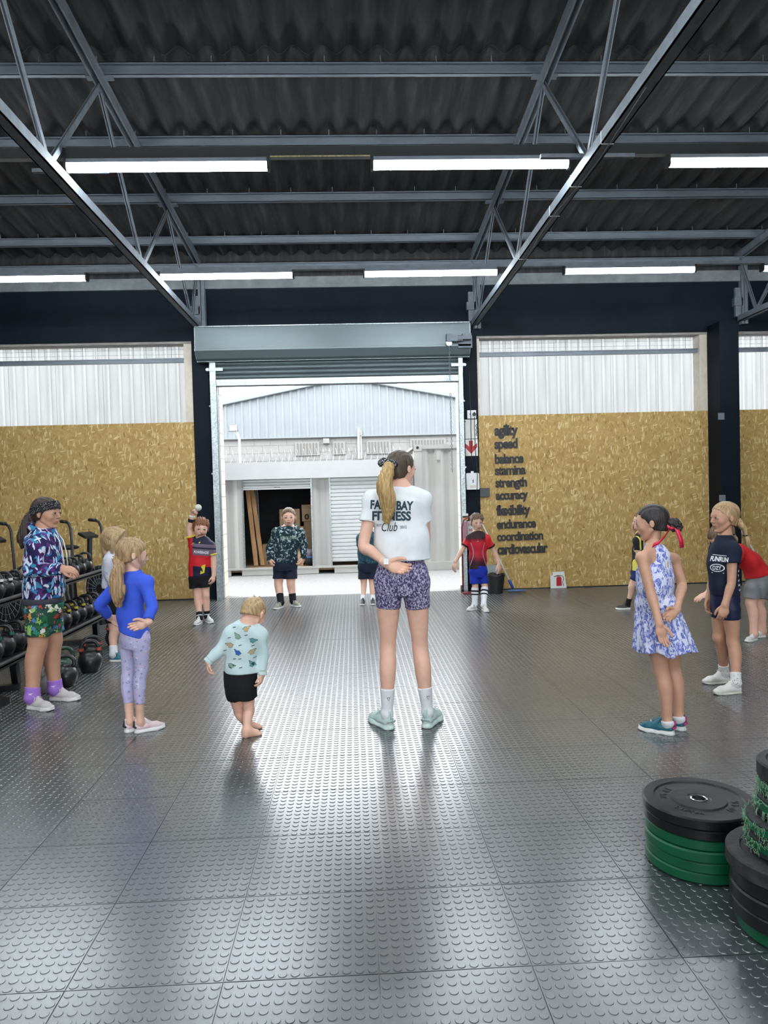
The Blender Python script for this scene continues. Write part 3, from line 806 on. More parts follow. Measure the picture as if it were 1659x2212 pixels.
# =================================================================== implicit-surface modelling for people and soft things
def smin(a, b, k):
    if k <= 0: return np.minimum(a, b)
    h = np.maximum(k - np.abs(a - b), 0.0) / k
    return np.minimum(a, b) - h * h * k * 0.25
class Vol:
    def __init__(s, lo, hi, h):
        s.h = h; s.lo = np.array(lo, float)
        s.n = np.maximum(np.ceil((np.array(hi, float) - s.lo) / h).astype(int) + 1, 4)
        s.ax = [(s.lo[i] + h * np.arange(s.n[i])).astype(np.float32) for i in range(3)]
        s.V = np.full(s.n, 0.2, np.float32)
    def sl(s, lo, hi, pad):
        a = np.clip(np.floor((np.array(lo) - pad - s.lo) / s.h).astype(int), 0, s.n)
        b = np.clip(np.ceil((np.array(hi) + pad - s.lo) / s.h).astype(int) + 1, 0, s.n)
        return tuple(slice(int(a[i]), int(b[i])) for i in range(3)), bool(np.all(b > a))
    def pts(s, sl):
        return s.ax[0][sl[0]][:, None, None], s.ax[1][sl[1]][None, :, None], s.ax[2][sl[2]][None, None, :]
    def _put(s, sl, d, k, op):
        if op == 'u': s.V[sl] = smin(s.V[sl], d, k)
        elif op == 'd': s.V[sl] = -smin(-s.V[sl], d, k)
    def cone(s, a, b, ra, rb, k=0.015, flat=None, op='u', caps=None, noise=None):
        a = np.asarray(a, float); b = np.asarray(b, float); R = max(ra, rb)
        g, ok = s.sl(np.minimum(a, b) - R, np.maximum(a, b) + R, k + 2 * s.h)
        if not ok: return s
        X, Y, Z = s.pts(g)
        d = cone_d(X, Y, Z, a, b, ra, rb, flat)
        if noise is not None: d = d + noise(X, Y, Z)
        for (p, n) in (caps or []):
            d = np.maximum(d, (X - p[0]) * n[0] + (Y - p[1]) * n[1] + (Z - p[2]) * n[2])
        s._put(g, d, k, op)
        return s
    def chain(s, P, R, k=0.015, flat=None, op='u', caps=None, sub=4):
        """one smooth tapering tube through the points"""
        P, R = spline(P, R, sub)
        m = max(R); g, ok = s.sl(P.min(0) - m, P.max(0) + m, k + 2 * s.h)
        if not ok: return s
        T_ = Vol.__new__(Vol); T_.h = s.h; T_.n = np.array([q.stop - q.start for q in g])
        T_.ax = [s.ax[q][g[q]] for q in range(3)]; T_.lo = np.array([a[0] for a in T_.ax], float); T_.V = np.full(T_.n, 0.2, np.float32)
        for i in range(len(P) - 1): T_.cone(P[i], P[i + 1], R[i], R[i + 1], 0.0, flat)
        d = T_.V
        for (p, n) in (caps or []):
            X, Y, Z = s.pts(g); d = np.maximum(d, ((X - p[0]) * n[0] + (Y - p[1]) * n[1] + (Z - p[2]) * n[2]).astype(np.float32))
        s._put(g, d, k, op)
        return s
    def ell(s, c, r, k=0.015, rot=None, op='u', noise=None):
        c = np.asarray(c, float); r = np.asarray(r, float); R = r.max()
        g, ok = s.sl(c - R, c + R, k + 2 * s.h)
        if not ok: return s
        X, Y, Z = s.pts(g)
        x, y, z = X - c[0], Y - c[1], Z - c[2]
        if rot is not None:
            x, y, z = (rot[0][0] * x + rot[0][1] * y + rot[0][2] * z, rot[1][0] * x + rot[1][1] * y + rot[1][2] * z, rot[2][0] * x + rot[2][1] * y + rot[2][2] * z)
        q = np.sqrt((x / r[0]) ** 2 + (y / r[1]) ** 2 + (z / r[2]) ** 2)
        q2 = np.sqrt((x / r[0] ** 2) ** 2 + (y / r[1] ** 2) ** 2 + (z / r[2] ** 2) ** 2) + 1e-9
        d = q * (q - 1.0) / q2
        if noise is not None: d = d + noise(X, Y, Z)
        s._put(g, d.astype(np.float32), k, op)
        return s
    def cut(s, p, n):
        """remove the side the normal points to"""
        n = unit(n); X, Y, Z = s.ax[0][:, None, None], s.ax[1][None, :, None], s.ax[2][None, None, :]
        s.V = np.maximum(s.V, ((X - p[0]) * n[0] + (Y - p[1]) * n[1] + (Z - p[2]) * n[2]).astype(np.float32))
        return s
    def warp(s, fn):
        X, Y, Z = s.ax[0][:, None, None], s.ax[1][None, :, None], s.ax[2][None, None, :]
        m = np.abs(s.V) < 0.06
        s.V = np.where(m, s.V + fn(X, Y, Z), s.V).astype(np.float32)
        return s
    def mesh_data(s):
        V = s.V
        # keep the border outside
        V[0] = np.maximum(V[0], 1e-3); V[-1] = np.maximum(V[-1], 1e-3); V[:, 0] = np.maximum(V[:, 0], 1e-3); V[:, -1] = np.maximum(V[:, -1], 1e-3)
        V[:, :, 0] = np.maximum(V[:, :, 0], 1e-3); V[:, :, -1] = np.maximum(V[:, :, -1], 1e-3)
        S = V < 0
        nx, ny, nz = V.shape
        cs = [S[i:nx - 1 + i, j:ny - 1 + j, k:nz - 1 + k] for i in (0, 1) for j in (0, 1) for k in (0, 1)]
        cnt = np.zeros(cs[0].shape, np.int8)
        for c in cs: cnt += c
        I, J, K = np.nonzero((cnt > 0) & (cnt < 8))
        cid = np.full(cs[0].shape, -1, np.int32); cid[I, J, K] = np.arange(len(I))
        P = np.zeros((len(I), 3)); Nn = np.zeros(len(I))
        C = [(0, 0, 0), (0, 0, 1), (0, 1, 0), (0, 1, 1), (1, 0, 0), (1, 0, 1), (1, 1, 0), (1, 1, 1)]
        vals = [V[I + i, J + j, K + k] for i, j, k in C]
        for a in range(8):
            for b in range(a + 1, 8):
                if sum(abs(C[a][q] - C[b][q]) for q in range(3)) != 1: continue
                va, vb = vals[a], vals[b]
                m = (va < 0) != (vb < 0)
                t = np.where(m, va / np.where(m, va - vb, 1), 0)
                for q in range(3):
                    P[:, q] += m * (C[a][q] + t * (C[b][q] - C[a][q]))
                Nn += m
        P = P / Nn[:, None] + np.stack([I, J, K], 1)
        P = P * s.h + s.lo
        Q = []
        for axi in range(3):
            sl0 = [slice(None)] * 3; sl1 = [slice(None)] * 3
            sl0[axi] = slice(0, -1); sl1[axi] = slice(1, None)
            a, b = S[tuple(sl0)], S[tuple(sl1)]
            ii = np.array(np.nonzero(a != b))
            o1, o2 = [q for q in range(3) if q != axi]
            ok = (ii[o1] > 0) & (ii[o2] > 0) & (ii[o1] < V.shape[o1] - 1) & (ii[o2] < V.shape[o2] - 1)
            ii = ii[:, ok]
            inside = a[tuple(ii)]
            def cell(d1, d2):
                w = [ii[0].copy(), ii[1].copy(), ii[2].copy()]; w[o1] = w[o1] - d1; w[o2] = w[o2] - d2
                return cid[w[0], w[1], w[2]]
            q = np.stack([cell(0, 0), cell(1, 0), cell(1, 1), cell(0, 1)], 1)
            flip = inside if axi != 1 else ~inside
            # winding so that normals point out
            q[flip] = q[flip][:, ::-1]
            q = q[:, ::-1]
            Q.append(q)
        Q = np.concatenate(Q)
        return P, Q
def spline(P, R, sub=4):
    P = np.array([np.asarray(p, float) for p in P]); R = np.array(R, float); n = len(P)
    if n < 3: return P, R
    op, orr = [], []
    for i in range(n - 1):
        p0, p1, p2, p3 = P[max(i - 1, 0)], P[i], P[i + 1], P[min(i + 2, n - 1)]
        r0, r1, r2, r3 = R[max(i - 1, 0)], R[i], R[i + 1], R[min(i + 2, n - 1)]
        for q in range(sub):
            t = q / sub
            h = lambda a, b, c, d: 0.5 * (2 * b + (c - a) * t + (2 * a - 5 * b + 4 * c - d) * t * t + (3 * b - a - 3 * c + d) * t ** 3)
            op.append(h(p0, p1, p2, p3)); orr.append(max(h(r0, r1, r2, r3), 0.001))
    op.append(P[-1]); orr.append(R[-1])
    return np.array(op), np.array(orr)
def cone_d(X, Y, Z, a, b, ra, rb, flat=None):
    a = np.asarray(a, float); ba = np.asarray(b, float) - a; L = float(ba @ ba) + 1e-9
    x, y, z = X - np.float32(a[0]), Y - np.float32(a[1]), Z - np.float32(a[2])
    sc = 1.0
    if flat is not None:
        n, sfl = flat
        dn = x * n[0] + y * n[1] + z * n[2]
        ban = float(ba @ np.asarray(n))
        e = (1.0 / sfl - 1.0)
        x, y, z = x + dn * e * n[0], y + dn * e * n[1], z + dn * e * n[2]
        ba = ba + np.asarray(n) * ban * e; L = float(ba @ ba) + 1e-9
        sc = 0.5 * (1 + min(1.0, sfl))
    t = np.clip((x * ba[0] + y * ba[1] + z * ba[2]) / L, 0, 1)
    d = np.sqrt((x - t * ba[0]) ** 2 + (y - t * ba[1]) ** 2 + (z - t * ba[2]) ** 2) - (ra + (rb - ra) * t)
    return (d * sc).astype(np.float32)
def np_mesh(name, parts, off):
    """one mesh out of several (P,Q) pieces"""
    Ps, Qs, n = [], [], 0
    for P, Q in parts:
        Ps.append(P); Qs.append(Q + n); n += len(P)
    P = np.concatenate(Ps) - np.asarray(off); Q = np.concatenate(Qs)
    me = bpy.data.meshes.new(name)
    me.vertices.add(len(P)); me.vertices.foreach_set('co', P.astype(np.float32).ravel())
    me.loops.add(Q.size); me.loops.foreach_set('vertex_index', Q.astype(np.int32).ravel())
    me.polygons.add(len(Q)); me.polygons.foreach_set('loop_start', np.arange(0, Q.size, 4, dtype=np.int32))
    me.polygons.foreach_set('use_smooth', np.ones(len(Q), bool))
    me.update(calc_edges=True)
    return me, P
def bounds(pts, pad):
    p = np.array(pts, float)
    return p.min(0) - pad, p.max(0) + pad
def lerp(a, b, t): return np.asarray(a, float) * (1 - t) + np.asarray(b, float) * t

# ------------------------------------------------------------------ skin, hair, cloth materials
def skin(name, col):
    col = tuple(col)
    def fn(t):
        f = t.noise(t.mapping(), 18, 3)
        at = t.new('ShaderNodeAttribute', attribute_name='tint')
        c = t.ramp(f, [(0.3, tuple(c * 0.93 for c in col)), (0.7, tuple(min(1, c * 1.06) for c in col))])
        t.color(t.mix(at.outputs['Fac'], c, (col[0] * 0.80, col[1] * 0.42, col[2] * 0.42)))
        t.b.inputs['Subsurface Weight'].default_value = 0.0
    return mat('skin_' + name, col, 0.48, 0, 0.4, fn)
def hairmat(name, dark, light, stretch=(60, 60, 6)):
    def fn(t):
        w = t.noise(t.mapping((6, 6, 4)), 1.0, 2)
        v0 = t.mapping(stretch)
        ad = t.new('ShaderNodeVectorMath', operation='ADD'); cm = t.new('ShaderNodeCombineXYZ')
        t.ln(t.math('MULTIPLY', w, 6.0), cm.inputs[0]); t.ln(v0, ad.inputs[0]); t.ln(cm.outputs[0], ad.inputs[1])
        f = t.noise(ad.outputs[0], 1.6, 3, 0.6)
        t.color(t.ramp(f, [(0.3, dark), (0.7, light)]))
        t.bump(f, 0.7, 0.008)
    return mat('hair_' + name, dark, 0.42, 0, 0.4, fn)
def cloth(name, col, rough=0.85, amt=0.08):
    return noisy('cloth_' + name, col, rough, 0, 0.25, amt=amt, scale=9, bump=0.12, bscale=90)
def fold(amp, f=38.0, seed=0.0, dirv=(1, 0.6, 0.35)):
    d = np.array(dirv)
    def g(X, Y, Z):
        return (amp * (np.sin(f * (X * d[0] + Y * d[1] + Z * d[2]) + seed + 2.1 * np.sin(9 * Z + seed)) * 0.6
                + np.sin(f * 0.47 * (X * d[1] - Y * d[0] + Z * 0.8) + seed * 2.3 + 1.7 * np.sin(11 * X + seed)) * 0.6)).astype(np.float32)
    return g

# ------------------------------------------------------------------ anatomy
def rotm(heading, pitch=0.0, roll=0.0):
    """rows: right, forward, up of a frame heading clockwise from +Y"""
    h = math.radians(heading); p = math.radians(pitch); r = math.radians(roll)
    f = np.array([math.sin(h) * math.cos(p), math.cos(h) * math.cos(p), -math.sin(p)])
    x = np.array([math.cos(h), -math.sin(h), 0.0])
    u = np.cross(x, f)
    x2 = math.cos(r) * x - math.sin(r) * u; u2 = math.sin(r) * x + math.cos(r) * u
    return np.stack([x2, f, u2])
class Head:
    def __init__(s, c, hh, heading, pitch=0, roll=0):
        s.c = np.array(c, float); s.hh = hh; s.R = rotm(heading, pitch, roll)
    def P(s, x, y, z): return s.c + s.hh * (np.array([x, y, z], float) @ s.R)
    def D(s, x, y, z): return np.array([x, y, z], float) @ s.R
def head_sdf(v, H, child=0.0, smile=0.0):
    P, h = H.P, H.hh
    R = H.R
    w = 1.0 + 0.05 * child; ch = child
    A = lambda *q: np.array(q) * h
    v.ell(P(0, -0.06, 0.13), A(0.325 * w, 0.415, 0.365), 0.02 * h, R)                       # cranium
    v.ell(P(0, 0.10, 0.00), A(0.262 * w, 0.265, 0.27), 0.08 * h, R)                         # mid face
    v.ell(P(0, 0.115, -0.20), A(0.205 * w, 0.215, 0.235), 0.09 * h, R)                      # lower face
    v.cone(P(0, 0.03, -0.20), P(0, 0.205, -0.40), 0.130 * h, 0.082 * h, 0.07 * h)           # jaw
    v.ell(P(0, 0.262, -0.425), A(0.075, 0.060, 0.062), 0.05 * h, R)                         # chin
    for sx in (-1, 1):
        v.ell(P(sx * 0.145 * w, 0.215, -0.10), A(0.095, 0.105, 0.10) * (1 + 0.10 * ch), 0.08 * h, R)   # cheek
        v.cone(P(sx * 0.215 * w, 0.0, -0.19), P(sx * 0.10, 0.18, -0.375), 0.055 * h, 0.055 * h, 0.08 * h)
    v.cone(P(-0.13, 0.30, 0.085), P(0.13, 0.30, 0.085), 0.052 * h, 0.052 * h, 0.07 * h)     # brow
    for sx in (-1, 1):
        v.ell(P(sx * 0.135, 0.43, 0.0), A(0.085, 0.078, 0.05), 0.05 * h, R, op='d')
        v.ell(P(sx * 0.135, 0.315, 0.0), A(0.078, 0.052, 0.055), 0.02 * h, R)
    ny = 0.445 - 0.020 * ch
    v.cone(P(0, 0.352, 0.03), P(0, ny, -0.115 + 0.008 * ch), 0.026 * h, (0.040 - 0.004 * ch) * h, 0.035 * h)
    for sx in (-1, 1): v.ell(P(sx * 0.038, 0.383, -0.128), A(0.030, 0.034, 0.024), 0.02 * h, R)
    sm = 0.02 * smile
    v.ell(P(0, 0.312, -0.24), A(0.10, 0.046, 0.075), 0.05 * h, R)                           # muzzle
    for sx in (-1, 1):
        v.cone(P(0, 0.374, -0.224), P(sx * (0.085 + sm), 0.330, -0.238 + sm), 0.017 * h, 0.009 * h, 0.018 * h)
        v.cone(P(0, 0.366, -0.262), P(sx * (0.072 + sm), 0.328, -0.250 + sm), 0.020 * h, 0.010 * h, 0.018 * h)
    v.cone(P(-0.075 - sm, 0.362, -0.243 + sm * 0.6), P(0.075 + sm, 0.362, -0.243 + sm * 0.6), 0.007 * h, 0.007 * h, 0.008 * h, op='d')
    for sx in (-1, 1):
        v.ell(P(sx * 0.338 * w, -0.03, -0.02), A(0.030, 0.068, 0.105), 0.03 * h, R)
        v.ell(P(sx * 0.372 * w, -0.02, -0.01), A(0.022, 0.036, 0.064), 0.02 * h, R, op='d')
def foot_frame(heel, toe):
    f = unit(np.array([toe[0] - heel[0], toe[1] - heel[1], 0.0])); x = np.array([f[1], -f[0], 0.0])
    return x, f, np.array([0, 0, 1.0])
def hand_sdf(v, wr, tip, nrm, L, thumb, curl=(0.25, 0.35, 0.25), spread=0.06, fist=0.0, wr_r=None):
    """wrist, a point the fingers aim at, palm normal, hand length, thumb side (+1/-1 along cross(dir, normal))"""
    wr = np.asarray(wr, float); d = unit(np.asarray(tip) - wr)
    n = np.asarray(nrm, float); n = unit(n - d * (n @ d)); sd = np.cross(d, n) * thumb
    k = 0.05 * L
    rw = wr_r or 0.135 * L
    v.cone(wr - d * 0.10 * L, wr + d * 0.06 * L, rw, rw * 0.98, k, (n, 0.8))
    v.cone(wr + d * 0.02 * L, wr + d * 0.30 * L, rw, 0.205 * L, 0.08 * L, (n, 0.52))
    v.cone(wr + d * 0.30 * L - sd * 0.03 * L, wr + d * 0.42 * L + sd * 0.03 * L, 0.205 * L, 0.195 * L, 0.08 * L, (n, 0.46))
    base = [(0.155, 0.49, 0.42, 0.056), (0.055, 0.52, 0.47, 0.058), (-0.05, 0.50, 0.43, 0.055), (-0.145, 0.455, 0.34, 0.050)]
    for i, (so, do, ln, r) in enumerate(base):
        p = wr + d * (do - 0.06) * L + sd * so * L
        dirv = unit(d + sd * spread * (1.5 - i))
        cur = dirv; ang = 0.0
        pts = [p]; rs = [r * L * 1.08]
        for q, (fr, c) in enumerate(zip((0.45, 0.30, 0.25), curl)):
            ang += c * (1.0 + 0.12 * i)
            dd = unit(dirv * math.cos(ang) + n * math.sin(ang))
            p = p + dd * ln * L * fr * (1.12 if q == 0 else 1.0)
            pts.append(p); rs.append(r * L * (1.0, 0.93, 0.80)[q])
        v.chain(pts, rs, 0.012 * L)
    p = wr + d * 0.12 * L + sd * 0.13 * L + n * 0.03 * L
    p1 = p + unit(d * 0.75 + sd * 0.62 + n * 0.28) * 0.22 * L
    p2 = p1 + unit(d * 0.88 + sd * 0.30 + n * (0.35 + fist)) * 0.16 * L
    p3 = p2 + unit(d * 0.95 + sd * 0.02 + n * (0.42 + fist)) * 0.13 * L
    v.chain([p, p1, p2, p3], [0.088 * L, 0.070 * L, 0.062 * L, 0.050 * L], 0.03 * L)

def eye_pair(H, parent, iris=(0.06, 0.035, 0.02)):
    mw = mat('eye_white', (0.75, 0.73, 0.70), 0.25)
    mi = mat('iris_%d' % int(iris[2] * 1000), iris, 0.2); h = H.hh
    off = parent_loc(parent)
    for sx in (-1, 1):
        c = H.P(sx * 0.135, 0.318, 0.0) - off
        m = MB(); m.sphere((0, 0.004 * h, 0), 1.0, 12, 8, (0.064 * h, 0.060 * h, 0.031 * h))
        m.cur = 1
        m.sphere((-sx * 0.004 * h, 0.046 * h, 0.001 * h), 1.0, 10, 8, (0.031 * h, 0.0235 * h, 0.030 * h))
        m.cur = 2
        m.tube([(-0.066 * h, 0.035 * h, 0.0), (-0.03 * h, 0.060 * h, 0.026 * h), (0.0, 0.067 * h, 0.033 * h), (0.03 * h, 0.060 * h, 0.026 * h), (0.066 * h, 0.035 * h, 0.0)], 0.0085 * h, 5)
        V = np.array(m.v) @ H.R
        m.v = [tuple(p) for p in V + c]
        link('eye', m.mesh('eye', smooth=True), [mw, mi, mat('lash_line', (0.03, 0.018, 0.014), 0.6)], parent)
def brows(H, parent, m_, smile=0.0):
    off = parent_loc(parent); h = H.hh
    sm = 0.02 * smile
    ml = MB().tube([H.P(x, y, z) - off for x, y, z in ((-0.082 - sm, 0.338, -0.238 + sm), (-0.04, 0.372, -0.246), (0, 0.384, -0.243), (0.04, 0.372, -0.246), (0.082 + sm, 0.338, -0.238 + sm))], [0.004 * h, (0.007 + 0.012 * smile) * h, (0.006 + 0.014 * smile) * h, (0.007 + 0.012 * smile) * h, 0.004 * h], 6)
    link('mouth', ml.mesh('mouth', smooth=True), mat('mouth_line', (0.20, 0.05, 0.045), 0.5), parent)
    for sx in (-1, 1):
        pts = [H.P(sx * a, b, c) - off for a, b, c in ((0.060, 0.368, 0.110), (0.13, 0.355, 0.124), (0.205, 0.297, 0.098))]
        mb = MB().tube(pts, [0.009 * h, 0.012 * h, 0.006 * h], 6)
        link('eyebrow', mb.mesh('eyebrow', smooth=True), m_, parent)

# ------------------------------------------------------------------ shoes
SHOES = {}
def shoe_meshes(style):
    if style in SHOES: return SHOES[style]
    h = 0.021
    lo, hi = (-0.24, -0.06, -0.03), (0.24, 1.06, 0.56)
    v = Vol(lo, hi, h); UP = (0, 0, 1)
    thick = {'runner': 0.15, 'court': 0.10, 'chunky': 0.16}[style]
    # sole
    pts = [((0, 0.13), 0.130), ((0.005, 0.42), 0.125), ((0.02, 0.68), 0.168), ((0.02, 0.86), 0.128)]
    V = None
    X, Y, Z = v.ax[0][:, None, None], v.ax[1][None, :, None], v.ax[2][None, None, :]
    for i in range(3):
        (a, ra), (b, rb) = pts[i], pts[i + 1]
        bx, by = b[0] - a[0], b[1] - a[1]; L = bx * bx + by * by
        t = np.clip(((X - a[0]) * bx + (Y - a[1]) * by) / L, 0, 1)
        d = np.sqrt((X - a[0] - t * bx) ** 2 + (Y - a[1] - t * by) ** 2) - (ra + (rb - ra) * t)
        V = d if V is None else smin(V, d, 0.05)
    d2 = V + 0 * Z
    rock = 0.10 * np.maximum(0, (Y - 0.72) / 0.3) ** 2 + 0.04 * np.maximum(0, (0.10 - Y) / 0.15) ** 2
    topz = thick * (1.0 - 0.25 * Y) + 0.6 * rock + 0.03 * np.maximum(0, 0.25 - Y)
    dz = np.maximum(rock * 0.6 - Z, Z - topz)
    v.V = np.maximum(d2 - 0.012 * np.sin(6 * Z / thick), dz).astype(np.float32)
    sole = v.mesh_data()
    u = Vol(lo, hi, h)
    u.cone((0, 0.14, 0.14), (0, 0.40, 0.17), 0.128, 0.135, 0.05)
    u.cone((0, 0.40, 0.17), (0.015, 0.70, 0.13), 0.130, 0.142, 0.06)
    u.cone((0.015, 0.70, 0.13), (0.02, 0.87, 0.11), 0.140, 0.105, 0.06, ((0, 0, 1), 0.8))
    u.cone((0, 0.15, 0.18), (0, 0.165, 0.40), 0.124, 0.112, 0.06, ((1, 0, 0), 0.82))
    u.cone((0, 0.46, 0.25), (0, 0.28, 0.42), 0.088, 0.070, 0.06, ((1, 0, 0), 1.0))
    u.cone((0, 0.055, 0.30), (0, 0.04, 0.42), 0.05, 0.032, 0.05)
    u.cone((0, 0.17, 0.36), (0, 0.185, 0.60), 0.088, 0.10, 0.02, op='d')
    u.V = np.maximum(u.V, ((thick * (1.0 - 0.25 * Y) + 0.05 * np.maximum(0, Y - 0.75)) - 0.02 - Z).astype(np.float32))
    upper = u.mesh_data()
    out = []
    for nm, (P, Q) in (('sole', sole), ('shoe', upper)):
        me, _ = np_mesh(nm, [(P, Q)], (0, 0, 0)); out.append(me)
    lc = MB()
    for i in range(5):
        y = 0.34 + i * 0.060; z = 0.372 - i * 0.034
        lc.tube([(-0.085, y + 0.01, z - 0.035), (-0.04, y, z + 0.005), (0.04, y + 0.012, z + 0.005), (0.085, y + 0.02, z - 0.035)], 0.015, 5)
    for sx in (-1, 1):
        lc.tube([(0, 0.33, 0.39), (sx * 0.07, 0.34, 0.45), (sx * 0.14, 0.36, 0.41), (sx * 0.09, 0.35, 0.37), (0, 0.34, 0.385)], 0.012, 5)
        lc.tube([(0, 0.33, 0.39), (sx * 0.09, 0.38, 0.38), (sx * 0.16, 0.41, 0.29)], 0.012, 5)
    st = MB()
    for y, z in ((0.42, 0.315), (0.53, 0.265)):
        st.tube([(-0.13, y, z - 0.11), (-0.075, y, z - 0.02), (0, y, z + 0.01), (0.075, y, z - 0.02), (0.13, y, z - 0.11)], 0.026, 6)
    out.append(lc.mesh('laces', smooth=True)); out.append(st.mesh('strap', smooth=True))
    SHOES[style] = out
    return out
def put_shoe(parent, heel, toe, mats, style='runner', lace='laces', z=0.0, scale_h=1.0):
    """heel and toe: ground points; mats = (upper, sole, lace, accent or None)"""
    so, upm, lcm, stm = shoe_meshes(style)
    L = math.hypot(toe[0] - heel[0], toe[1] - heel[1])
    x, f, u = foot_frame(heel, toe)
    M = Matrix(((x[0] * L, f[0] * L, 0, heel[0]), (x[1] * L, f[1] * L, 0, heel[1]), (0, 0, L * scale_h, z), (0, 0, 0, 1)))
    off = parent_loc(parent)
    M = Matrix.Translation(Vector(-off)) @ M
    def own(me, m_):
        c = me.copy(); c.materials.clear(); c.materials.append(m_); return c
    s = bpy.data.objects.new('shoe', own(upm, mats[0])); COL.objects.link(s); s.parent = parent; s.matrix_local = M
    for nm, me, m_ in (('sole', so, mats[1]), (lace, lcm if lace == 'laces' else stm, mats[2])):
        o = bpy.data.objects.new(nm, own(me, m_)); COL.objects.link(o); o.parent = s
    if len(mats) > 3 and mats[3] is not None:
        a = MB().tube([(-0.10, 0.02, 0.20), (-0.03, -0.015, 0.22), (0.03, -0.015, 0.22), (0.10, 0.02, 0.20)], 0.03, 6)
        a.tube([(0, -0.012, 0.2), (0, 0.0, 0.40)], 0.028, 6)
        o = link('heel_tab', a.mesh('heel_tab', smooth=True), mats[3], s)
    return s

# ------------------------------------------------------------------ lettering and prints laid on cloth
def bvh_of(ob):
    me = ob.data
    off = parent_loc(ob.parent) + np.array(ob.location) if ob.parent else np.array(ob.location)
    vs = [Vector(np.array(v.co) + off) for v in me.vertices]
    return BVHTree.FromPolygons(vs, [tuple(p.vertices) for p in me.polygons])
def lay_on(me, ob, centre, xdir, zdir, parent, name, lift=0.003, back=0.25):
    """project a flat mesh (its xy plane) onto a garment, seen along -normal"""
    bvh = bvh_of(ob); xd = unit(xdir); zd = unit(np.asarray(zdir) - xd * (np.asarray(zdir) @ xd)); n = np.cross(xd, zd)
    off = parent_loc(parent)
    co = np.array([v.co[:] for v in me.vertices])
    c = np.asarray(centre, float); out = []
    last = None
    for p in co:
        q = c + xd * p[0] + zd * p[1]
        hit = bvh.ray_cast(Vector(q + n * back), Vector(-n), 2 * back)
        if hit[0] is None: r = q if last is None else q + n * last
        else:
            r = np.array(hit[0]) + n * lift; last = float((r - q) @ n)
        out.append(r - off)
    me.vertices.foreach_set('co', np.array(out, np.float32).ravel()); me.update()
    return link(name, me, None, parent)
def centred(me, dense=None):
    v = np.array([p.co[:] for p in me.vertices]); lo, hi = v.min(0), v.max(0)
    v[:, :2] -= (lo[:2] + hi[:2]) / 2
    me.vertices.foreach_set('co', v.astype(np.float32).ravel()); me.update(); return me
def print_text(s, ob, parent, centre, xdir, zdir, width, height, m_, name='lettering', bold=0.004, lift=0.003, **kw):
    me = centred(text_obj(name, s, 0.2, m_, width=width, height=height, bold=bold, **kw))
    return lay_on(me, ob, centre, xdir, zdir, parent, name, lift)
def print_poly(polys, ob, parent, centre, xdir, zdir, m_, name='print', lift=0.003):
    import bmesh
    me = bpy.data.meshes.new(name); bm = bmesh.new()
    for poly in polys:
        bm.faces.new([bm.verts.new((x, y, 0)) for x, y in poly])
    bmesh.ops.triangulate(bm, faces=bm.faces[:])
    bm.to_mesh(me); bm.free(); me.materials.append(m_)
    return lay_on(me, ob, centre, xdir, zdir, parent, name, lift)
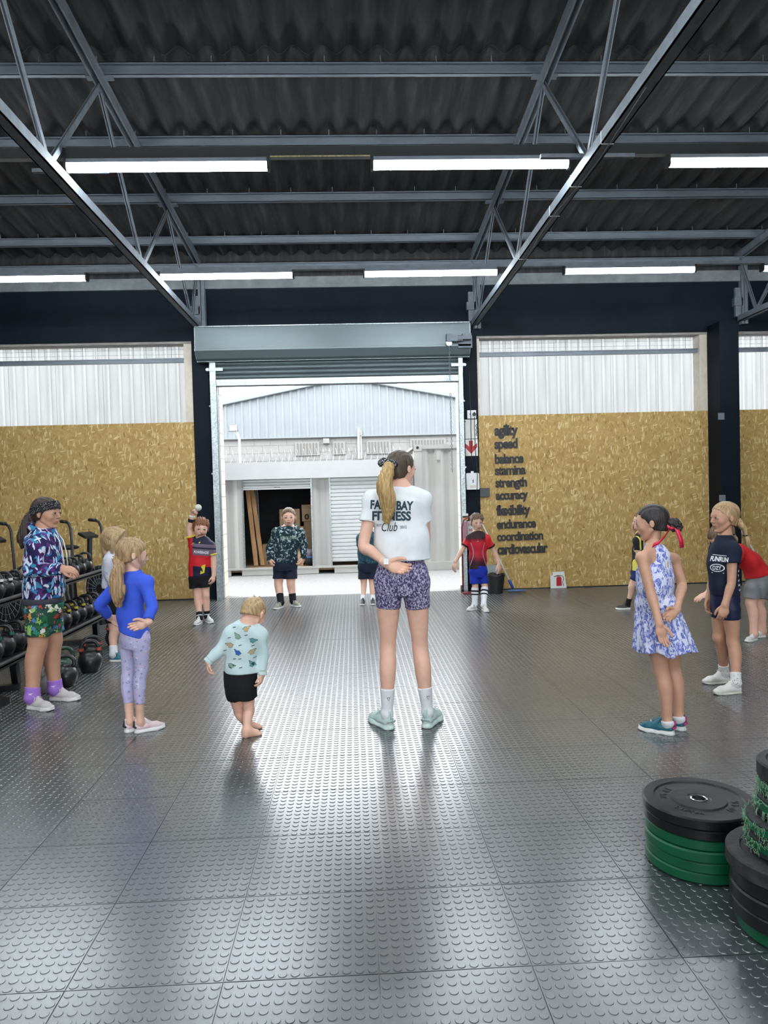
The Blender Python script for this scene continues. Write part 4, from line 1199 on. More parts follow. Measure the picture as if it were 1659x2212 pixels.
# joints, torso sections, heads and limb radii of the people, metres
PPL = {
    'woman': {'J':{'nb':(0.3063,4.8107,1.5583),'ls':(0.1297,4.8107,1.5044),'le':(0.0614,4.7507,1.2171),'lw':(0.2007,4.6207,1.1074),'lh':(0.3569,4.6107,1.0488),'rs':(0.4552,4.8107,1.5001),'re':(0.4724,4.8707,1.2286),'rw':(0.4503,5.0707,1.4644),'rh':(0.4064,5.0507,1.6034),'lhip':(0.2207,4.8107,0.9497),'lkn':(0.2048,4.8407,0.5345),'rhip':(0.3975,4.8107,0.9441),'rkn':(0.4188,4.8407,0.5269)},'feet':{'left_foot':[(0.1872,4.8168,0.0957),(0.2117,4.7707,0.0),(0.0755,5.0268,0.0)],'right_foot':[(0.4548,4.8189,0.0957),(0.4336,4.7712,-0.0),(0.5515,5.0361,-0.0)]},'T':[(0.3056,4.8107,0.9016,0.1622,0.0946),(0.3077,4.8107,0.9833,0.1784,0.1081),(0.3067,4.8107,1.1195,0.1352,0.0856),(0.3023,4.8107,1.3008,0.1442,0.0901),(0.297,4.8107,1.4456,0.155,0.0883),(0.297,4.8107,1.5134,0.1352,0.0649),(0.3046,4.8107,1.5628,0.0613,0.0541)],'H':(0.3259,4.8307,1.7054,0.2325,50,4,0),'r':{'thigh':0.0874,'th2':0.0721,'knee':0.0514,'calf':0.055,'ankle':0.0333,'ua':0.0424,'el':0.0369,'wr':0.0243,'neck':0.0514},'face':0,'base':(0.3181,4.9012,-0.0),'zpm':1109.6},
    'hoodie_girl': {'J':{'nb':(-2.3512,5.7128,1.3147),'rs':(-2.3483,5.5728,1.2307),'re':(-2.3922,5.5428,1.0475),'rw':(-2.1563,5.5128,1.0537),'rh':(-2.0589,5.5128,1.0446),'ls':(-2.3856,5.8528,1.2118),'le':(-2.3792,5.8628,1.0133),'lw':(-2.2628,5.7728,1.0192),'lh':(-2.1769,5.7328,1.0117),'rhip':(-2.3855,5.6428,0.691),'rkn':(-2.413,5.6528,0.4677),'lhip':(-2.368,5.7928,0.6835),'lkn':(-2.3619,5.8128,0.4693)},'feet':{'left_foot':[(-2.3632,5.824,0.0837),(-2.4085,5.8296,0.0),(-2.1568,5.7987,0.0)],'right_foot':[(-2.4468,5.6063,0.0837),(-2.4891,5.6234,0.0),(-2.254,5.5284,0.0)]},'T':[(-2.386,5.7128,0.6343,0.1271,0.1135),(-2.3819,5.7128,0.7421,0.1408,0.1317),(-2.3713,5.7128,0.9033,0.1435,0.1453),(-2.3638,5.7128,1.1003,0.1435,0.1362),(-2.359,5.7128,1.2255,0.1362,0.109),(-2.3596,5.7128,1.2792,0.109,0.0772),(-2.3465,5.7128,1.3235,0.0636,0.0599)],'H':(-2.328,5.7128,1.4614,0.247,104,0,0),'r':{'thigh':0.0863,'th2':0.0763,'knee':0.0672,'calf':0.0654,'ankle':0.0472,'ua':0.0545,'el':0.0454,'wr':0.0327,'neck':0.0563},'face':100,'base':(-2.3271,5.695,0.0),'zpm':1101.1},
    'blue_girl': {'J':{'nb':(-1.4774,4.9578,1.0534),'ls':(-1.6033,5.0578,0.9865),'le':(-1.7353,5.0578,0.8472),'lw':(-1.6956,5.1578,0.737),'lh':(-1.641,5.1978,0.7078),'rs':(-1.366,4.8778,1.0088),'re':(-1.3148,4.8278,0.8529),'rw':(-1.3368,4.7678,0.7611),'rh':(-1.4297,4.7578,0.7359),'lhip':(-1.535,5.0078,0.6105),'lkn':(-1.5436,5.0078,0.4122),'rhip':(-1.4233,4.9178,0.6245),'rkn':(-1.4328,4.9278,0.4352)},'feet':{'left_foot':[(-1.531,4.9585,0.0683),(-1.5604,4.9356,0.0),(-1.3972,5.063,0.0)],'right_foot':[(-1.4579,4.938,0.0683),(-1.4888,4.9172,-0.0),(-1.3172,5.0329,-0.0)]},'T':[(-1.4787,4.9578,0.5792,0.0985,0.0749),(-1.4762,4.9578,0.6498,0.104,0.0883),(-1.4982,4.9578,0.7918,0.0985,0.0772),(-1.4896,4.9578,0.9247,0.104,0.0772),(-1.4827,4.9578,1.0106,0.093,0.0599),(-1.4771,4.9578,1.0612,0.0394,0.0394)],'H':(-1.4689,4.9578,1.1836,0.2207,66,6,0),'r':{'thigh':0.0552,'th2':0.0489,'knee':0.0378,'calf':0.037,'ankle':0.026,'ua':0.0355,'el':0.0299,'wr':0.0213,'neck':0.0331},'face':50,'base':(-1.4409,4.9872,-0.0),'zpm':1268.8},
    'white_girl': {'J':{'nb':(-2.3275,7.2506,1.025),'rs':(-2.3421,7.1506,0.9663),'re':(-2.3569,7.1306,0.8339),'rw':(-2.3018,7.1006,0.7181),'rh':(-2.2533,7.1006,0.6885),'ls':(-2.3337,7.3506,0.9475),'le':(-2.3273,7.3506,0.8084),'lw':(-2.3203,7.3506,0.6865),'lh':(-2.3111,7.3506,0.6224),'rhip':(-2.3497,7.1906,0.4981),'rkn':(-2.338,7.2006,0.2913),'lhip':(-2.3209,7.3106,0.4782),'lkn':(-2.3113,7.3106,0.2698)},'feet':{'left_foot':[(-2.3384,7.3647,0.0678),(-2.3753,7.3679,0.0),(-2.1707,7.35,0.0)],'right_foot':[(-2.3346,7.1358,0.0678),(-2.3715,7.139,0.0),(-2.1668,7.1211,0.0)]},'T':[(-2.3356,7.2506,0.4881,0.1095,0.0899),(-2.3319,7.2506,0.591,0.1176,0.098),(-2.3438,7.2506,0.7287,0.106,0.0922),(-2.3437,7.2506,0.8886,0.1153,0.0968),(-2.3372,7.2506,0.974,0.1014,0.0645),(-2.3273,7.2506,1.0307,0.0484,0.0484)],'H':(-2.3117,7.2506,1.1523,0.2628,96,0,0),'r':{'thigh':0.0634,'th2':0.0553,'knee':0.0438,'calf':0.0415,'ankle':0.0311,'ua':0.0415,'el':0.0346,'wr':0.0242,'neck':0.0415},'face':100,'base':(-2.2711,7.2445,0.0),'zpm':867.6},
    'jersey_boy': {'J':{'nb':(-1.8938,9.2582,1.0218),'rs':(-1.9977,9.2582,0.9597),'re':(-2.0408,9.2382,1.1511),'rw':(-1.9919,9.2182,1.3238),'rh':(-1.8998,9.1982,1.4645),'ls':(-1.7886,9.2582,0.9384),'le':(-1.7583,9.2582,0.763),'lw':(-1.7528,9.2282,0.5764),'lh':(-1.7629,9.2082,0.4732),'rhip':(-1.9786,9.2582,0.4966),'rkn':(-1.9639,9.2382,0.3167),'lhip':(-1.8737,9.2582,0.4933),'lkn':(-1.8631,9.2382,0.3286)},'feet':{'left_foot':[(-1.8495,9.2225,0.0686),(-1.871,9.2531,0.0),(-1.7518,9.0829,0.0)],'right_foot':[(-1.9208,9.1233,0.0686),(-1.9143,9.1602,0.0),(-1.9504,8.9556,0.0)]},'T':[(-1.934,9.2582,0.4831,0.125,0.0915),(-1.9276,9.2582,0.5406,0.1341,0.0991),(-1.9162,9.2582,0.7072,0.1372,0.0991),(-1.9032,9.2582,0.8736,0.1372,0.1006),(-1.8957,9.2582,0.9643,0.1219,0.0732),(-1.8937,9.2582,1.0248,0.0518,0.0518)],'H':(-1.9011,9.2582,1.1643,0.2683,162,6,-6),'r':{'thigh':0.064,'th2':0.0549,'knee':0.0457,'calf':0.0457,'ankle':0.0305,'ua':0.0442,'el':0.0351,'wr':0.0259,'neck':0.0457},'face':165,'base':(-1.8719,9.1129,0.0),'zpm':656.0},
    'hoodie_boy': {'J':{'nb':(-0.904,10.3331,1.0667),'rs':(-1.0672,10.3331,1.0256),'re':(-1.1675,10.3631,0.8312),'rw':(-1.1771,10.3131,0.6656),'rh':(-1.1453,10.2731,0.5753),'ls':(-0.7535,10.3331,1.0165),'le':(-0.7038,10.3631,0.8174),'lw':(-0.7083,10.3131,0.6683),'lh':(-0.7388,10.2831,0.5957),'rhip':(-1.0521,10.3331,0.5239),'rkn':(-1.0685,10.3131,0.3057),'lhip':(-0.8917,10.3331,0.519),'lkn':(-0.8949,10.3131,0.3001)},'feet':{'left_foot':[(-0.8685,10.2716,0.0726),(-0.894,10.3019,0.0),(-0.7526,10.1335,0.0)],'right_foot':[(-1.0272,10.1602,0.0726),(-1.0104,10.1961,0.0),(-1.1034,9.9968,0.0)]},'T':[(-0.9712,10.3331,0.518,0.1565,0.1123),(-0.9695,10.3331,0.5724,0.165,0.1259),(-0.9582,10.3331,0.7252,0.1633,0.1327),(-0.9352,10.3331,0.9284,0.1735,0.1327),(-0.9155,10.3331,1.0212,0.1497,0.0885),(-0.9038,10.3331,1.0735,0.0646,0.0612)],'H':(-0.899,10.3331,1.2363,0.2756,176,0,0),'r':{'thigh':0.0817,'th2':0.0715,'knee':0.0561,'calf':0.0561,'ankle':0.0408,'ua':0.0681,'el':0.0578,'wr':0.0374,'neck':0.0578},'face':180,'base':(-0.9401,10.1571,0.0),'zpm':587.8},
    'toddler': {'J':{'nb':(-0.7024,4.834,0.7066),'ls':(-0.8092,4.814,0.6663),'le':(-0.8874,4.794,0.5621),'lw':(-0.9593,4.764,0.4964),'lh':(-0.9621,4.754,0.4242),'rs':(-0.6292,4.814,0.6441),'re':(-0.6109,4.814,0.524),'rw':(-0.619,4.784,0.3978),'rh':(-0.6314,4.764,0.3226),'lhip':(-0.8059,4.814,0.2762),'lkn':(-0.7866,4.864,0.1327),'rhip':(-0.7179,4.814,0.2728),'rkn':(-0.7154,4.814,0.1529)},'feet':{'left_foot':[(-0.7394,4.8802,0.0446),(-0.7593,4.8663,0.0),(-0.6487,4.9437,0.0)],'right_foot':[(-0.7283,4.7486,0.0446),(-0.7498,4.7372,0.0),(-0.6306,4.8006,0.0)]},'T':[(-0.7674,4.814,0.2507,0.0935,0.0729),(-0.7636,4.814,0.3224,0.1015,0.0793),(-0.7605,4.814,0.4179,0.103,0.0793),(-0.7497,4.814,0.5608,0.1015,0.0753),(-0.7227,4.814,0.6712,0.0872,0.0571),(-0.7006,4.834,0.7145,0.0444,0.0436)],'H':(-0.6698,4.854,0.7756,0.2124,34,34,0),'r':{'thigh':0.0436,'th2':0.0396,'knee':0.0325,'calf':0.0333,'ankle':0.0206,'ua':0.0349,'el':0.0301,'wr':0.0214,'neck':0.0428},'face':15,'base':(-0.6971,4.837,0.0),'zpm':1261.7},
    'hidden_boy': {'J':{'nb':(0.2001,10.4322,0.9742),'rs':(0.0908,10.4322,0.9147),'re':(0.0867,10.4322,0.7619),'rw':(0.1746,10.3122,0.6986),'rh':(0.2328,10.2922,0.7198),'ls':(0.306,10.4322,0.9084),'le':(0.3058,10.4322,0.7554),'lw':(0.223,10.3122,0.6972),'lh':(0.1749,10.2922,0.7216),'rhip':(0.1245,10.4322,0.4271),'rkn':(0.1231,10.4122,0.243),'lhip':(0.2459,10.4322,0.4234),'lkn':(0.2424,10.4122,0.2392)},'feet':{'left_foot':[(0.2387,10.2502,0.0651),(0.2375,10.2857,0.0),(0.2443,10.0886,0.0)],'right_foot':[(0.106,10.2697,0.0651),(0.1085,10.3051,0.0),(0.0947,10.1084,0.0)]},'T':[(0.1857,10.4322,0.4449,0.129,0.0977),(0.1878,10.4322,0.5234,0.1368,0.1055),(0.1921,10.4322,0.6803,0.1329,0.1016),(0.1964,10.4322,0.8371,0.1407,0.1016),(0.1987,10.4322,0.9252,0.1173,0.0743),(0.2001,10.4322,0.9742,0.0547,0.0508)],'H':(0.2037,10.4322,1.1073,0.2502,180,0,0),'r':{'thigh':0.0645,'th2':0.0547,'knee':0.041,'calf':0.0391,'ankle':0.0293,'ua':0.0469,'el':0.0391,'wr':0.0254,'neck':0.0469},'face':180,'base':(0.1713,10.197,0.0),'zpm':511.7},
    'red_boy': {'J':{'nb':(1.6101,9.5287,0.9871),'rs':(1.502,9.5287,0.929),'re':(1.3968,9.5287,0.7646),'rw':(1.3057,9.5087,0.625),'rh':(1.2748,9.4987,0.5191),'ls':(1.7315,9.5287,0.9115),'le':(1.8313,9.5487,0.7409),'lw':(1.88,9.5287,0.5785),'lh':(1.8932,9.5087,0.4537),'rhip':(1.5574,9.5287,0.4349),'rkn':(1.5599,9.5087,0.2983),'lhip':(1.6607,9.5287,0.4317),'lkn':(1.6866,9.5087,0.2942)},'feet':{'left_foot':[(1.6416,9.3724,0.0659),(1.6354,9.4078,0.0),(1.67,9.2112,0.0)],'right_foot':[(1.5456,9.4855,0.0659),(1.571,9.5109,0.0),(1.4298,9.3697,0.0)]},'T':[(1.6061,9.5287,0.4244,0.1035,0.0785),(1.6078,9.5287,0.4966,0.1107,0.0839),(1.6075,9.5287,0.641,0.1089,0.0839),(1.6121,9.5287,0.8393,0.1142,0.0839),(1.6144,9.5287,0.9383,0.1017,0.0607),(1.6102,9.5287,0.9925,0.0446,0.0446)],'H':(1.6008,9.5287,1.1314,0.2321,172,4,0),'r':{'thigh':0.0553,'th2':0.0482,'knee':0.0375,'calf':0.0411,'ankle':0.0286,'ua':0.0357,'el':0.0303,'wr':0.0214,'neck':0.0393},'face':176,'base':(1.5766,9.3749,0.0),'zpm':560.2},
    'dress_girl': {'J':{'nb':(1.8613,4.5207,1.159),'ls':(1.7569,4.4307,1.1132),'le':(1.7864,4.3907,0.9236),'lw':(1.8135,4.3207,0.7241),'lh':(1.8344,4.3107,0.5975),'rs':(2.0371,4.6207,1.0801),'re':(2.0868,4.6107,0.9123),'rw':(1.9472,4.3907,0.7909),'rh':(1.8333,4.3407,0.7381),'lhip':(1.8527,4.4807,0.6297),'lkn':(1.8972,4.5007,0.3956),'rhip':(1.9765,4.5807,0.6139),'rkn':(2.0167,4.6007,0.3669)},'feet':{'left_foot':[(1.9227,4.4807,0.0756),(1.9543,4.4542,0.0),(1.7788,4.6015,0.0)],'right_foot':[(2.0291,4.5555,0.0756),(2.0597,4.5279,0.0),(1.8895,4.6812,0.0)]},'T':[(1.9087,4.5207,0.666,0.1042,0.0782),(1.8948,4.5207,0.7581,0.1117,0.0878),(1.8732,4.5207,0.858,0.1027,0.0774),(1.8741,4.5207,1.0027,0.1102,0.0804),(1.8773,4.5207,1.1016,0.0953,0.0536),(1.8613,4.5207,1.159,0.0402,0.0387)],'H':(1.8518,4.5207,1.321,0.2219,292,5,0),'r':{'thigh':0.067,'th2':0.061,'knee':0.0447,'calf':0.0462,'ankle':0.0313,'ua':0.035,'el':0.0298,'wr':0.0223,'neck':0.0328},'face':314,'base':(1.9206,4.5662,0.0),'zpm':1343.2},
    'far_kid': {'J':{'nb':(3.5964,9.0871,0.9586),'ls':(3.514,9.0071,0.8672),'le':(3.5186,8.9871,0.7024),'lw':(3.5624,8.9871,0.5802),'lh':(3.5917,8.9871,0.5037),'rs':(3.6388,9.1671,0.8531),'re':(3.6159,9.2871,0.8771),'rw':(3.5526,9.2271,1.0219),'rh':(3.5451,9.1871,1.1164),'lhip':(3.5024,9.0571,0.4077),'lkn':(3.4578,9.0671,0.2859),'rhip':(3.6072,9.1271,0.3964),'rkn':(3.6348,9.1271,0.1957)},'feet':{'left_foot':[(3.4223,9.1117,0.0648),(3.4576,9.1129,0.0),(3.2614,9.1061,0.0)],'right_foot':[(3.6966,9.1263,0.0648),(3.732,9.1276,0.0),(3.5358,9.1207,0.0)]},'T':[(3.5519,9.0871,0.3569,0.0868,0.0718),(3.5504,9.0871,0.4486,0.0928,0.0778),(3.5587,9.0871,0.5706,0.0898,0.0748),(3.5712,9.0871,0.7535,0.0988,0.0778),(3.5841,9.0871,0.8751,0.0868,0.0569),(3.5963,9.0871,0.951,0.0419,0.0389)],'H':(3.6051,9.0871,1.1032,0.2469,276,0,0),'r':{'thigh':0.0539,'th2':0.0449,'knee':0.0359,'calf':0.0344,'ankle':0.0254,'ua':0.0359,'el':0.0299,'wr':0.021,'neck':0.0359},'face':275,'base':(3.4967,9.1168,0.0),'zpm':668.2},
    'navy_girl': {'J':{'nb':(2.797,5.4458,1.1344),'ls':(2.7919,5.3258,1.0611),'le':(2.7665,5.2958,0.827),'lw':(2.7003,5.2658,0.6633),'lh':(2.6692,5.2558,0.5589),'rs':(2.7981,5.5658,1.0423),'re':(2.7685,5.5858,0.82),'rw':(2.7256,5.5658,0.6684),'rh':(2.7045,5.5458,0.5499),'lhip':(2.805,5.3858,0.605),'lkn':(2.8255,5.3958,0.3645),'rhip':(2.7851,5.5058,0.5958),'rkn':(2.7802,5.5158,0.3698)},'feet':{'left_foot':[(2.7957,5.3068,0.0747),(2.8361,5.3117,0.0),(2.6114,5.2841,0.0)],'right_foot':[(2.8558,5.5943,0.0747),(2.8964,5.5979,0.0),(2.6708,5.5781,0.0)]},'T':[(2.7919,5.4458,0.582,0.1004,0.0825),(2.7932,5.4458,0.6696,0.1094,0.0933),(2.7836,5.4458,0.7898,0.1058,0.0969),(2.7784,5.4458,0.9465,0.1148,0.1094),(2.7961,5.4458,1.0701,0.0969,0.061),(2.7971,5.4458,1.139,0.043,0.0413)],'H':(2.7928,5.4458,1.2951,0.2404,262,0,0),'r':{'thigh':0.0646,'th2':0.0574,'knee':0.0439,'calf':0.0457,'ankle':0.0323,'ua':0.0377,'el':0.0305,'wr':0.0242,'neck':0.0386},'face':264,'base':(2.7537,5.443,0.0),'zpm':1115.0},
    'bend_boy': {'J':{'nb':(3.7004,7.1278,0.9386),'ls':(3.7151,7.0078,0.8497),'le':(3.5465,6.9778,0.6687),'lw':(3.4181,7.0078,0.4893),'lh':(3.3235,7.0078,0.4415),'rs':(3.855,7.2478,0.8373),'re':(3.7877,7.2678,0.6288),'rw':(3.6899,7.2278,0.4774),'rh':(3.6391,7.2278,0.4056),'lhip':(3.901,7.0678,0.5158),'lkn':(3.8892,7.0678,0.3664),'rhip':(4.0542,7.1878,0.4954),'rkn':(4.0217,7.1778,0.3394)},'feet':{'left_foot':[(3.9127,7.0662,0.0596),(3.9403,7.0834,0.0),(3.787,6.9876,0.0)],'right_foot':[(4.0712,7.1976,0.0596),(4.1026,7.206,0.0),(3.9281,7.1593,0.0)]},'T':[(3.9701,7.1278,0.4333,0.108,0.0845),(3.9899,7.1278,0.5294,0.1174,0.1056),(3.9914,7.1278,0.6501,0.115,0.0986),(3.9009,7.1278,0.7857,0.1174,0.0892),(3.7793,7.1278,0.8737,0.1033,0.0657),(3.6943,7.1278,0.9424,0.047,0.0446)],'H':(3.5999,7.1278,1.0209,0.2172,268,45,0),'r':{'thigh':0.0728,'th2':0.0646,'knee':0.0493,'calf':0.0516,'ankle':0.0376,'ua':0.047,'el':0.0376,'wr':0.0258,'neck':0.0423},'face':270,'base':(3.9395,7.1091,0.0),'zpm':851.9},
}
# =================================================================== building a person from its joints
def V3(p): return np.array(p, float)
class Person:
    def __init__(s, key, label, skin_mat, res=0.008, hres=0.005, child=1.0, hair=None, iris=(0.06, 0.035, 0.02), arm=1.0):
        d = PPL[key]; s.d = d; s.key = key
        s.root = thing('person', label, 'person', tuple(d['base']))
        s.J = {k: V3(v) for k, v in d['J'].items()}
        for c, k in (('l', 'left_foot'), ('r', 'right_foot')):
            for q, v in zip(('an', 'heel', 'toe'), d['feet'][k]): s.J[c + q] = V3(v)
        s.T = [tuple(t) for t in d['T']]; s.r = d['r']
        hx, hy, hz, hh, hd, hp, hr = d['H']
        s.H = Head((hx, hy, hz), hh, hd, hp, hr)
        s.R = rotm(d['face']); s.fw = s.R[1]; s.rtv = s.R[0]
        s.res, s.hres, s.child = res, hres, child; s.skin = skin_mat
        s.off = np.array(d['base'], float); s.iris = iris; s.hairm = hair
        s.tf = s.fw
        s.parts = {}; s.arm = arm
    def add(s, name, vol, m_, parent=None):
        P, Q = vol.mesh_data()
        me, _ = np_mesh(name, [(P, Q)], s.off)
        o = link(name, me, m_, parent or s.root); s.parts.setdefault(name, []).append(o)
        return o
    def leg_pts(s, c):
        J, r = s.J, s.r; hp, kn, an = J[c + 'hip'], J[c + 'kn'], J[c + 'an']; back = -s.fw * r['calf'] * 0.22
        P = [hp, lerp(hp, kn, 0.45), lerp(hp, kn, 0.82), kn, lerp(kn, an, 0.30) + back, lerp(kn, an, 0.62) + back * 0.6, lerp(kn, an, 0.88), an]
        R = [r['thigh'], r['th2'], r['knee'] * 1.08, r['knee'], r['calf'], r['calf'] * 0.80, r['ankle'] * 1.03, r['ankle']]
        return P, R
    def leg_at(s, c, f):
        """point, radius and direction on the leg; f 0..1 hip to knee, 1..2 knee to ankle"""
        P, R = s.leg_pts(c); fs = [0, 0.45, 0.82, 1.0, 1.30, 1.62, 1.88, 2.0]
        q = np.array([[np.interp(f, fs, [p[i] for p in P]) for i in range(3)]])[0]
        J = s.J; d = unit(J[c + 'kn'] - J[c + 'hip']) if f <= 1 else unit(J[c + 'an'] - J[c + 'kn'])
        return q, float(np.interp(f, fs, R)), d
    def torso_cones(s, v, T, grow, k, mul=1.0, top_cap=None, bottom=True, nmax=99):
        up = unit(V3(T[1][:3]) - V3(T[0][:3]))
        caps = []
        if bottom: caps.append((V3(T[0][:3]) - up * 0.012, -up))
        if top_cap is not None: caps.append(top_cap)
        for i in range(min(len(T) - 1, nmax)):
            a, b = T[i], T[i + 1]
            v.cone(a[:3], b[:3], a[3] * mul + grow, b[3] * mul + grow, k, (s.tf, 0.5 * (a[4] / a[3] + b[4] / b[3])), caps=caps)
    def body(s, torso=0.87, barefoot=False, hands=None, smile=0.0, smooth_arm=True, face=True):
        J, r, T = s.J, s.r, s.T
        allp = [J[k] for k in J] + [V3(t[:3]) for t in T]
        lo, hi = bounds(allp, 0.12); lo[2] = -0.03; hi[2] = max(hi[2], s.H.c[2])
        v = Vol(lo, hi, s.res)
        s.torso_cones(v, T, 0.0, 0.03, torso)
        for c in 'lr':
            top = V3(T[-2][:3])
            v.cone(lerp(J['nb'], s.H.c, 0.12), lerp(J['nb'], J[c + 's'], 0.8), r['neck'] * 0.55, r['ua'] * 0.6, 0.05)
            v.cone(lerp(top, J[c + 's'], 0.35), J[c + 's'], r['ua'] * 0.95 * s.arm, r['ua'] * s.arm, 0.04)
            am = s.arm
            v.chain([J[c + 's'], lerp(J[c + 's'], J[c + 'e'], 0.45), J[c + 'e'], lerp(J[c + 'e'], J[c + 'w'], 0.28), lerp(J[c + 'e'], J[c + 'w'], 0.65), J[c + 'w']],
                    [r['ua'] * am, r['ua'] * 0.95 * am, r['el'] * am, r['el'] * 1.02 * am, (r['el'] * 0.35 + r['wr'] * 0.65) * min(1, am + 0.1), r['wr']], 0.02)
            kn, an = J[c + 'kn'], J[c + 'an']
            P_, R_ = s.leg_pts(c); v.chain(P_, R_, 0.02)
            v.ell(kn + s.fw * r['knee'] * 0.22, (r['knee'] * 0.78,) * 3, 0.03)
            if barefoot:
                he, to = J[c + 'heel'], J[c + 'toe']; L = np.linalg.norm(to - he); x, f, u = foot_frame(he, to)
                v.cone(an, he + f * 0.14 * L + u * 0.12 * L, r['ankle'], 0.12 * L, 0.03)
                v.cone(he + f * 0.13 * L + u * 0.13 * L, he + f * 0.70 * L + u * 0.11 * L, 0.125 * L, 0.12 * L, 0.03)
                v.cone(an + f * 0.1 * L, he + f * 0.65 * L + u * 0.12 * L, r['ankle'] * 0.8, 0.11 * L, 0.04)
                for q in range(5):
                    b = he + f * (0.74 + 0.02 * (2 - abs(q - 1))) * L + x * (q - 2) * 0.075 * L + u * 0.07 * L
                    v.cone(b, b + f * 0.16 * L, 0.06 * L, 0.045 * L if q else 0.05 * L, 0.012)
            else:
                he, to = J[c + 'heel'], J[c + 'toe']; L = np.linalg.norm(to - he); x, f, u = foot_frame(he, to)
                v.cone(an, he + f * 0.22 * L + u * 0.2 * L, r['ankle'], 0.09 * L, 0.02)
                v.cone(he + f * 0.2 * L + u * 0.2 * L, he + f * 0.6 * L + u * 0.16 * L, 0.09 * L, 0.08 * L, 0.02)
        neck0, neck1 = J['nb'], s.H.P(0, -0.12, -0.24)
        v.cone(neck0, neck1, r['neck'] * 1.05, r['neck'] * 0.95, 0.04)
        v.cut((0, 0, -0.001), (0, 0, -1))
        parts = [v.mesh_data()]
        h = s.H.hh
        hv = Vol(s.H.c - 0.72 * h, s.H.c + 0.72 * h, s.hres)
        head_sdf(hv, s.H, s.child, smile)
        hv.cone(lerp(neck0, neck1, 0.5), s.H.P(0, -0.06, -0.15), r['neck'] * 0.97, r['neck'] * 0.92, 0.04 * h)
        hv.cone(s.H.P(0, -0.09, -0.2), s.H.P(0, -0.12, 0.0), r['neck'] * 0.92, r['neck'] * 0.9, 0.05 * h)
        hv.cut(lerp(neck0, neck1, 0.35), neck0 - neck1)
        parts.append(hv.mesh_data()); nb = len(parts[0][0]); nh = len(parts[1][0])
        hands = hands or {}
        for c in 'lr':
            o = dict(n=(0, -1, 0), thumb=1, curl=(0.3, 0.4, 0.3), L=None); o.update(hands.get(c, {}))
            if o.get('skip'): continue
            L = o['L'] or 0.68 * h
            w = J[c + 'w']; lo, hi = w - 1.25 * L, w + 1.25 * L
            q = Vol(lo, hi, max(s.hres * 0.62, 0.0028))
            q.cone(lerp(J[c + 'e'], w, 0.75), w, (r['wr'] + (r['el'] - r['wr']) * 0.22) * min(1, s.arm + 0.1), r['wr'], 0.0)
            hand_sdf(q, w, J[c + 'h'], o['n'], L, o['thumb'], o['curl'], o.get('spread', 0.06), o.get('fist', 0.0), r['wr'] * 0.98)
            parts.append(q.mesh_data())
        me, P = np_mesh('body', parts, s.off)
        # lips tint
        loc = ((P[nb:nb + nh] + s.off - s.H.c) / h) @ s.H.R.T
        t = np.zeros(len(P), np.float32)
        lip = (np.abs(loc[:, 0]) < 0.095) & (loc[:, 2] > -0.30) & (loc[:, 2] < -0.20) & (loc[:, 1] > 0.30)
        t[nb:nb + nh] = lip * np.clip(1.2 - (np.abs(loc[:, 2] + 0.247) / 0.045) ** 2, 0, 1) * 0.35
        at = me.attributes.new('tint', 'FLOAT', 'POINT'); at.data.foreach_set('value', t)
        s.bodyo = link('body', me, s.skin, s.root)
        if face:
            eye_pair(s.H, s.root, s.iris)
            if s.hairm: brows(s.H, s.root, s.hairm, smile)
        return s
    # ------------------------------------------------------------ clothes
    def top(s, m_, sleeve=0.8, ease=0.012, hem=None, secs=None, sl_r=None, sl_end=None, folds=0.004, name='shirt', collar=None, seed=0.0, hemn=None, hres=None, sleeve_m=None, sides='lr', ncap=0.012):
        J, r = s.J, s.r
        T = secs or s.T
        pts = [V3(t[:3]) for t in T] + [J[c + k] for c in 'lr' for k in 'sew']
        pad = max(t[3] for t in T) + ease + 0.03
        lo, hi = bounds(pts, pad)
        v = Vol(lo, hi, hres or s.res * 0.9)
        nax = unit(s.H.P(0, -0.09, -0.22) - J['nb'])
        s.torso_cones(v, T, ease, 0.04, 1.0, (J['nb'] + nax * ncap, nax), False)
        top = V3(T[-2][:3])
        for c in sides:
            v.cone(J['nb'] - nax * 0.01, J[c + 's'], r['neck'] * 0.9, r['ua'] * 0.8 + ease, 0.05, caps=[(J['nb'] + nax * ncap, nax)])
        for c in sides:
            sh, el, wr = J[c + 's'], J[c + 'e'], J[c + 'w']
            ru = (sl_r or r['ua'] + ease); re_ = (sl_end or ru)
            v.cone(lerp(top, sh, 0.25), sh, ru * 1.02, ru * 1.02, 0.05)
            if sleeve <= 1.0:
                e = lerp(sh, el, sleeve)
                v.cone(sh, e + unit(el - sh) * 0.02, ru, re_, 0.035, caps=[(e, unit(el - sh))])
            else:
                e = lerp(el, wr, sleeve - 1.0)
                rm = lerp([ru], [re_], 0.5)[0]
                v.chain([sh, lerp(sh, el, 0.5), el, lerp(el, e, 0.5), e + unit(wr - el) * 0.03], [ru, ru * 0.97, rm, rm * 0.6 + re_ * 0.4, re_], 0.03, caps=[(e, unit(wr - el))])
        if folds: v.warp(fold(folds, 40, seed))
        v.cone(J['nb'] - nax * 0.004, J['nb'] + nax * 0.2, r['neck'] * 1.06, r['neck'] * 1.3, 0.008, op='d')
        if hem is not None:
            if isinstance(hem, (int, float)): v.cut((0, 0, hem), (0, 0, -1))
            else: v.cut(hem, hemn)
        o = s.add(name, v, m_)
        if collar is not None:
            ringc = J['nb'] + (s.H.c - J['nb']) * collar[1]; ax = unit(s.H.c - J['nb'])
            x = unit(np.cross(ax, s.fw)); y = np.cross(ax, x)
            rr = r['neck'] * collar[2]
            mb = MB().tube([ringc + rr * (x * math.cos(t) + y * math.sin(t)) - s.off for t in np.linspace(0, 2 * PI, 21)], collar[3], 6, False)
            link('collar', mb.mesh('collar', smooth=True), collar[0], s.root)
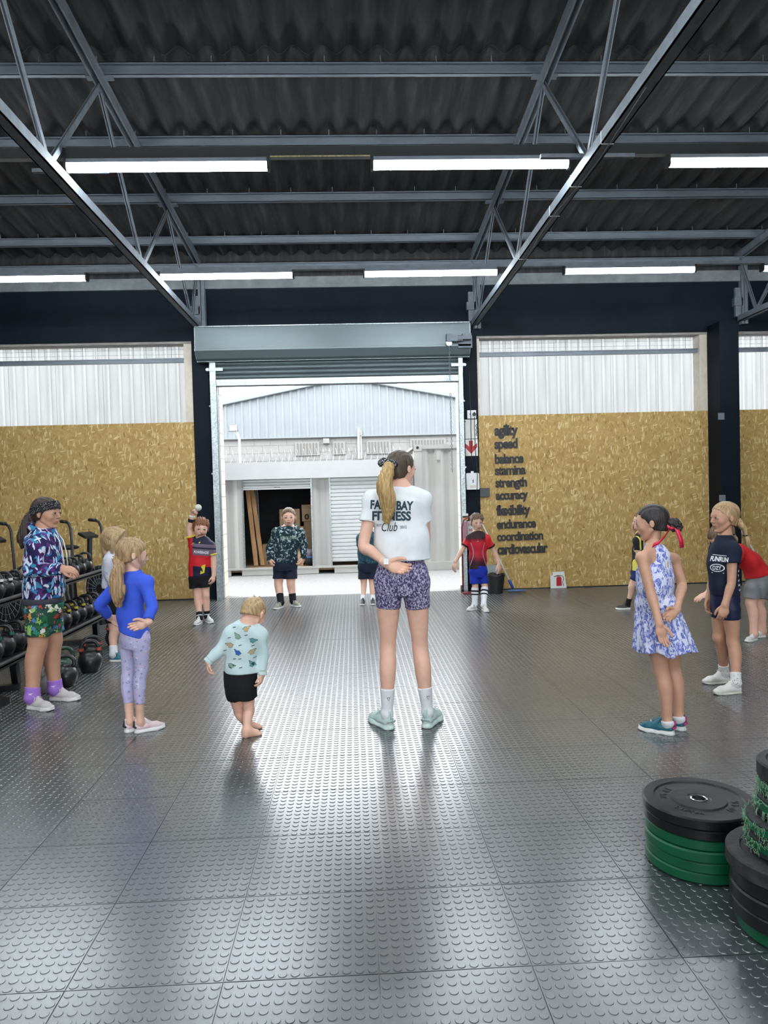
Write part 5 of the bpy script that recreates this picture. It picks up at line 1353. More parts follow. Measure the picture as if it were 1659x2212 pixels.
        return o
    def cuffs(s, m_, frac, rad, ln=0.03, name='cuff', sides='lr'):
        for c in sides:
            el, wr = s.J[c + 'e'], s.J[c + 'w']; a = lerp(el, wr, frac); d = unit(wr - el)
            mb = MB().tube([a - s.off, a + d * ln * 0.5 - s.off, a + d * ln - s.off], [rad, rad * 1.06, rad], 14)
            link(name, mb.mesh(name, smooth=0.8), m_, s.root)
    def band(s, name, m_, a, b, rad, ln):
        d = unit(V3(b) - V3(a)); p = V3(a) - s.off
        mb = MB().tube([p - d * ln / 2, p - d * ln * 0.35, p + d * ln * 0.35, p + d * ln / 2], [rad * 0.96, rad * 1.04, rad * 1.04, rad * 0.96], 18)
        return link(name, mb.mesh(name, smooth=0.8), m_, s.root)
    def shorts(s, m_, waist, frac=0.8, ease=0.02, hemr=None, folds=0.004, name='shorts', seed=1.0, loose=True, gap=0.35):
        J, r, T = s.J, s.r, s.T
        pts = [V3(t[:3]) for t in T[:3]] + [J[c + k] for c in 'lr' for k in ('hip', 'kn')]
        lo, hi = bounds(pts, max(t[3] for t in T[:3]) + ease + 0.03)
        if not isinstance(waist, (int, float)): wz = waist[0][2] + 0.1
        else: wz = waist
        hi[2] = min(hi[2], wz + 0.06)
        v = Vol(lo, hi, s.res * 0.9)
        s.torso_cones(v, T, ease * 0.7, 0.03, 0.98, None, True, 3)
        for c in 'lr':
            hp, kn = J[c + 'hip'], J[c + 'kn']; e = lerp(hp, kn, frac); d = unit(kn - hp)
            r0 = max(r['thigh'] + ease * 0.8, T[1][3] + ease * 0.7 - np.linalg.norm((hp - V3(T[1][:3]))[:2]))
            re_ = max(hemr or r['th2'] + ease, r0 * 0.97)
            v.cone(hp, e + d * 0.02, r0, re_, 0.006, None, caps=[(e, d)])
        if folds: v.warp(fold(folds, 44, seed, (0.7, 0.5, 0.9)))
        if isinstance(waist, (int, float)): v.cut((0, 0, waist), (0, 0, 1))
        else: v.cut(waist[0], waist[1])
        return s.add(name, v, m_)
    def leggings(s, m_, waist, frac, ease=0.004, name='leggings'):
        J, r, T = s.J, s.r, s.T
        pts = [V3(t[:3]) for t in T[:3]] + [J[c + k] for c in 'lr' for k in ('hip', 'kn', 'an')]
        lo, hi = bounds(pts, max(t[3] for t in T[:3]) + 0.03); hi[2] = min(hi[2], waist + 0.03)
        v = Vol(lo, hi, s.res * 0.9)
        s.torso_cones(v, T, ease, 0.03, 0.94, None, True, 3)
        for c in 'lr':
            P_, R_ = s.leg_pts(c); e, _, d = s.leg_at(c, frac)
            v.chain(P_, [q + ease + (0.006 if frac > 1.5 and i > 5 else 0.0) for i, q in enumerate(R_)], 0.02, caps=[(e, d)])
            kn = J[c + 'kn']
            if frac > 1.1: v.ell(kn + s.fw * r['knee'] * 0.22, (r['knee'] * 0.78 + ease,) * 3, 0.03)
        v.cut((0, 0, waist), (0, 0, 1))
        v.warp(fold(0.0018, 60, 2.0, (0.4, 0.3, 1.0)))
        return s.add(name, v, m_)
    def socks(s, m_, frac, ease=0.005, stripes=None):
        J, r = s.J, s.r
        for c in 'lr':
            kn, an = J[c + 'kn'], J[c + 'an']; d = unit(an - kn); e = lerp(kn, an, frac); back = -s.fw * r['calf'] * 0.22
            he, to = J[c + 'heel'], J[c + 'toe']; L = np.linalg.norm(to - he); x, f, u = foot_frame(he, to)
            lo, hi = bounds([e, an, he], 0.09); v = Vol(lo, hi, min(s.res * 0.8, 0.006))
            P_, R_ = s.leg_pts(c)
            e, _, d = s.leg_at(c, 1 + frac)
            v.chain(P_[3:], [q + ease for q in R_[3:]], 0.0)
            v.cone(an, he + f * 0.2 * L + u * 0.2 * L, r['ankle'] + ease, 0.085 * L + ease, 0.02)
            v.cut(e, -d); v.cut((0, 0, 0.1 * L), (0, 0, -1))
            o = s.add('sock', v, m_)
            for (fr, ln, sm) in (stripes or []):
                p, rad, _d = s.leg_at(c, 1 + fr); rad = rad + ease + 0.002
                mb = MB().tube([p - s.off - d * ln / 2, p - s.off + d * ln / 2], rad, 20)
                k = link('sock_stripe', mb.mesh('sock_stripe', smooth=0.8), sm, o)
    def shoes(s, mats, style='runner', lace='laces'):
        for c in 'lr': put_shoe(s.root, s.J[c + 'heel'], s.J[c + 'toe'], mats, style, lace)
    # ------------------------------------------------------------ hair
    def hair(s, m_, fringe=0.30, cap=1.0, back=-0.30, rough=0.004, extra=None, side=0.0, hres=None, vol=0.0, parting=False):
        """cap of hair cut by the hair line; extra(v, H) adds tails and buns"""
        H = s.H; h = H.hh
        v = Vol(H.c - 0.95 * h, H.c + 0.85 * h, hres or s.hres)
        v.ell(H.P(0, -0.075, 0.135), np.array([0.352 + vol, 0.44 + vol, 0.388 + vol]) * h, 0.03 * h, H.R)
        v.ell(H.P(0, -0.15, -0.08), np.array([0.30, 0.32, 0.34]) * h, 0.06 * h, H.R)
        # hair line: a tilted plane over the forehead and one under the nape
        v.cut(H.P(0, 0.33, fringe), H.D(0, 0.78, -0.62))
        v.cut(H.P(0, -0.2, back), H.D(0, 0.25, -1.0))
        c, R = H.c, H.R
        amp = rough * 1.0
        def strands(X, Y, Z):
            x = (X - c[0]) * R[0][0] + (Y - c[1]) * R[0][1] + (Z - c[2]) * R[0][2]
            y = (X - c[0]) * R[1][0] + (Y - c[1]) * R[1][1] + (Z - c[2]) * R[1][2]
            z = (X - c[0]) * R[2][0] + (Y - c[1]) * R[2][1] + (Z - c[2]) * R[2][2]
            a = np.arctan2(z - 0.1 * h, y + 0.42 * h)
            return (amp * (np.sin(58 * x / h + 1.2 * np.sin(2 * a)) + 0.5 * np.sin(27 * x / h + 2.0 * a))).astype(np.float32)
        v.warp(strands)
        if extra: extra(v, H)
        # keep ears free
        return s.add('hair', v, m_)
def tail(s, m_, P, R, name='ponytail', amp=0.004, res=0.006, k=0.02, freq=320.0):
    """a hank of hair along P with radii R"""
    P = [V3(p) for p in P]
    lo, hi = bounds(P, max(R) + 0.02); v = Vol(lo, hi, res)
    v.chain(P, R, k)
    v.warp(lambda X, Y, Z: (amp * np.sin(freq * X + 2.0 * np.sin(22 * Z) + 40 * Z) + amp * 0.7 * np.sin(freq * 0.8 * Y + 17 * Z + 1.3)).astype(np.float32))
    return s.add(name, v, m_)
# =================================================================== cloth patterns
def dash_mat(name, base, layers, rough=0.8, warp=0.03):
    def fn(t):
        col = t.ramp(t.noise(t.mapping(), base[2] if len(base) > 2 else 6, 2), [(0.42, base[0]), (0.58, base[1])])
        for i, (a, sc, c, th, keep) in enumerate(layers):
            v0 = t.mapping((1, 1, 1), (0.3 * i, a, 0.2 * i), (i * 1.7, i * 0.3, i * 0.9))
            w = t.noise(v0, 9, 2)
            ad = t.new('ShaderNodeVectorMath', operation='ADD'); cm = t.new('ShaderNodeCombineXYZ')
            t.ln(t.math('MULTIPLY', w, warp), cm.inputs[2]); t.ln(v0, ad.inputs[0]); t.ln(cm.outputs[0], ad.inputs[1])
            vo = t.vor(t.mapping(sc, src=ad.outputs[0]), 1.0)
            m = t.math('LESS_THAN', vo.outputs['Distance'], th)
            r = t.new('ShaderNodeSeparateColor'); t.ln(vo.outputs['Color'], r.inputs[0])
            col = t.mix(t.math('MULTIPLY', m, t.math('LESS_THAN', r.outputs[0], keep)), col, c)
        t.color(col)
        t.bump(t.noise(t.mapping(), 120, 2), 0.1, 0.003)
    return mat('cloth_' + name, base[0], rough, 0, 0.25, fn)
def blob_mat(name, base, cols, scale, th, dist=0.25, rnd=1.0, ring=None):
    """scattered irregular printed motifs"""
    def fn(t):
        v0 = t.mapping()
        w = t.new('ShaderNodeTexNoise'); w.inputs['Scale'].default_value = scale * 2.2; t.ln(v0, w.inputs['Vector'])
        sc = t.new('ShaderNodeVectorMath', operation='SCALE'); t.ln(w.outputs['Color'], sc.inputs[0]); sc.inputs['Scale'].default_value = dist / scale * 2
        ad = t.new('ShaderNodeVectorMath', operation='ADD'); t.ln(v0, ad.inputs[0]); t.ln(sc.outputs[0], ad.inputs[1])
        vo = t.vor(ad.outputs[0], scale, rnd)
        r = t.new('ShaderNodeSeparateColor'); t.ln(vo.outputs['Color'], r.inputs[0])
        n = len(cols)
        c = t.ramp(r.outputs[0], [(i / n, cols[i]) for i in range(n)], 'CONSTANT')
        m = t.math('LESS_THAN', vo.outputs['Distance'], th)
        col = t.mix(m, base, c)
        if ring:
            m2 = t.math('LESS_THAN', vo.outputs['Distance'], th * 0.62)
            col = t.mix(m2, col, ring)
        t.color(col); t.bump(t.noise(v0, 120, 2), 0.1, 0.003)
    return mat('cloth_' + name, base, 0.8, 0, 0.25, fn)
def splat_mat(name, a, b, scale, lo, hi, dist=1.5):
    def fn(t):
        f = t.noise(t.mapping(), scale, 4, 0.65, dist)
        t.color(t.ramp(f, [(lo, a), (hi, b)]))
    return mat('cloth_' + name, a, 0.85, 0, 0.2, fn)
W_ = lambda v: (v, v, v)
C_WHITE = cloth('white', (0.80, 0.82, 0.83)); C_BLACK = cloth('black', (0.012, 0.012, 0.014)); C_NAVY = cloth('navy', (0.016, 0.022, 0.042))
C_SOCKW = cloth('white_sock', (0.78, 0.78, 0.80))
R_WHITE = noisy('white_foam', (0.76, 0.76, 0.74), 0.5, amt=0.05); R_BLACK = noisy('black_foam', (0.015, 0.015, 0.016), 0.5)
SK_F = skin('fair', (0.79, 0.47, 0.345)); SK_T = skin('tan', (0.53, 0.285, 0.185)); SK_L = skin('light', (0.73, 0.45, 0.335)); SK_D = skin('olive', (0.60, 0.335, 0.225))
HB_DARK = hairmat('dark_brown', (0.018, 0.011, 0.008), (0.07, 0.045, 0.033)); HB_BLACK = hairmat('near_black', (0.010, 0.008, 0.008), (0.04, 0.03, 0.028))
HB_BLOND = hairmat('blond', (0.30, 0.18, 0.08), (0.62, 0.44, 0.24)); HB_SAND = hairmat('sandy', (0.23, 0.13, 0.06), (0.55, 0.37, 0.20))
HB_RED = hairmat('auburn', (0.11, 0.038, 0.016), (0.33, 0.13, 0.055)); HB_BROWN = hairmat('mid_brown', (0.06, 0.033, 0.018), (0.22, 0.135, 0.075))
HB_WOM = hairmat('blond_lengths', (0.30, 0.17, 0.06), (0.66, 0.46, 0.20)); HB_ROOT = hairmat('dark_roots', (0.030, 0.021, 0.016), (0.12, 0.085, 0.06))
INK = mat('ink_dark_teal', (0.012, 0.045, 0.065), 0.7); INKW = mat('ink_white', (0.8, 0.8, 0.8), 0.7); INKB = mat('ink_black', (0.012, 0.012, 0.012), 0.7)
def lfr(p, c, z):
    """position of a height on the leg: 0..1 hip to knee, 1..2 knee to ankle"""
    h, k, a = p.J[c + 'hip'][2], p.J[c + 'kn'][2], p.J[c + 'an'][2]
    return (h - z) / (h - k) if z > k else 1 + (k - z) / (k - a)

# ------------------------------------------------------------------ 1 woman
p = Person('woman', 'woman in white crop shirt with long blond ponytail, seen from behind', SK_F, 0.008, 0.005, 0.0, HB_ROOT)
p.body(hands=dict(l=dict(n=(0.15, -1, 0.25), thumb=-1, curl=(0.25, 0.45, 0.4), L=0.185), r=dict(n=(-0.7, 0.3, 0.3), thumb=1, curl=(0.2, 0.3, 0.2), L=0.18)), face=True)
m_sh = dash_mat('paisley_shorts', ((0.060, 0.050, 0.125), (0.085, 0.070, 0.165), 20),
                [(a, (36, 56, 150), c, 0.34, 0.8) for a, c in ((0.2, (0.42, 0.38, 0.56)), (1.1, (0.5, 0.46, 0.63)), (2.1, (0.40, 0.36, 0.54)), (2.8, (0.05, 0.04, 0.11)), (1.6, (0.46, 0.42, 0.6)), (2.5, (0.06, 0.05, 0.12)), (0.7, (0.55, 0.51, 0.66)))], warp=0.02)
p.leggings(m_sh, 1.135, lfr(p, 'l', 0.80), 0.006, 'bike_shorts')
T = p.T
sec = [(0.318, 4.811, 1.06, 0.176, 0.125), (0.312, 4.811, 1.25, 0.160, 0.115)] + [(t[0], t[1], t[2], t[3] * 0.98, t[4] * 1.02) for t in T[3:]]
sh = p.top(C_WHITE, 0.48, 0.012, 1.112, sec, 0.056, 0.060, 0.0045, 'crop_shirt', (C_WHITE, 0.10, 1.15, 0.008), 0.6)
xd, zd = np.array([1, 0.05, 0.0]), np.array([0, 0, 1.0])
print_text('FALSE BAY', sh, p.root, (0.250, 4.70, 1.472), (1, 0, -0.06), zd, 0.275, 0.060, INK, bold=0.008)
print_text('FITNESS', sh, p.root, (0.246, 4.70, 1.404), (1, 0, -0.03), zd, 0.248, 0.062, INK, bold=0.008)
print_text('Club', sh, p.root, (0.230, 4.70, 1.335), (1, 0, 0.0), zd, 0.100, 0.058, INKB, shear=0.35, bold=0.0)
print_text('2012', sh, p.root, (0.318, 4.70, 1.331), (1, 0, 0.0), zd, 0.042, 0.017, INK, bold=0.002)
print_text('EST', sh, p.root, (0.166, 4.70, 1.345), (1, 0, 0.0), zd, 0.030, 0.014, INK, bold=0.002)
p.hair(HB_ROOT, 0.30, back=-0.27, rough=0.0022)
t0 = np.array(p.H.P(-0.02, -0.47, 0.12))
tail(p, HB_WOM, [t0, (0.225, 4.665, 1.69), (0.205, 4.645, 1.60), (0.222, 4.655, 1.48), (0.212, 4.665, 1.385), (0.206, 4.67, 1.365)], [0.030, 0.040, 0.052, 0.050, 0.026, 0.010], amp=0.0032)
MBs = MB()
ax = unit(np.array([-0.25, -0.2, -1]))
c0 = t0 + ax * 0.005; e1 = unit(np.cross(ax, (0, 1, 0))); e2 = np.cross(ax, e1)
MBs.tube([c0 + (0.043 + 0.005 * math.sin(9 * t)) * (e1 * math.cos(t) + e2 * math.sin(t)) + ax * 0.004 * math.sin(7 * t) - p.off for t in np.linspace(0, 2 * PI, 37)], [0.024 + 0.005 * math.sin(11 * t) for t in np.linspace(0, 2 * PI, 37)], 8, False)
link('scrunchie', MBs.mesh('scrunchie', smooth=True), dash_mat('scrunchie', (W_(0.02), (0.05, 0.05, 0.08), 30), [(0.4, (60, 60, 160), W_(0.6), 0.35, 0.7), (1.6, (60, 60, 160), W_(0.45), 0.3, 0.7)]), p.root)
p.socks(C_SOCKW, lfr(p, 'l', 0.267) - 1)
p.shoes((noisy('mint_mesh', (0.52, 0.66, 0.61), 0.7, amt=0.1, scale=30), noisy('mint_foam', (0.62, 0.76, 0.71), 0.5), noisy('mint_lace', (0.7, 0.8, 0.77), 0.7), noisy('mint_tab', (0.45, 0.58, 0.55), 0.5)), 'runner')
lw, le = p.J['lw'], p.J['le']
b = p.band('watch_strap', noisy('cream_strap', (0.68, 0.64, 0.55), 0.5), lerp(lw, le, 0.03), lw, p.r['wr'] * 1.12, 0.028)
b = p.band('bracelet', M_WHITE, lerp(lw, le, 0.16), lw, p.r['wr'] * 1.16, 0.006)
wf = MB().bar(lerp(lw, le, 0.03) + np.array([0.0, -0.028, 0.012]) - p.off, lerp(lw, le, 0.03) + np.array([0.0, -0.038, 0.014]) - p.off, 0.030, 0.036)
link('watch_face', wf.mesh('watch_face'), M_WHITE, p.root)
for sk in [c for c in p.root.children if c.name.startswith('sock')]:
    v = np.array([q.co[:] for q in sk.data.vertices]); c = v.mean(0) + p.off
    for pts, mm in (([(-0.011, 0.011), (0.011, 0.011), (0.0, -0.013)], INKB), ([(-0.007, 0.0085), (0.007, 0.0085), (0.0, -0.0085)], INKW)):
        print_poly([pts[::-1]], sk, sk, (c[0] + 0.008, c[1], 0.205), (1, 0, 0), zd, mm, 'sock_logo', 0.0035 if mm is INKB else 0.0045)

# ------------------------------------------------------------------ 2 girl in patterned hoodie
p = Person('hoodie_girl', 'tall girl in purple and blue brush-stroke hoodie with a dark headband', SK_T, 0.008, 0.005, 0.6, HB_DARK, arm=0.8)
p.body(hands=dict(r=dict(n=(0.1, 0.55, -0.8), thumb=-1, curl=(0.35, 0.55, 0.4), L=0.155), l=dict(n=(0, -0.5, -0.8), thumb=1)))
m_h = dash_mat('brush_hoodie', ((0.018, 0.016, 0.075), (0.085, 0.022, 0.12), 9),
               [(0.5, (9, 14, 24), (0.03, 0.17, 0.36), 0.40, 0.75), (2.4, (9, 14, 26), (0.12, 0.03, 0.19), 0.38, 0.65), (2.5, (9, 15, 27), (0.04, 0.25, 0.40), 0.36, 0.6), (0.4, (9, 15, 27), (0.012, 0.012, 0.055), 0.33, 0.6),
                (0.55, (8, 16, 68), (0.74, 0.76, 0.86), 0.36, 0.62), (2.60, (8, 16, 70), (0.66, 0.72, 0.86), 0.36, 0.62), (1.15, (9, 16, 70), (0.72, 0.74, 0.86), 0.26, 0.45), (-0.3, (9, 16, 46), (0.20, 0.46, 0.70), 0.30, 0.5)], warp=0.025)
sh = p.top(m_h, 1.93, 0.0, 0.822, None, 0.064, 0.044, 0.005, 'hoodie', None, 1.4)
rib = Vol(V3(p.T[1][:3]) - 0.25, V3(p.T[1][:3]) + 0.25, 0.008)
rib.cone((p.T[1][0], p.T[1][1], 0.70), (p.T[1][0], p.T[1][1], 0.92), p.T[1][3] + 0.014, p.T[2][3] + 0.012, 0.0, (p.fw, p.T[1][4] / p.T[1][3] * 1.02)); rib.cut((0, 0, 0.782), (0, 0, -1)); rib.cut((0, 0, 0.826), (0, 0, 1))
p.add('rib_band', rib, cloth('charcoal_rib', (0.05, 0.05, 0.065)))
nb = p.J['nb']
hv = Vol(nb - 0.2, nb + 0.2, 0.007)
ring = [nb + np.array([0.078 * math.cos(t) - 0.014, 0.082 * math.sin(t), 0.020 - 0.040 * math.cos(t)]) for t in np.linspace(0, 2 * PI, 17)]
hv.chain(ring, [0.022 - 0.008 * math.cos(t) for t in np.linspace(0, 2 * PI, 17)], 0.02)
hv.ell(nb + np.array([-0.10, -0.01, -0.06]), (0.045, 0.09, 0.06), 0.04)
p.add('hood', hv, m_h)
for dy in (-0.035, 0.03):
    mb = MB().tube([nb + np.array(q) - p.off for q in ((0.09, dy, -0.01), (0.125, dy * 1.1, -0.06), (0.145, dy * 1.1, -0.16), (0.152, dy, -0.26))], 0.004, 5)
    link('drawcord', mb.mesh('drawcord', smooth=True), C_WHITE, p.root)
p.cuffs(m_h, 0.90, 0.041, 0.03)
m_sp = blob_mat('tropical', (0.02, 0.08, 0.045), [(0.02, 0.14, 0.06), (0.30, 0.50, 0.12), (0.10, 0.22, 0.50), (0.55, 0.06, 0.06), (0.70, 0.36, 0.08), (0.03, 0.25, 0.16), (0.75, 0.72, 0.62), (0.02, 0.03, 0.06), (0.45, 0.14, 0.22)], 24, 0.52, 0.8)
p.shorts(m_sp, 0.80, lfr(p, 'r', 0.548), 0.006, 0.090, 0.004, 'shorts')
p.hair(HB_DARK, 0.32, back=-0.20, rough=0.002)
bz = MB()
hd = p.H
bpts = []
for t in np.linspace(0, 2 * PI, 33):
    bpts.append(hd.P(0.352 * math.cos(t) * 1.03, -0.06 + 0.435 * math.sin(t) * 1.02, 0.15 + 0.13 * math.sin(t)) - p.off)
n_ = len(bpts); vs = []; up_ = hd.D(0, -0.25, 1)
for q in bpts[:-1]:
    o_ = unit(q + p.off - hd.P(0, -0.06, 0.15))
    vs += [q - up_ * 0.030 + o_ * 0.002, q + o_ * 0.009, q + up_ * 0.030 + o_ * 0.0]
N = n_ - 1
bz._add(vs, [(3 * i + k, 3 * ((i + 1) % N) + k, 3 * ((i + 1) % N) + k + 1, 3 * i + k + 1) for i in range(N) for k in (0, 1)])
link('headband', bz.mesh('headband', smooth=True), dash_mat('headband', (W_(0.01), W_(0.02), 20), [(0.5, (70, 70, 200), (0.5, 0.45, 0.5), 0.3, 0.5), (2.0, (70, 70, 200), (0.4, 0.35, 0.4), 0.28, 0.45)]), p.root)
b0 = hd.P(0, -0.46, 0.03)
tail(p, HB_DARK, [b0, b0 + (-0.03, 0, -0.03), (-2.482, b0[1] - 0.03, 1.36), (-2.508, b0[1] - 0.05, 1.28), (-2.512, b0[1] - 0.05, 1.21)], [0.022, 0.036, 0.046, 0.036, 0.012])
link('hair_tie', MB().tube([b0 + (-0.012 + 0.012 * math.sin(t), 0.026 * math.cos(t), -0.006 + 0.024 * math.sin(t)) - p.off for t in np.linspace(0, 2 * PI, 15)], 0.008, 6, False).mesh('hair_tie', smooth=True), mat('neon_yellow', (0.65, 0.8, 0.15), 0.6), p.root)
m_pur = cloth('lilac_sock', (0.36, 0.18, 0.62))
p.socks(m_pur, lfr(p, 'r', 0.165) - 1, 0.006)
for sk in [c for c in p.root.children if c.name.startswith('sock')]:
    v = np.array([q.co[:] for q in sk.data.vertices]); c = v.mean(0) + p.off
    print_poly([[(-0.02, 0.004), (0, -0.003), (0.02, 0.006), (0, 0.004)], [(-0.012, -0.01), (-0.002, 0), (0.0, -0.003)], [(0.012, -0.01), (0.004, 0.0), (0.0, -0.003)]], sk, sk, (c[0] + 0.01, c[1], c[2] + 0.02), (1, 0, 0), zd, INKW, 'sock_print', 0.004)
p.shoes((noisy('pale_grey_knit', (0.50, 0.46, 0.45), 0.8, amt=0.12, scale=40), noisy('pale_sole', (0.64, 0.61, 0.59), 0.5), noisy('pale_lace', (0.62, 0.58, 0.56), 0.7)), 'runner')

# ------------------------------------------------------------------ 3 girl in blue top
p = Person('blue_girl', 'girl in bright blue long-sleeved top and lilac leggings, hand behind her back', SK_L, 0.0075, 0.005, 1.0, HB_SAND, arm=0.82)
p.body(hands=dict(r=dict(n=(0.1, -1, 0.1), thumb=1, curl=(0.2, 0.4, 0.4), L=0.135), l=dict(n=(0.8, -0.4, 0), thumb=1, L=0.135)))
m_leg = blob_mat('cat_print', (0.50, 0.47, 0.70), [(0.72, 0.70, 0.78), (0.24, 0.21, 0.34), (0.70, 0.42, 0.50), (0.26, 0.24, 0.38)], 36, 0.30, 0.30, 0.9, (0.56, 0.53, 0.74))
p.leggings(m_leg, 0.74, lfr(p, 'l', 0.188), 0.004)
sh = p.top(cloth('cobalt', (0.055, 0.12, 0.70), amt=0.05), 1.80, 0.0, V3((-1.514, 4.958, 0.668)), None, 0.041, 0.034, 0.005, 'long_sleeve_top', (mat('pink_collar', (0.75, 0.10, 0.30), 0.7), 0.04, 1.25, 0.010), 2.2, hemn=(-0.3, 0, -1))
def hx(v, H):
    h = H.hh
    for sx in (-1, 1):
        v.cone(H.P(sx * 0.33, 0.10, 0.20), H.P(sx * 0.325, 0.16, -0.22), 0.055 * h, 0.02 * h, 0.03 * h)
    v.cone(H.P(0.33, 0.12, 0.1), H.P(0.36, 0.22, -0.35), 0.03 * h, 0.012 * h, 0.03 * h)
p.hair(HB_SAND, 0.23, back=-0.22, rough=0.0025, extra=hx, vol=0.012)
tail(p, HB_SAND, [p.H.P(-0.02, -0.48, -0.13), (-1.528, 4.845, 1.12), (-1.540, 4.825, 1.05), (-1.532, 4.815, 0.96), (-1.534, 4.82, 0.89), (-1.525, 4.82, 0.865)], [0.022, 0.034, 0.043, 0.045, 0.026, 0.008], amp=0.0045)
b0 = p.H.P(-0.02, -0.485, -0.13)
link('hair_tie', MB().tube([b0 + (0.022 * math.cos(t), 0.02 * math.sin(t), 0.004) - p.off for t in np.linspace(0, 2 * PI, 15)], 0.007, 6, False).mesh('hair_tie', smooth=True), C_WHITE, p.root)
p.shoes((noisy('pink_white_mesh', (0.66, 0.50, 0.51), 0.7, amt=0.2, scale=14), R_WHITE, C_WHITE, R_BLACK), 'chunky')

# ------------------------------------------------------------------ 4 fair girl behind
p = Person('white_girl', 'fair-haired girl in white top mostly hidden behind the girl in blue', SK_L, 0.009, 0.006, 1.0, HB_BLOND, arm=0.8)
p.body(hands=dict(r=dict(n=(0, 0.5, -1), thumb=-1), l=dict(n=(0, -0.5, -1), thumb=1)))
p.top(splat_mat('pale_tie_dye', (0.66, 0.66, 0.74), (0.42, 0.42, 0.58), 9, 0.55, 0.62), 1.9, 0.002, 0.70, None, 0.044, 0.032, 0.005, 'long_sleeve_top', None, 0.3)
p.shorts(C_BLACK, 0.74, 0.6, 0.006)
def hx(v, H):
    h = H.hh
    for sx in (-1, 1): v.chain([H.P(sx * 0.06, 0.30, 0.36), H.P(sx * 0.22, 0.26, 0.24), H.P(sx * 0.32, 0.14, 0.02), H.P(sx * 0.34, 0.08, -0.25)], [0.07 * h, 0.085 * h, 0.085 * h, 0.03 * h], 0.05 * h)
    for sx in (-1, 1): v.chain([H.P(sx * 0.31, 0.05, 0.2), H.P(sx * 0.36, 0.04, -0.15), H.P(sx * 0.33, -0.02, -0.55)], [0.09 * h, 0.085 * h, 0.03 * h], 0.05 * h)
    v.chain([H.P(0, -0.40, 0.1), H.P(0, -0.40, -0.3), H.P(0, -0.36, -0.65)], [0.15 * h, 0.15 * h, 0.05 * h], 0.06 * h)
p.hair(HB_BLOND, 0.10, back=-0.30, rough=0.004, extra=hx, vol=0.018)
p.socks(C_SOCKW, lfr(p, 'r', 0.15) - 1)
p.shoes((noisy('teal_black_mesh', (0.03, 0.20, 0.26), 0.6, amt=0.8, scale=18), R_WHITE, R_BLACK), 'runner')

# ------------------------------------------------------------------ 5 boy in striped jersey, arm up
p = Person('jersey_boy', 'boy in red, grey and navy jersey raising one arm beside the door frame', SK_F, 0.010, 0.006, 1.0, HB_RED)
p.body(hands=dict(r=dict(n=(0.7, -0.6, 0.3), thumb=-1, curl=(1.0, 1.1, 0.7), fist=0.4, L=0.16), l=dict(n=(-0.8, 0.3, 0), thumb=-1, curl=(0.5, 0.5, 0.4), L=0.15)), smile=0.6)
def f_jersey(t):
    o = t.sep(); z = t.math('ADD', o[2], t.math('MULTIPLY', o[0], 0.12))
    col = t.ramp(t.math('MULTIPLY', t.math('SUBTRACT', z, 0.55), 2.2), [(0.0, (0.010, 0.012, 0.045)), (0.32, (0.60, 0.015, 0.025)), (0.62, (0.17, 0.12, 0.17)), (0.80, (0.014, 0.014, 0.04)), (0.84, (0.16, 0.12, 0.17)), (0.93, (0.014, 0.014, 0.04))], 'CONSTANT')
    sx = t.math('GREATER_THAN', t.math('ABSOLUTE', t.math('ADD', o[0], -0.02)), 0.140)
    t.color(t.mix(sx, col, (0.62, 0.02, 0.03)))
sh = p.top(mat('cloth_jersey', (0.5, 0.02, 0.03), 0.6, 0, 0.3, f_jersey), 0.62, 0.0, 0.575, None, 0.049, 0.056, 0.004, 'jersey', (C_NAVY, 0.05, 1.3, 0.008), 0.9)
YEL = mat('yellow_trim', (0.75, 0.62, 0.03), 0.7)
for c in 'lr':
    a = lerp(p.J[c + 's'], p.J[c + 'e'], 0.58); p.band('sleeve_trim', YEL, a, p.J[c + 'e'], 0.058, 0.018)
print_poly([[(-0.02, -0.06), (0.03, -0.045), (0.045, 0.06), (0.0, 0.045)]], sh, p.root, (-1.885, 9.1, 0.665), (1, 0, 0), zd, YEL, 'jersey_flash')
print_poly([[(-0.06, -0.012), (0.05, 0.002), (0.06, 0.02), (-0.03, 0.01)]], sh, p.root, (-1.95, 9.1, 0.985), (1, 0, 0), zd, YEL, 'jersey_flash')
print_text('POWERADE', sh, p.root, (-1.885, 9.1, 0.875), (1, 0, -0.12), zd, 0.175, 0.034, INKW, bold=0.005)
p.shorts(C_BLACK, 0.62, lfr(p, 'r', 0.425), 0.006, 0.066)
p.socks(C_BLACK, lfr(p, 'r', 0.135) - 1, 0.005, [(0.90, 0.012, C_WHITE), (0.97, 0.012, C_WHITE)])
p.shoes((noisy('white_leather', (0.62, 0.62, 0.60), 0.5, amt=0.1, scale=20), R_WHITE, C_WHITE), 'court', 'strap')
def hx(v, H):
    h = H.hh
    for q in range(7):
        a = -0.28 + q * 0.09
        v.cone(H.P(a * 0.9, 0.18, 0.40), H.P(a + 0.02, 0.36, 0.19 + 0.02 * (q % 2)), 0.075 * h, 0.025 * h, 0.03 * h)
    for sx in (-1, 1): v.cone(H.P(sx * 0.33, 0.06, 0.25), H.P(sx * 0.335, 0.08, -0.06), 0.06 * h, 0.03 * h, 0.03 * h)
p.hair(HB_RED, 0.28, back=-0.28, rough=0.006, extra=hx, vol=0.02)
p.band('wrist_band', C_BLACK, lerp(p.J['rw'], p.J['re'], 0.33), p.J['rw'], p.r['wr'] * 1.5, 0.04)
p.band('wrist_watch', R_WHITE, lerp(p.J['rw'], p.J['re'], 0.03), p.J['rw'], p.r['wr'] * 1.35, 0.022)
bl = MB().sphere((0, 0, 0), 0.043, 16, 10)
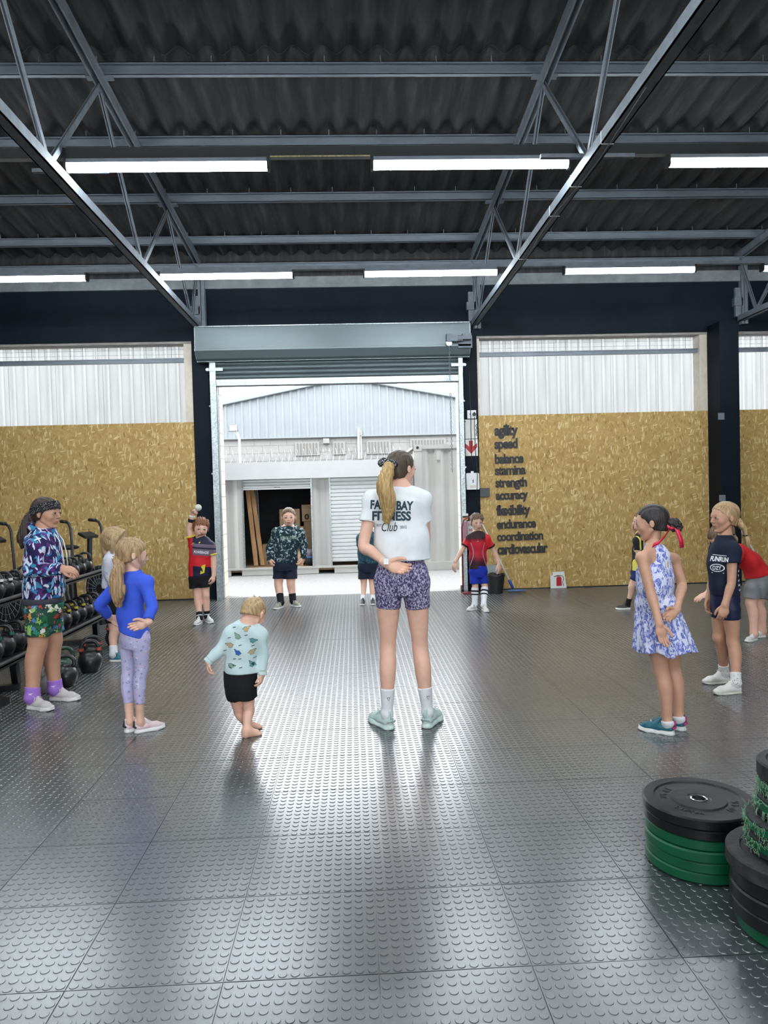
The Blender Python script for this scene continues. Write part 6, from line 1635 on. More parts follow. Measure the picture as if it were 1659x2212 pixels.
o = link('ball', bl.mesh('ball', smooth=True), noisy('scuffed_white_rubber', (0.62, 0.60, 0.55), 0.6, amt=0.15), None, tuple(p.J['rw'] + 0.62 * 0.16 * unit(p.J['rh'] - p.J['rw']) + 0.05 * unit(np.array([0.6, -0.6, 0.35]))))
tag(o, 'small white ball held up in the raised hand of the jersey boy', 'ball')

# ------------------------------------------------------------------ 6 boy in dark hoodie in the doorway
p = Person('hoodie_boy', 'smiling boy in dark green and white splattered hoodie in the doorway', SK_F, 0.010, 0.006, 1.0, HB_BROWN, arm=0.7)
p.body(hands=dict(r=dict(n=(0.9, 0.3, 0), thumb=1, curl=(0.5, 0.6, 0.4), L=0.17), l=dict(n=(-0.9, 0.3, 0), thumb=-1, curl=(0.5, 0.6, 0.4), L=0.17)), smile=1.0)
m_sp = splat_mat('splatter', (0.012, 0.034, 0.042), (0.50, 0.58, 0.60), 27, 0.54, 0.60, 0.6)
sh = p.top(m_sp, 1.95, 0.002, 0.612, None, 0.068, 0.046, 0.006, 'hoodie', None, 0.2, ncap=0.035)
p.cuffs(cloth('dark_teal_cuff', (0.014, 0.035, 0.042)), 0.90, 0.043, 0.04)
nb = p.J['nb']; hv = Vol(nb - 0.22, nb + 0.22, 0.009)
ring = [nb + np.array([0.102 * math.sin(t), 0.082 * math.cos(t), 0.012 + 0.052 * math.cos(t)]) for t in np.linspace(0, 2 * PI, 17)]
hv.chain(ring, [0.037] * 17, 0.02); hv.ell(nb + np.array([0, 0.12, -0.02]), (0.11, 0.05, 0.09), 0.04)
p.add('hood', hv, m_sp)
print_text('[R]EVOLUTION', sh, p.root, (-0.905, 10.15, 0.955), (1, 0, 0.0), zd, 0.215, 0.055, mat('ink_sage', (0.30, 0.45, 0.33), 0.7), bold=0.004)
p.shorts(C_NAVY, 0.66, lfr(p, 'r', 0.385), 0.006, 0.082)
p.socks(C_BLACK, lfr(p, 'r', 0.178) - 1)
p.shoes((noisy('grey_olive_mesh', (0.28, 0.28, 0.22), 0.7, amt=0.6, scale=26), R_WHITE, C_WHITE), 'runner')
p.hair(HB_BROWN, 0.285, back=-0.14, rough=0.0025, vol=0.004)

# ------------------------------------------------------------------ 7 toddler
p = Person('toddler', 'barefoot toddler in pale dinosaur sweatshirt looking down at the floor', SK_F, 0.007, 0.005, 1.0, HB_BLOND, arm=0.76)
p.body(barefoot=True, hands=dict(l=dict(n=(0.9, 0.2, 0), thumb=1, curl=(0.45, 0.5, 0.4), L=0.105), r=dict(n=(-0.9, 0.2, 0), thumb=-1, curl=(0.45, 0.5, 0.4), L=0.105)))
m_d = cloth('mint_fleece', (0.56, 0.70, 0.70), amt=0.03)
sh = p.top(m_d, 1.88, 0.0, 0.410, None, 0.041, 0.031, 0.004, 'sweatshirt', (m_d, 0.16, 1.08, 0.010), 1.1, ncap=0.028)
p.cuffs(m_d, 0.87, 0.0315, 0.022)
DINO = [(-0.034, 0.004), (-0.022, 0.006), (-0.014, 0.016), (-0.004, 0.020), (0.006, 0.018), (0.014, 0.010), (0.020, 0.013), (0.024, 0.022), (0.033, 0.022), (0.035, 0.015), (0.027, 0.011), (0.024, 0.002), (0.015, -0.006), (0.014, -0.018), (0.008, -0.018), (0.007, -0.009), (-0.006, -0.009), (-0.007, -0.018), (-0.013, -0.018), (-0.013, -0.006), (-0.024, -0.001)]
DC = [mat('dino_' + n, c, 0.8) for n, c in (('sand', (0.48, 0.38, 0.22)), ('teal', (0.10, 0.32, 0.34)), ('blue', (0.03, 0.12, 0.42)), ('green', (0.22, 0.38, 0.28)))]
DL = mat('dino_outline', (0.03, 0.035, 0.04), 0.8)
spots = [(640, 1200, 0, 1), (570, 1260, 3, -1), (690, 1295, 1, 1), (570, 1388, 2, -1), (680, 1390, 0, 1), (510, 1495, 3, 1), (680, 1490, 1, -1), (505, 1330, 0, -1)]
fx = lambda x: -0.761 + (x - 572) / 1261.7
fz = lambda y: 0.408 + (1572 - y) / 1261.7
for i, (x, y, c, fl_) in enumerate(spots):
    sc = 0.74; a = 0.5 * math.sin(i * 2.3)
    po = [(fl_ * (u * math.cos(a) - v * math.sin(a)) * sc, (u * math.sin(a) + v * math.cos(a)) * sc) for u, v in DINO]
    if fl_ < 0: po = po[::-1]
    po = po[::-1]
    print_poly([[(u * 1.14, v * 1.14) for u, v in po]], sh, p.root, (fx(x), 4.70, fz(y)), (1, 0, 0), zd, DL, 'dinosaur_outline', 0.002)
    print_poly([po], sh, p.root, (fx(x), 4.70, fz(y)), (1, 0, 0), zd, DC[c], 'dinosaur_print', 0.0032)
for i, (x, y) in enumerate([(640, 1250), (590, 1330), (460, 1375), (585, 1440), (590, 1510), (690, 1340), (540, 1190), (540, 1440), (700, 1440), (500, 1270)]):
    print_poly([[(-0.010, -0.003), (0.010, 0.001), (0.011, 0.006), (-0.009, 0.002)][::-1]], sh, p.root, (fx(x), 4.70, fz(y)), (1, 0, 0), zd, DL, 'bone_print', 0.003)
p.shorts(C_BLACK, 0.44, lfr(p, 'l', 0.238), 0.004, 0.060, 0.003)
def hx(v, H):
    h = H.hh
    v.cone(H.P(-0.05, -0.15, 0.48), H.P(-0.10, -0.22, 0.56), 0.06 * h, 0.02 * h, 0.04 * h)
    v.cone(H.P(0.1, -0.1, 0.48), H.P(0.12, -0.2, 0.55), 0.06 * h, 0.02 * h, 0.04 * h)
p.hair(HB_BLOND, 0.33, back=-0.10, rough=0.0018, extra=hx, vol=-0.004)

# ------------------------------------------------------------------ 8 boy hidden behind the woman
p = Person('hidden_boy', 'boy in dark shorts and teal shirt standing hidden behind the woman', SK_L, 0.010, 0.007, 1.0, HB_BROWN)
p.body(hands=dict(r=dict(n=(0, -0.3, -1), thumb=1, L=0.14), l=dict(n=(0, -0.3, -1), thumb=-1, L=0.14)))
p.top(splat_mat('teal_marl', (0.02, 0.06, 0.085), (0.05, 0.14, 0.17), 25, 0.45, 0.6), 0.7, 0.0, 0.555, None, 0.046, 0.052, 0.004, 'shirt')
p.shorts(C_NAVY, 0.60, lfr(p, 'r', 0.335), 0.005, 0.064)
p.socks(C_SOCKW, lfr(p, 'r', 0.112) - 1)
p.shoes((noisy('black_mesh', (0.03, 0.03, 0.034), 0.6, amt=0.4), R_WHITE, C_WHITE), 'runner')
p.hair(HB_BROWN, 0.28, back=-0.25, rough=0.004)

# ------------------------------------------------------------------ 9 boy in red shirt by the pillar
p = Person('red_boy', 'boy in red and black football kit with long white striped socks', SK_L, 0.010, 0.006, 1.0, HB_BROWN, (0.1, 0.13, 0.17))
p.body(hands=dict(r=dict(n=(0.6, 0.6, 0.2), thumb=1, curl=(0.3, 0.4, 0.3), L=0.15), l=dict(n=(-0.6, 0.6, 0.2), thumb=-1, curl=(0.3, 0.4, 0.3), L=0.15)))
def f_red(t):
    o = t.sep()
    f = t.ramp(t.math('ADD', t.math('MULTIPLY', t.math('SUBTRACT', o[2], 0.53), 2.15), t.math('MULTIPLY', t.noise(t.mapping((40, 40, 2)), 1, 2), 0.12)),
               [(0.05, (0.022, 0.010, 0.014)), (0.24, (0.05, 0.010, 0.018)), (0.50, (0.50, 0.012, 0.03)), (0.80, (0.55, 0.014, 0.03)), (0.92, (0.03, 0.012, 0.016))])
    far = t.math('GREATER_THAN', t.math('ABSOLUTE', t.math('ADD', o[0], 0.0)), 0.128)
    t.color(t.mix(far, f, (0.62, 0.02, 0.025)))
sh = p.top(mat('cloth_red_kit', (0.5, 0.02, 0.03), 0.6, 0, 0.3, f_red), 0.62, 0.0, 0.528, None, 0.042, 0.049, 0.003, 'football_shirt', (C_BLACK, 0.05, 1.3, 0.009), 0.5)
for c in 'lr': p.band('sleeve_trim', C_BLACK, lerp(p.J[c + 's'], p.J[c + 'e'], 0.58), p.J[c + 'e'], 0.0515, 0.020)
for sx in (-1, 1):
    pl = []
    for k in range(9):
        u = k / 8; xx = 0.085 - 0.03 * math.sin(PI * u * 1.2); pl.append((sx * xx, 0.14 - 0.30 * u))
    poly = pl + [(x + sx * 0.010, y) for x, y in pl[::-1]]
    print_poly([poly if sx > 0 else poly], sh, p.root, (1.60, 9.42, 0.73), (1, 0, 0), zd, mat('kit_lines', (0.28, 0.28, 0.36), 0.7), 'kit_line')
print_poly([[(-0.014, -0.006), (0.002, 0.004), (0.016, 0.008), (0.004, 0.010)]], sh, p.root, (1.595, 9.42, 0.885), (1, 0, 0), zd, INKW, 'kit_mark')
p.shorts(cloth('royal_blue', (0.015, 0.035, 0.36)), 0.57, lfr(p, 'r', 0.332), 0.006, 0.060)
p.socks(C_SOCKW, 0.06, 0.007, [(0.26, 0.022, C_BLACK), (0.44, 0.018, C_BLACK)])
p.shoes((noisy('chalk_mesh', (0.62, 0.60, 0.56), 0.7, amt=0.12, scale=30), R_WHITE, C_WHITE), 'chunky')
def hx(v, H):
    h = H.hh
    for q in range(7):
        a = -0.27 + q * 0.09
        v.cone(H.P(a * 0.9, 0.16, 0.42), H.P(a - 0.05, 0.37, 0.20 + 0.03 * (q % 2)), 0.075 * h, 0.025 * h, 0.03 * h)
    v.cone(H.P(-0.05, 0, 0.48), H.P(0.02, 0.1, 0.58), 0.05 * h, 0.015 * h, 0.04 * h)
p.hair(HB_BROWN, 0.28, back=-0.22, rough=0.005, extra=hx, vol=0.01)

# ------------------------------------------------------------------ 10 girl in blue dress
p = Person('dress_girl', 'dark-haired girl in blue and white floral dress with a red ribbon', SK_D, 0.008, 0.005, 1.0, HB_BLACK)
p.body(torso=0.93, hands=dict(l=dict(n=(0.1, -1, 0.1), thumb=-1, curl=(0.12, 0.25, 0.25), L=0.148), r=dict(n=(0.05, -1, 0.15), thumb=1, curl=(0.15, 0.3, 0.3), L=0.145)))
def f_dress(t):
    v = t.mapping((1, 1, 0.6))
    a = t.noise(v, 26, 3, 0.6, 1.2); b = t.noise(t.mapping((1, 1, 0.55), loc=(3, 1, 2)), 34, 3, 0.6, 1.5)
    col = t.ramp(a, [(0.43, (0.66, 0.68, 0.84)), (0.47, (0.20, 0.26, 0.62)), (0.56, (0.07, 0.10, 0.42)), (0.60, (0.40, 0.44, 0.74))])
    t.color(t.mix(t.ramp(b, [(0.52, (0, 0, 0)), (0.56, (1, 1, 1))]), col, (0.70, 0.72, 0.86)))
m_dr = mat('cloth_floral_dress', (0.3, 0.35, 0.7), 0.8, 0, 0.25, f_dress)
T = p.T
v = Vol(V3((1.52, 4.17, 0.48)), V3((2.30, 4.92, 1.24)), 0.0065)
fr, rtw = p.fw, p.rtv
cw = V3((1.885, 4.521, 0.862))
def el(a, b, k=0.03, **kw): v.cone(a[:3], b[:3], a[3], b[3], k, (fr, 0.5 * (a[4] / a[3] + b[4] / b[3])), **kw)
s0 = (T[2][0], T[2][1], 0.868, T[2][3] + 0.006, T[2][4] + 0.006); s1 = T[3][:3] + (T[3][3] + 0.016, T[3][4] + 0.016)
el(s0, (s0[0], s0[1], 0.92, s0[3] + 0.024, s0[4] + 0.022)); el((s0[0], s0[1], 0.92, s0[3] + 0.024, s0[4] + 0.022), s1)
el(s1, (T[4][0] + 0.01, T[4][1], 1.10, 0.085, 0.075)); el((T[4][0] + 0.01, T[4][1], 1.10, 0.085, 0.075), (T[5][0], T[5][1], 1.165, 0.058, 0.056))
# arm holes
for c in 'lr':
    sh_ = p.J[c + 's']; sg = -1 if c == 'l' else 1
    v.cone(sh_ + rtw * sg * 0.045 + np.array([0, 0, 0.10]), sh_ + rtw * sg * 0.045 - np.array([0, 0, 0.10]), 0.072, 0.060, 0.02, op='d')
v.cone(p.J['nb'] + (0, 0, 0.005), p.H.c, p.r['neck'] * 1.1, p.r['neck'] * 1.3, 0.01, op='d')
bk = V3((1.952, 4.435, 1.035))
for q_ in (0.0, 0.03, 0.06):
    b_ = bk - fr * q_
    v.cone(b_ + (0, 0, 0.035), b_ - (0.0, 0, 0.06), 0.030, 0.006, 0.004, op='d')
# skirt with wavy hem
hc = V3((1.93, 4.521, 0.50))
X, Y, Z = v.ax[0][:, None, None], v.ax[1][None, :, None], v.ax[2][None, None, :]
t_ = np.clip((0.875 - Z) / 0.375, 0, 1)
cx = s0[0] + (hc[0] - s0[0]) * t_; cy = s0[1] + (hc[1] - s0[1]) * t_
ang = np.arctan2(Y - cy, X - cx)
rx = s0[3] * (1 - t_) + 0.186 * t_ + 0.010 * np.sin(PI * np.minimum(t_ * 4, 1)) + (0.006 + 0.010 * t_) * np.sin(11 * ang + 1.5 * np.sin(3 * ang)) * np.minimum(t_ * 3, 1)
dist = np.sqrt((X - cx) ** 2 + ((Y - cy) * 1.12) ** 2)
d_sk = (dist - rx) * 0.9
d_sk = np.maximum(d_sk, np.where(Z < 0.66, -(dist - rx + 0.014), -1.0))
d_sk = np.maximum(d_sk, np.maximum(Z - 0.88, (0.520 + 0.012 * np.sin(5 * ang + 0.6) + 0.006 * np.sin(11 * ang)) - Z))
v.V = smin(v.V, d_sk.astype(np.float32), 0.01)
v.warp(fold(0.0028, 55, 0.7, (0.9, 0.5, 0.2)))
dr = p.add('dress', v, m_dr)
print_poly([[(-0.022, 0.040), (0.016, 0.048), (0.020, 0.0), (0.008, -0.055), (-0.010, -0.010)][::-1]], dr, p.root, (1.915, 4.42, 1.062), (1, 0.0, 0), zd, SK_D, 'keyhole_opening', 0.001)
p.hair(HB_BLACK, 0.31, back=-0.22, rough=0.0018)
bn = p.H.P(0.03, -0.60, -0.10)
bv = Vol(bn - 0.11, bn + 0.11, 0.005)
bv.ell(bn, (0.042, 0.042, 0.040), 0.01); bv.cone(p.H.P(0, -0.44, -0.06), bn, 0.03, 0.025, 0.02); bv.ell(bn + (0.018, -0.01, -0.02), (0.03, 0.03, 0.026), 0.02)
bv.warp(lambda X, Y, Z: (0.003 * np.sin(260 * X + 150 * Z) + 0.003 * np.sin(230 * Y - 190 * Z)).astype(np.float32))
p.add('bun', bv, HB_BLACK)
RB = mat('red_satin', (0.66, 0.012, 0.06), 0.3)
def ribbon(pts, w, side):
    mb = MB(); vs = []
    for i, q in enumerate(pts):
        sd = unit(np.array(side, float)); vs += [np.array(q) - sd * w / 2 - p.off, np.array(q) + sd * w / 2 - p.off]
    mb._add(vs, [(2 * i, 2 * i + 2, 2 * i + 3, 2 * i + 1) for i in range(len(pts) - 1)])
    o = link('ribbon', mb.mesh('ribbon', smooth=True), RB, p.root)
    md = o.modifiers.new('thickness', 'SOLIDIFY'); md.thickness = 0.002
kn_ = p.H.P(0.0, -0.50, -0.08)
ribbon([kn_ + (0.02, -0.03, 0.0), kn_ + (0.03, -0.05, -0.05), kn_ + (0.045, -0.055, -0.10), kn_ + (0.05, -0.05, -0.145)], 0.026, (1, 0, 0.25))
ribbon([kn_ + (-0.01, -0.03, -0.02), kn_ + (-0.06, -0.06, -0.07), kn_ + (-0.10, -0.075, -0.105), kn_ + (-0.135, -0.06, -0.125)], 0.030, (0.4, 0, 1))
link('ribbon_knot', MB().tube([kn_ + (0.03 * math.cos(t), 0.02 * math.sin(t) - 0.01, 0.03 * math.sin(t) + 0.005) - p.off for t in np.linspace(0, 2 * PI, 15)], 0.010, 6, False).mesh('ribbon_knot', smooth=True), RB, p.root)
p.socks(C_SOCKW, 0.955, 0.005)
p.shoes((noisy('teal_mesh', (0.012, 0.12, 0.16), 0.6, amt=0.25, scale=20), R_WHITE, noisy('teal_lace', (0.03, 0.16, 0.18), 0.7), mat('magenta_tab', (0.45, 0.03, 0.16), 0.5)), 'runner')

# ------------------------------------------------------------------ 11 child far behind her
p = Person('far_kid', 'child in yellow and black striped shirt far behind the girl in the dress', SK_L, 0.011, 0.007, 1.0, HB_BROWN)
p.body(hands=dict(l=dict(n=(0, 1, 0), thumb=-1, L=0.14), r=dict(n=(0.6, -0.3, 0), thumb=1, L=0.14)))
def f_str(t):
    o = t.sep(); w = t.math('SINE', t.math('MULTIPLY', t.math('ADD', o[0], t.math('MULTIPLY', o[1], 0.6)), 75.0))
    t.color(t.ramp(w, [(0.40, (0.012, 0.012, 0.02)), (0.55, (0.72, 0.62, 0.10))], 'CONSTANT'))
p.top(mat('cloth_bee_stripe', (0.5, 0.4, 0.1), 0.7, 0, 0.3, f_str), 0.7, 0.0, 0.45, None, 0.044, 0.05, 0.004, 'striped_shirt')
p.shorts(cloth('navy_blue', (0.016, 0.03, 0.11)), 0.50, lfr(p, 'l', 0.37), 0.006, 0.058)
p.socks(C_BLACK, lfr(p, 'l', 0.14) - 1)
p.shoes((noisy('grey_black_mesh', (0.05, 0.045, 0.045), 0.6, amt=0.4), R_WHITE, R_BLACK), 'runner')
p.hair(HB_BROWN, 0.28, back=-0.25, rough=0.004)

# ------------------------------------------------------------------ 12 girl in navy tee
p = Person('navy_girl', 'girl with blond braids in navy printed T-shirt and cycling shorts', SK_T, 0.0078, 0.005, 0.7, HB_SAND, (0.05, 0.06, 0.06))
p.body(hands=dict(l=dict(n=(0.35, 0.9, 0), thumb=-1, curl=(0.45, 0.5, 0.4), L=0.15), r=dict(n=(0.3, -0.9, 0), thumb=1, curl=(0.4, 0.5, 0.4), L=0.15)))
p.leggings(cloth('navy_lycra', (0.014, 0.018, 0.055), 0.45), 0.76, lfr(p, 'l', 0.538), 0.005, 'cycling_shorts')
sh = p.top(cloth('navy_tee', (0.013, 0.017, 0.036)), 0.40, 0.0, 0.712, None, 0.051, 0.058, 0.005, 'tee_shirt', (C_NAVY, 0.03, 1.2, 0.008), 2.5)
cxn, cyn = p.T[3][0], p.T[3][1]
pd = (0.72, -0.69, 0.0)
def pn(dx, z, d=0.12): return (cxn - 0.118 + dx, cyn - d, z)
print_text('FUNRUN', sh, p.root, pn(0.02, 0.993), pd, zd, 0.150, 0.036, INKW, bold=0.008, shear=0.12)
ov = [(0.055 * math.cos(t), 0.030 * math.sin(t)) for t in np.linspace(0, 2 * PI, 25)[:-1]]
print_poly([ov], sh, p.root, pn(-0.005, 0.928), pd, zd, INKW, 'oval_badge', 0.003)
print_poly([[(x * 0.86, y * 0.80) for x, y in ov]], sh, p.root, pn(-0.005, 0.928), pd, zd, C_NAVY, 'oval_badge', 0.0042)
print_text('OZY', sh, p.root, pn(-0.005, 0.928), pd, zd, 0.066, 0.030, INKW, bold=0.006, lift=0.006)
print_poly([[(-0.045, -0.003), (0.045, -0.003), (0.045, 0.003), (-0.045, 0.003)]], sh, p.root, pn(-0.002, 0.890), pd, zd, INKW, 'print_rule')
print_poly([[(-0.06, -0.002), (0.06, -0.002), (0.06, 0.002), (-0.06, 0.002)]], sh, p.root, pn(0.02, 1.022), pd, zd, INKW, 'print_rule')
for i, w in enumerate(('RF', 'TR', 'AR', 'MT', 'GARM')):
    print_text(w, sh, p.root, (2.868, 5.36, 0.90 - i * 0.035), (0.55, 0.83, 0), zd, 0.045, 0.016, INKW, bold=0.003)
p.hair(HB_SAND, 0.30, back=-0.24, rough=0.0016)
b0 = p.H.P(0.30, -0.36, -0.20); b1 = p.H.P(-0.30, -0.36, -0.20)
for bb in (b1, b0):
    pts = [p.H.P(0.0, -0.40, 0.02), bb, bb + (0.022, -0.012, -0.04), bb + (0.03, -0.012, -0.085)]
    tail(p, HB_SAND, pts, [0.025, 0.024, 0.018, 0.014], 'braid', 0.003, 0.005)
    link('hair_tie', MB().tube([pts[-1] + (0.014 * math.cos(t), 0.014 * math.sin(t), 0) - p.off for t in np.linspace(0, 2 * PI, 11)], 0.006, 5, False).mesh('hair_tie', smooth=True), C_NAVY, p.root)
    tail(p, HB_BLOND, [pts[-1], pts[-1] + (0.016, -0.004, -0.04), pts[-1] + (0.010, -0.004, -0.085)], [0.012, 0.020, 0.004], 'braid_end', 0.002, 0.005)
p.socks(blob_mat('speckled_sock', (0.70, 0.69, 0.68), [(0.15, 0.1, 0.09), (0.3, 0.2, 0.15)], 55, 0.22), lfr(p, 'l', 0.150) - 1, 0.005)
p.shoes((noisy('white_canvas', (0.68, 0.66, 0.62), 0.7, amt=0.07, scale=20), noisy('cream_sole', (0.58, 0.55, 0.48), 0.6), C_WHITE), 'court')

# ------------------------------------------------------------------ 13 boy bending over
p = Person('bend_boy', 'boy in red shirt and grey shorts bending over behind the navy-shirted girl', SK_F, 0.009, 0.006, 1.0, HB_BROWN)
p.tf = unit(np.array([-0.55, 0.05, -0.75]))
p.body(hands=dict(l=dict(n=(0, 0.4, -1), thumb=-1, curl=(0.1, 0.2, 0.15), L=0.15), r=dict(n=(0, -0.4, -1), thumb=1, L=0.15)))
p.top(cloth('red_tee', (0.50, 0.018, 0.022)), 0.6, 0.004, V3((3.97, 7.128, 0.63)), None, 0.052, 0.058, 0.007, 'tee_shirt', None, 1.9, hemn=(0.25, 0, -1))
p.tf = p.fw; p.bent = True
p.shorts(cloth('grey_marl', (0.20, 0.205, 0.21), amt=0.2), (V3((3.97, 7.128, 0.66)), (0.0, 0, 1.0)), lfr(p, 'l', 0.42), 0.006, 0.084)
p.hair(HB_BROWN, 0.26, back=-0.28, rough=0.005, vol=0.015)
p.shoes((noisy('white_leather', (0.62, 0.62, 0.60), 0.5, amt=0.1, scale=20), R_WHITE, C_WHITE), 'chunky', 'strap')
# =================================================================== gym equipment and small things on the wall
M_IRON = noisy('black_iron', (0.012, 0.013, 0.014), 0.28, 0.0, 0.6, amt=0.4, scale=12, bump=0.1, bscale=80)
M_RACK = noisy('black_powder_coat', (0.014, 0.015, 0.016), 0.4, 0, 0.5, amt=0.3)
M_CHROME = noisy('worn_chrome', (0.6, 0.6, 0.6), 0.22, 1.0, 0.5, amt=0.15)
M_GREENIRON = noisy('dark_green_iron', (0.008, 0.045, 0.025), 0.3, 0, 0.6, amt=0.3)
TAPE = {'green': mat('green_tape', (0.01, 0.16, 0.09), 0.5), 'yellow': mat('yellow_tape', (0.62, 0.52, 0.03), 0.5), 'red': mat('red_tape', (0.45, 0.07, 0.04), 0.5), 'white': M_WHITE}
def kb_mesh():
    prof = []
    for i in range(0, 15):
        a = -PI / 2 + PI * i / 14
        prof.append((math.cos(a), math.sin(a)))
    prof = [(0.62, -0.86), (0.70, -0.82)] + [(c, s) for c, s in prof if s > -0.74]
    b = MB().lathe([(max(r, 0.02), z + 0.86) for r, z in prof], n=22)
    hdl = MB()
    pts = [(-0.55, 0, 1.50), (-0.70, 0, 1.80), (-0.68, 0, 2.12), (-0.50, 0, 2.42), (-0.22, 0, 2.56), (0.22, 0, 2.56), (0.50, 0, 2.42), (0.68, 0, 2.12), (0.70, 0, 1.80), (0.55, 0, 1.50)]
    hdl.tube(pts, [0.24, 0.19, 0.165, 0.165, 0.165, 0.165, 0.165, 0.165, 0.19, 0.24], 10)
    tp = MB().tube([(0.70, 0, 1.74), (0.695, 0, 1.98)], 0.215, 12)
    bd = MB().lathe([(0.30, 0.0), (0.30, 0.05), (0.26, 0.06)], n=14)
    return b.mesh('kb_ball', smooth=0.7), hdl.mesh('kb_handle', smooth=True), tp.mesh('kb_tape', smooth=0.7)
KB = kb_mesh(); KBM = {}
def kb_data(i, m_):
    k = (i, m_.name)
    if k not in KBM:
        c = KB[i].copy(); c.materials.append(m_); KBM[k] = c
    return KBM[k]
def kettlebell(x, y, z, r, rz, label, group, m_=None, tape=None):
    m_ = m_ or M_IRON
    t = thing('kettlebell', label, 'kettlebell', (x, y, z), rz, group); t.scale = (r, r, r)
    link('ball', kb_data(0, m_), None, t)
    h = link('handle', kb_data(1, m_), None, t)
    if tape:
        link('tape_band', kb_data(2, TAPE[tape]), None, h); link('tape_band', kb_data(2, TAPE[tape]), None, h, rot=(0, 0, PI))
    return t
ordn = ['nearest', 'second', 'third', 'fourth', 'fifth', 'sixth', 'seventh', 'eighth', 'ninth', 'tenth', 'eleventh', 'twelfth', 'thirteenth']
rk = thing('kettlebell_rack', 'black two-tier kettlebell rack along the left side', 'rack', (-2.95, 7.0, 0))
def tray(xa, xb, z, y0, y1):
    s = MB().box(xa, xb, y0, y1, z - 0.012, z); s.box(xb - 0.012, xb, y0, y1, z - 0.03, z + 0.028); s.box(xa, xa + 0.012, y0, y1, z - 0.03, z + 0.035)
    o = s.build('shelf', M_RACK, rk)
    e = MB().box(xb - 0.002, xb + 0.004, y0, y1, z + 0.014, z + 0.03); e.build('shelf_edge', noisy('worn_steel_edge', (0.20, 0.21, 0.21), 0.4, 0.5, amt=0.3), o)
tray(-3.16, -2.86, 0.745, 5.0, 8.55); tray(-3.06, -2.72, 0.30, 5.0, 8.35)
for y in (8.02, 6.1):
    MB().bar((-3.19, y, 0.0), (-3.19, y, 0.78), 0.07, 0.05, (1, 0, 0)).build('upright', M_RACK, rk)
    if y > 7: MB().bar((-3.13, y, 0.735), (-3.03, y - 0.02, 0.33), 0.05, 0.03, (1, 0, 0)).build('brace', M_RACK, rk)
    MB().bar((-2.81, y + 0.03, 0.24), (-2.86, y + 0.18, 0.02), 0.07, 0.05, (1, 0, 0)).build('leg', M_RACK, rk)
    MB().bar((-3.2, y, 0.025), (-2.80, y + 0.1, 0.025), 0.06, 0.05).build('foot', M_RACK, rk)
n = 0
for i in range(13):
    y = 6.05 + i * 0.190
    kettlebell(-3.0, y, 0.746, 0.083 + 0.004 * math.sin(i * 1.7), 0.15 * math.sin(i * 2.1), 'black kettlebell on the upper rack shelf, %s from the left edge' % ordn[i], 'kettlebells on the upper shelf', None, {1: 'white', 2: 'white'}.get(i))
tp = {0: 'green', 1: 'green', 5: 'green', 6: 'green', 7: 'yellow', 8: 'yellow', 9: 'yellow'}
for i in range(12):
    y = 5.92 + i * 0.206
    big = i < 3
    kettlebell(-2.89, y, 0.301, 0.098 if big else 0.093, 0.2 * math.sin(i * 1.3), 'black kettlebell%s on the lower shelf, %s from the left edge' % ((' with %s tape' % tp[i]) if i in tp else '', ordn[i]), 'kettlebells on the lower shelf', None, tp.get(i))
for (x, y, r, lab, m_, tpe, rz) in [(-2.50, 6.08, 0.085, 'small grey-handled kettlebell on the floor, half hidden by the tall girl', noisy('grey_iron', (0.16, 0.16, 0.16), 0.35), None, 0.6),
                                    (-2.45, 6.27, 0.098, 'black kettlebell on the floor beside the tall girl\'s foot', None, None, 0.3), (-2.56, 6.52, 0.105, 'dark green kettlebell on the floor behind the smaller black one', M_GREENIRON, None, 0.5),
                                    (-2.42, 6.76, 0.108, 'large black kettlebell with red tape on the floor under the rack', None, 'red', 0.25), (-2.52, 7.09, 0.100, 'black kettlebell with red tape on the floor, farther than the large one', None, 'red', 0.4),
                                    (-2.56, 7.90, 0.10, 'black kettlebell on the floor farthest along, beside the girls', None, 'red', 0.2)]:
    kettlebell(x, y, 0.003, r, rz, lab, 'kettlebells on the floor', m_, tpe)
# --- dumbbells on their low stand
st = thing('dumbbell_stand', 'low black stand of dumbbells behind the tall girl', 'stand', (-2.85, 5.5, 0))
MB().box(-3.15, -2.70, 5.2, 5.8, 0.0, 0.045).build('base', M_RACK, st)
MB().prism([(-3.15, 0.045), (-2.72, 0.045), (-3.15, 0.16)], 5.2, 5.8, 'y').build('wedge', M_RACK, st)
for i in range(4):
    y = 5.29 + i * 0.135
    t = thing('dumbbell', 'black dumbbell with chrome grip on the low stand, %s from the camera' % ordn[i], 'dumbbell', (-2.90, y, 0.168), 0, 'dumbbells on the low stand')
    t.rotation_euler = (0, math.radians(15), 0.12)
    for s in (-1, 1):
        hd = MB().lathe([(0.03, s * 0.068), (0.050, s * 0.072), (0.054, s * 0.085), (0.054, s * 0.118), (0.048, s * 0.126), (0.02, s * 0.128)], n=16, axis='x'); link('weight', hd.mesh('weight', smooth=0.7), M_IRON, t)
        r = MB().lathe([(0.030, s * 0.127), (0.030, s * 0.131), (0.02, s * 0.131)], n=14, axis='x'); link('end_cap', r.mesh('end_cap'), M_CHROME, t)
    link('grip', MB().tube([(-0.07, 0, 0), (0.07, 0, 0)], 0.016, 10).mesh('grip', smooth=0.7), M_CHROME, t)
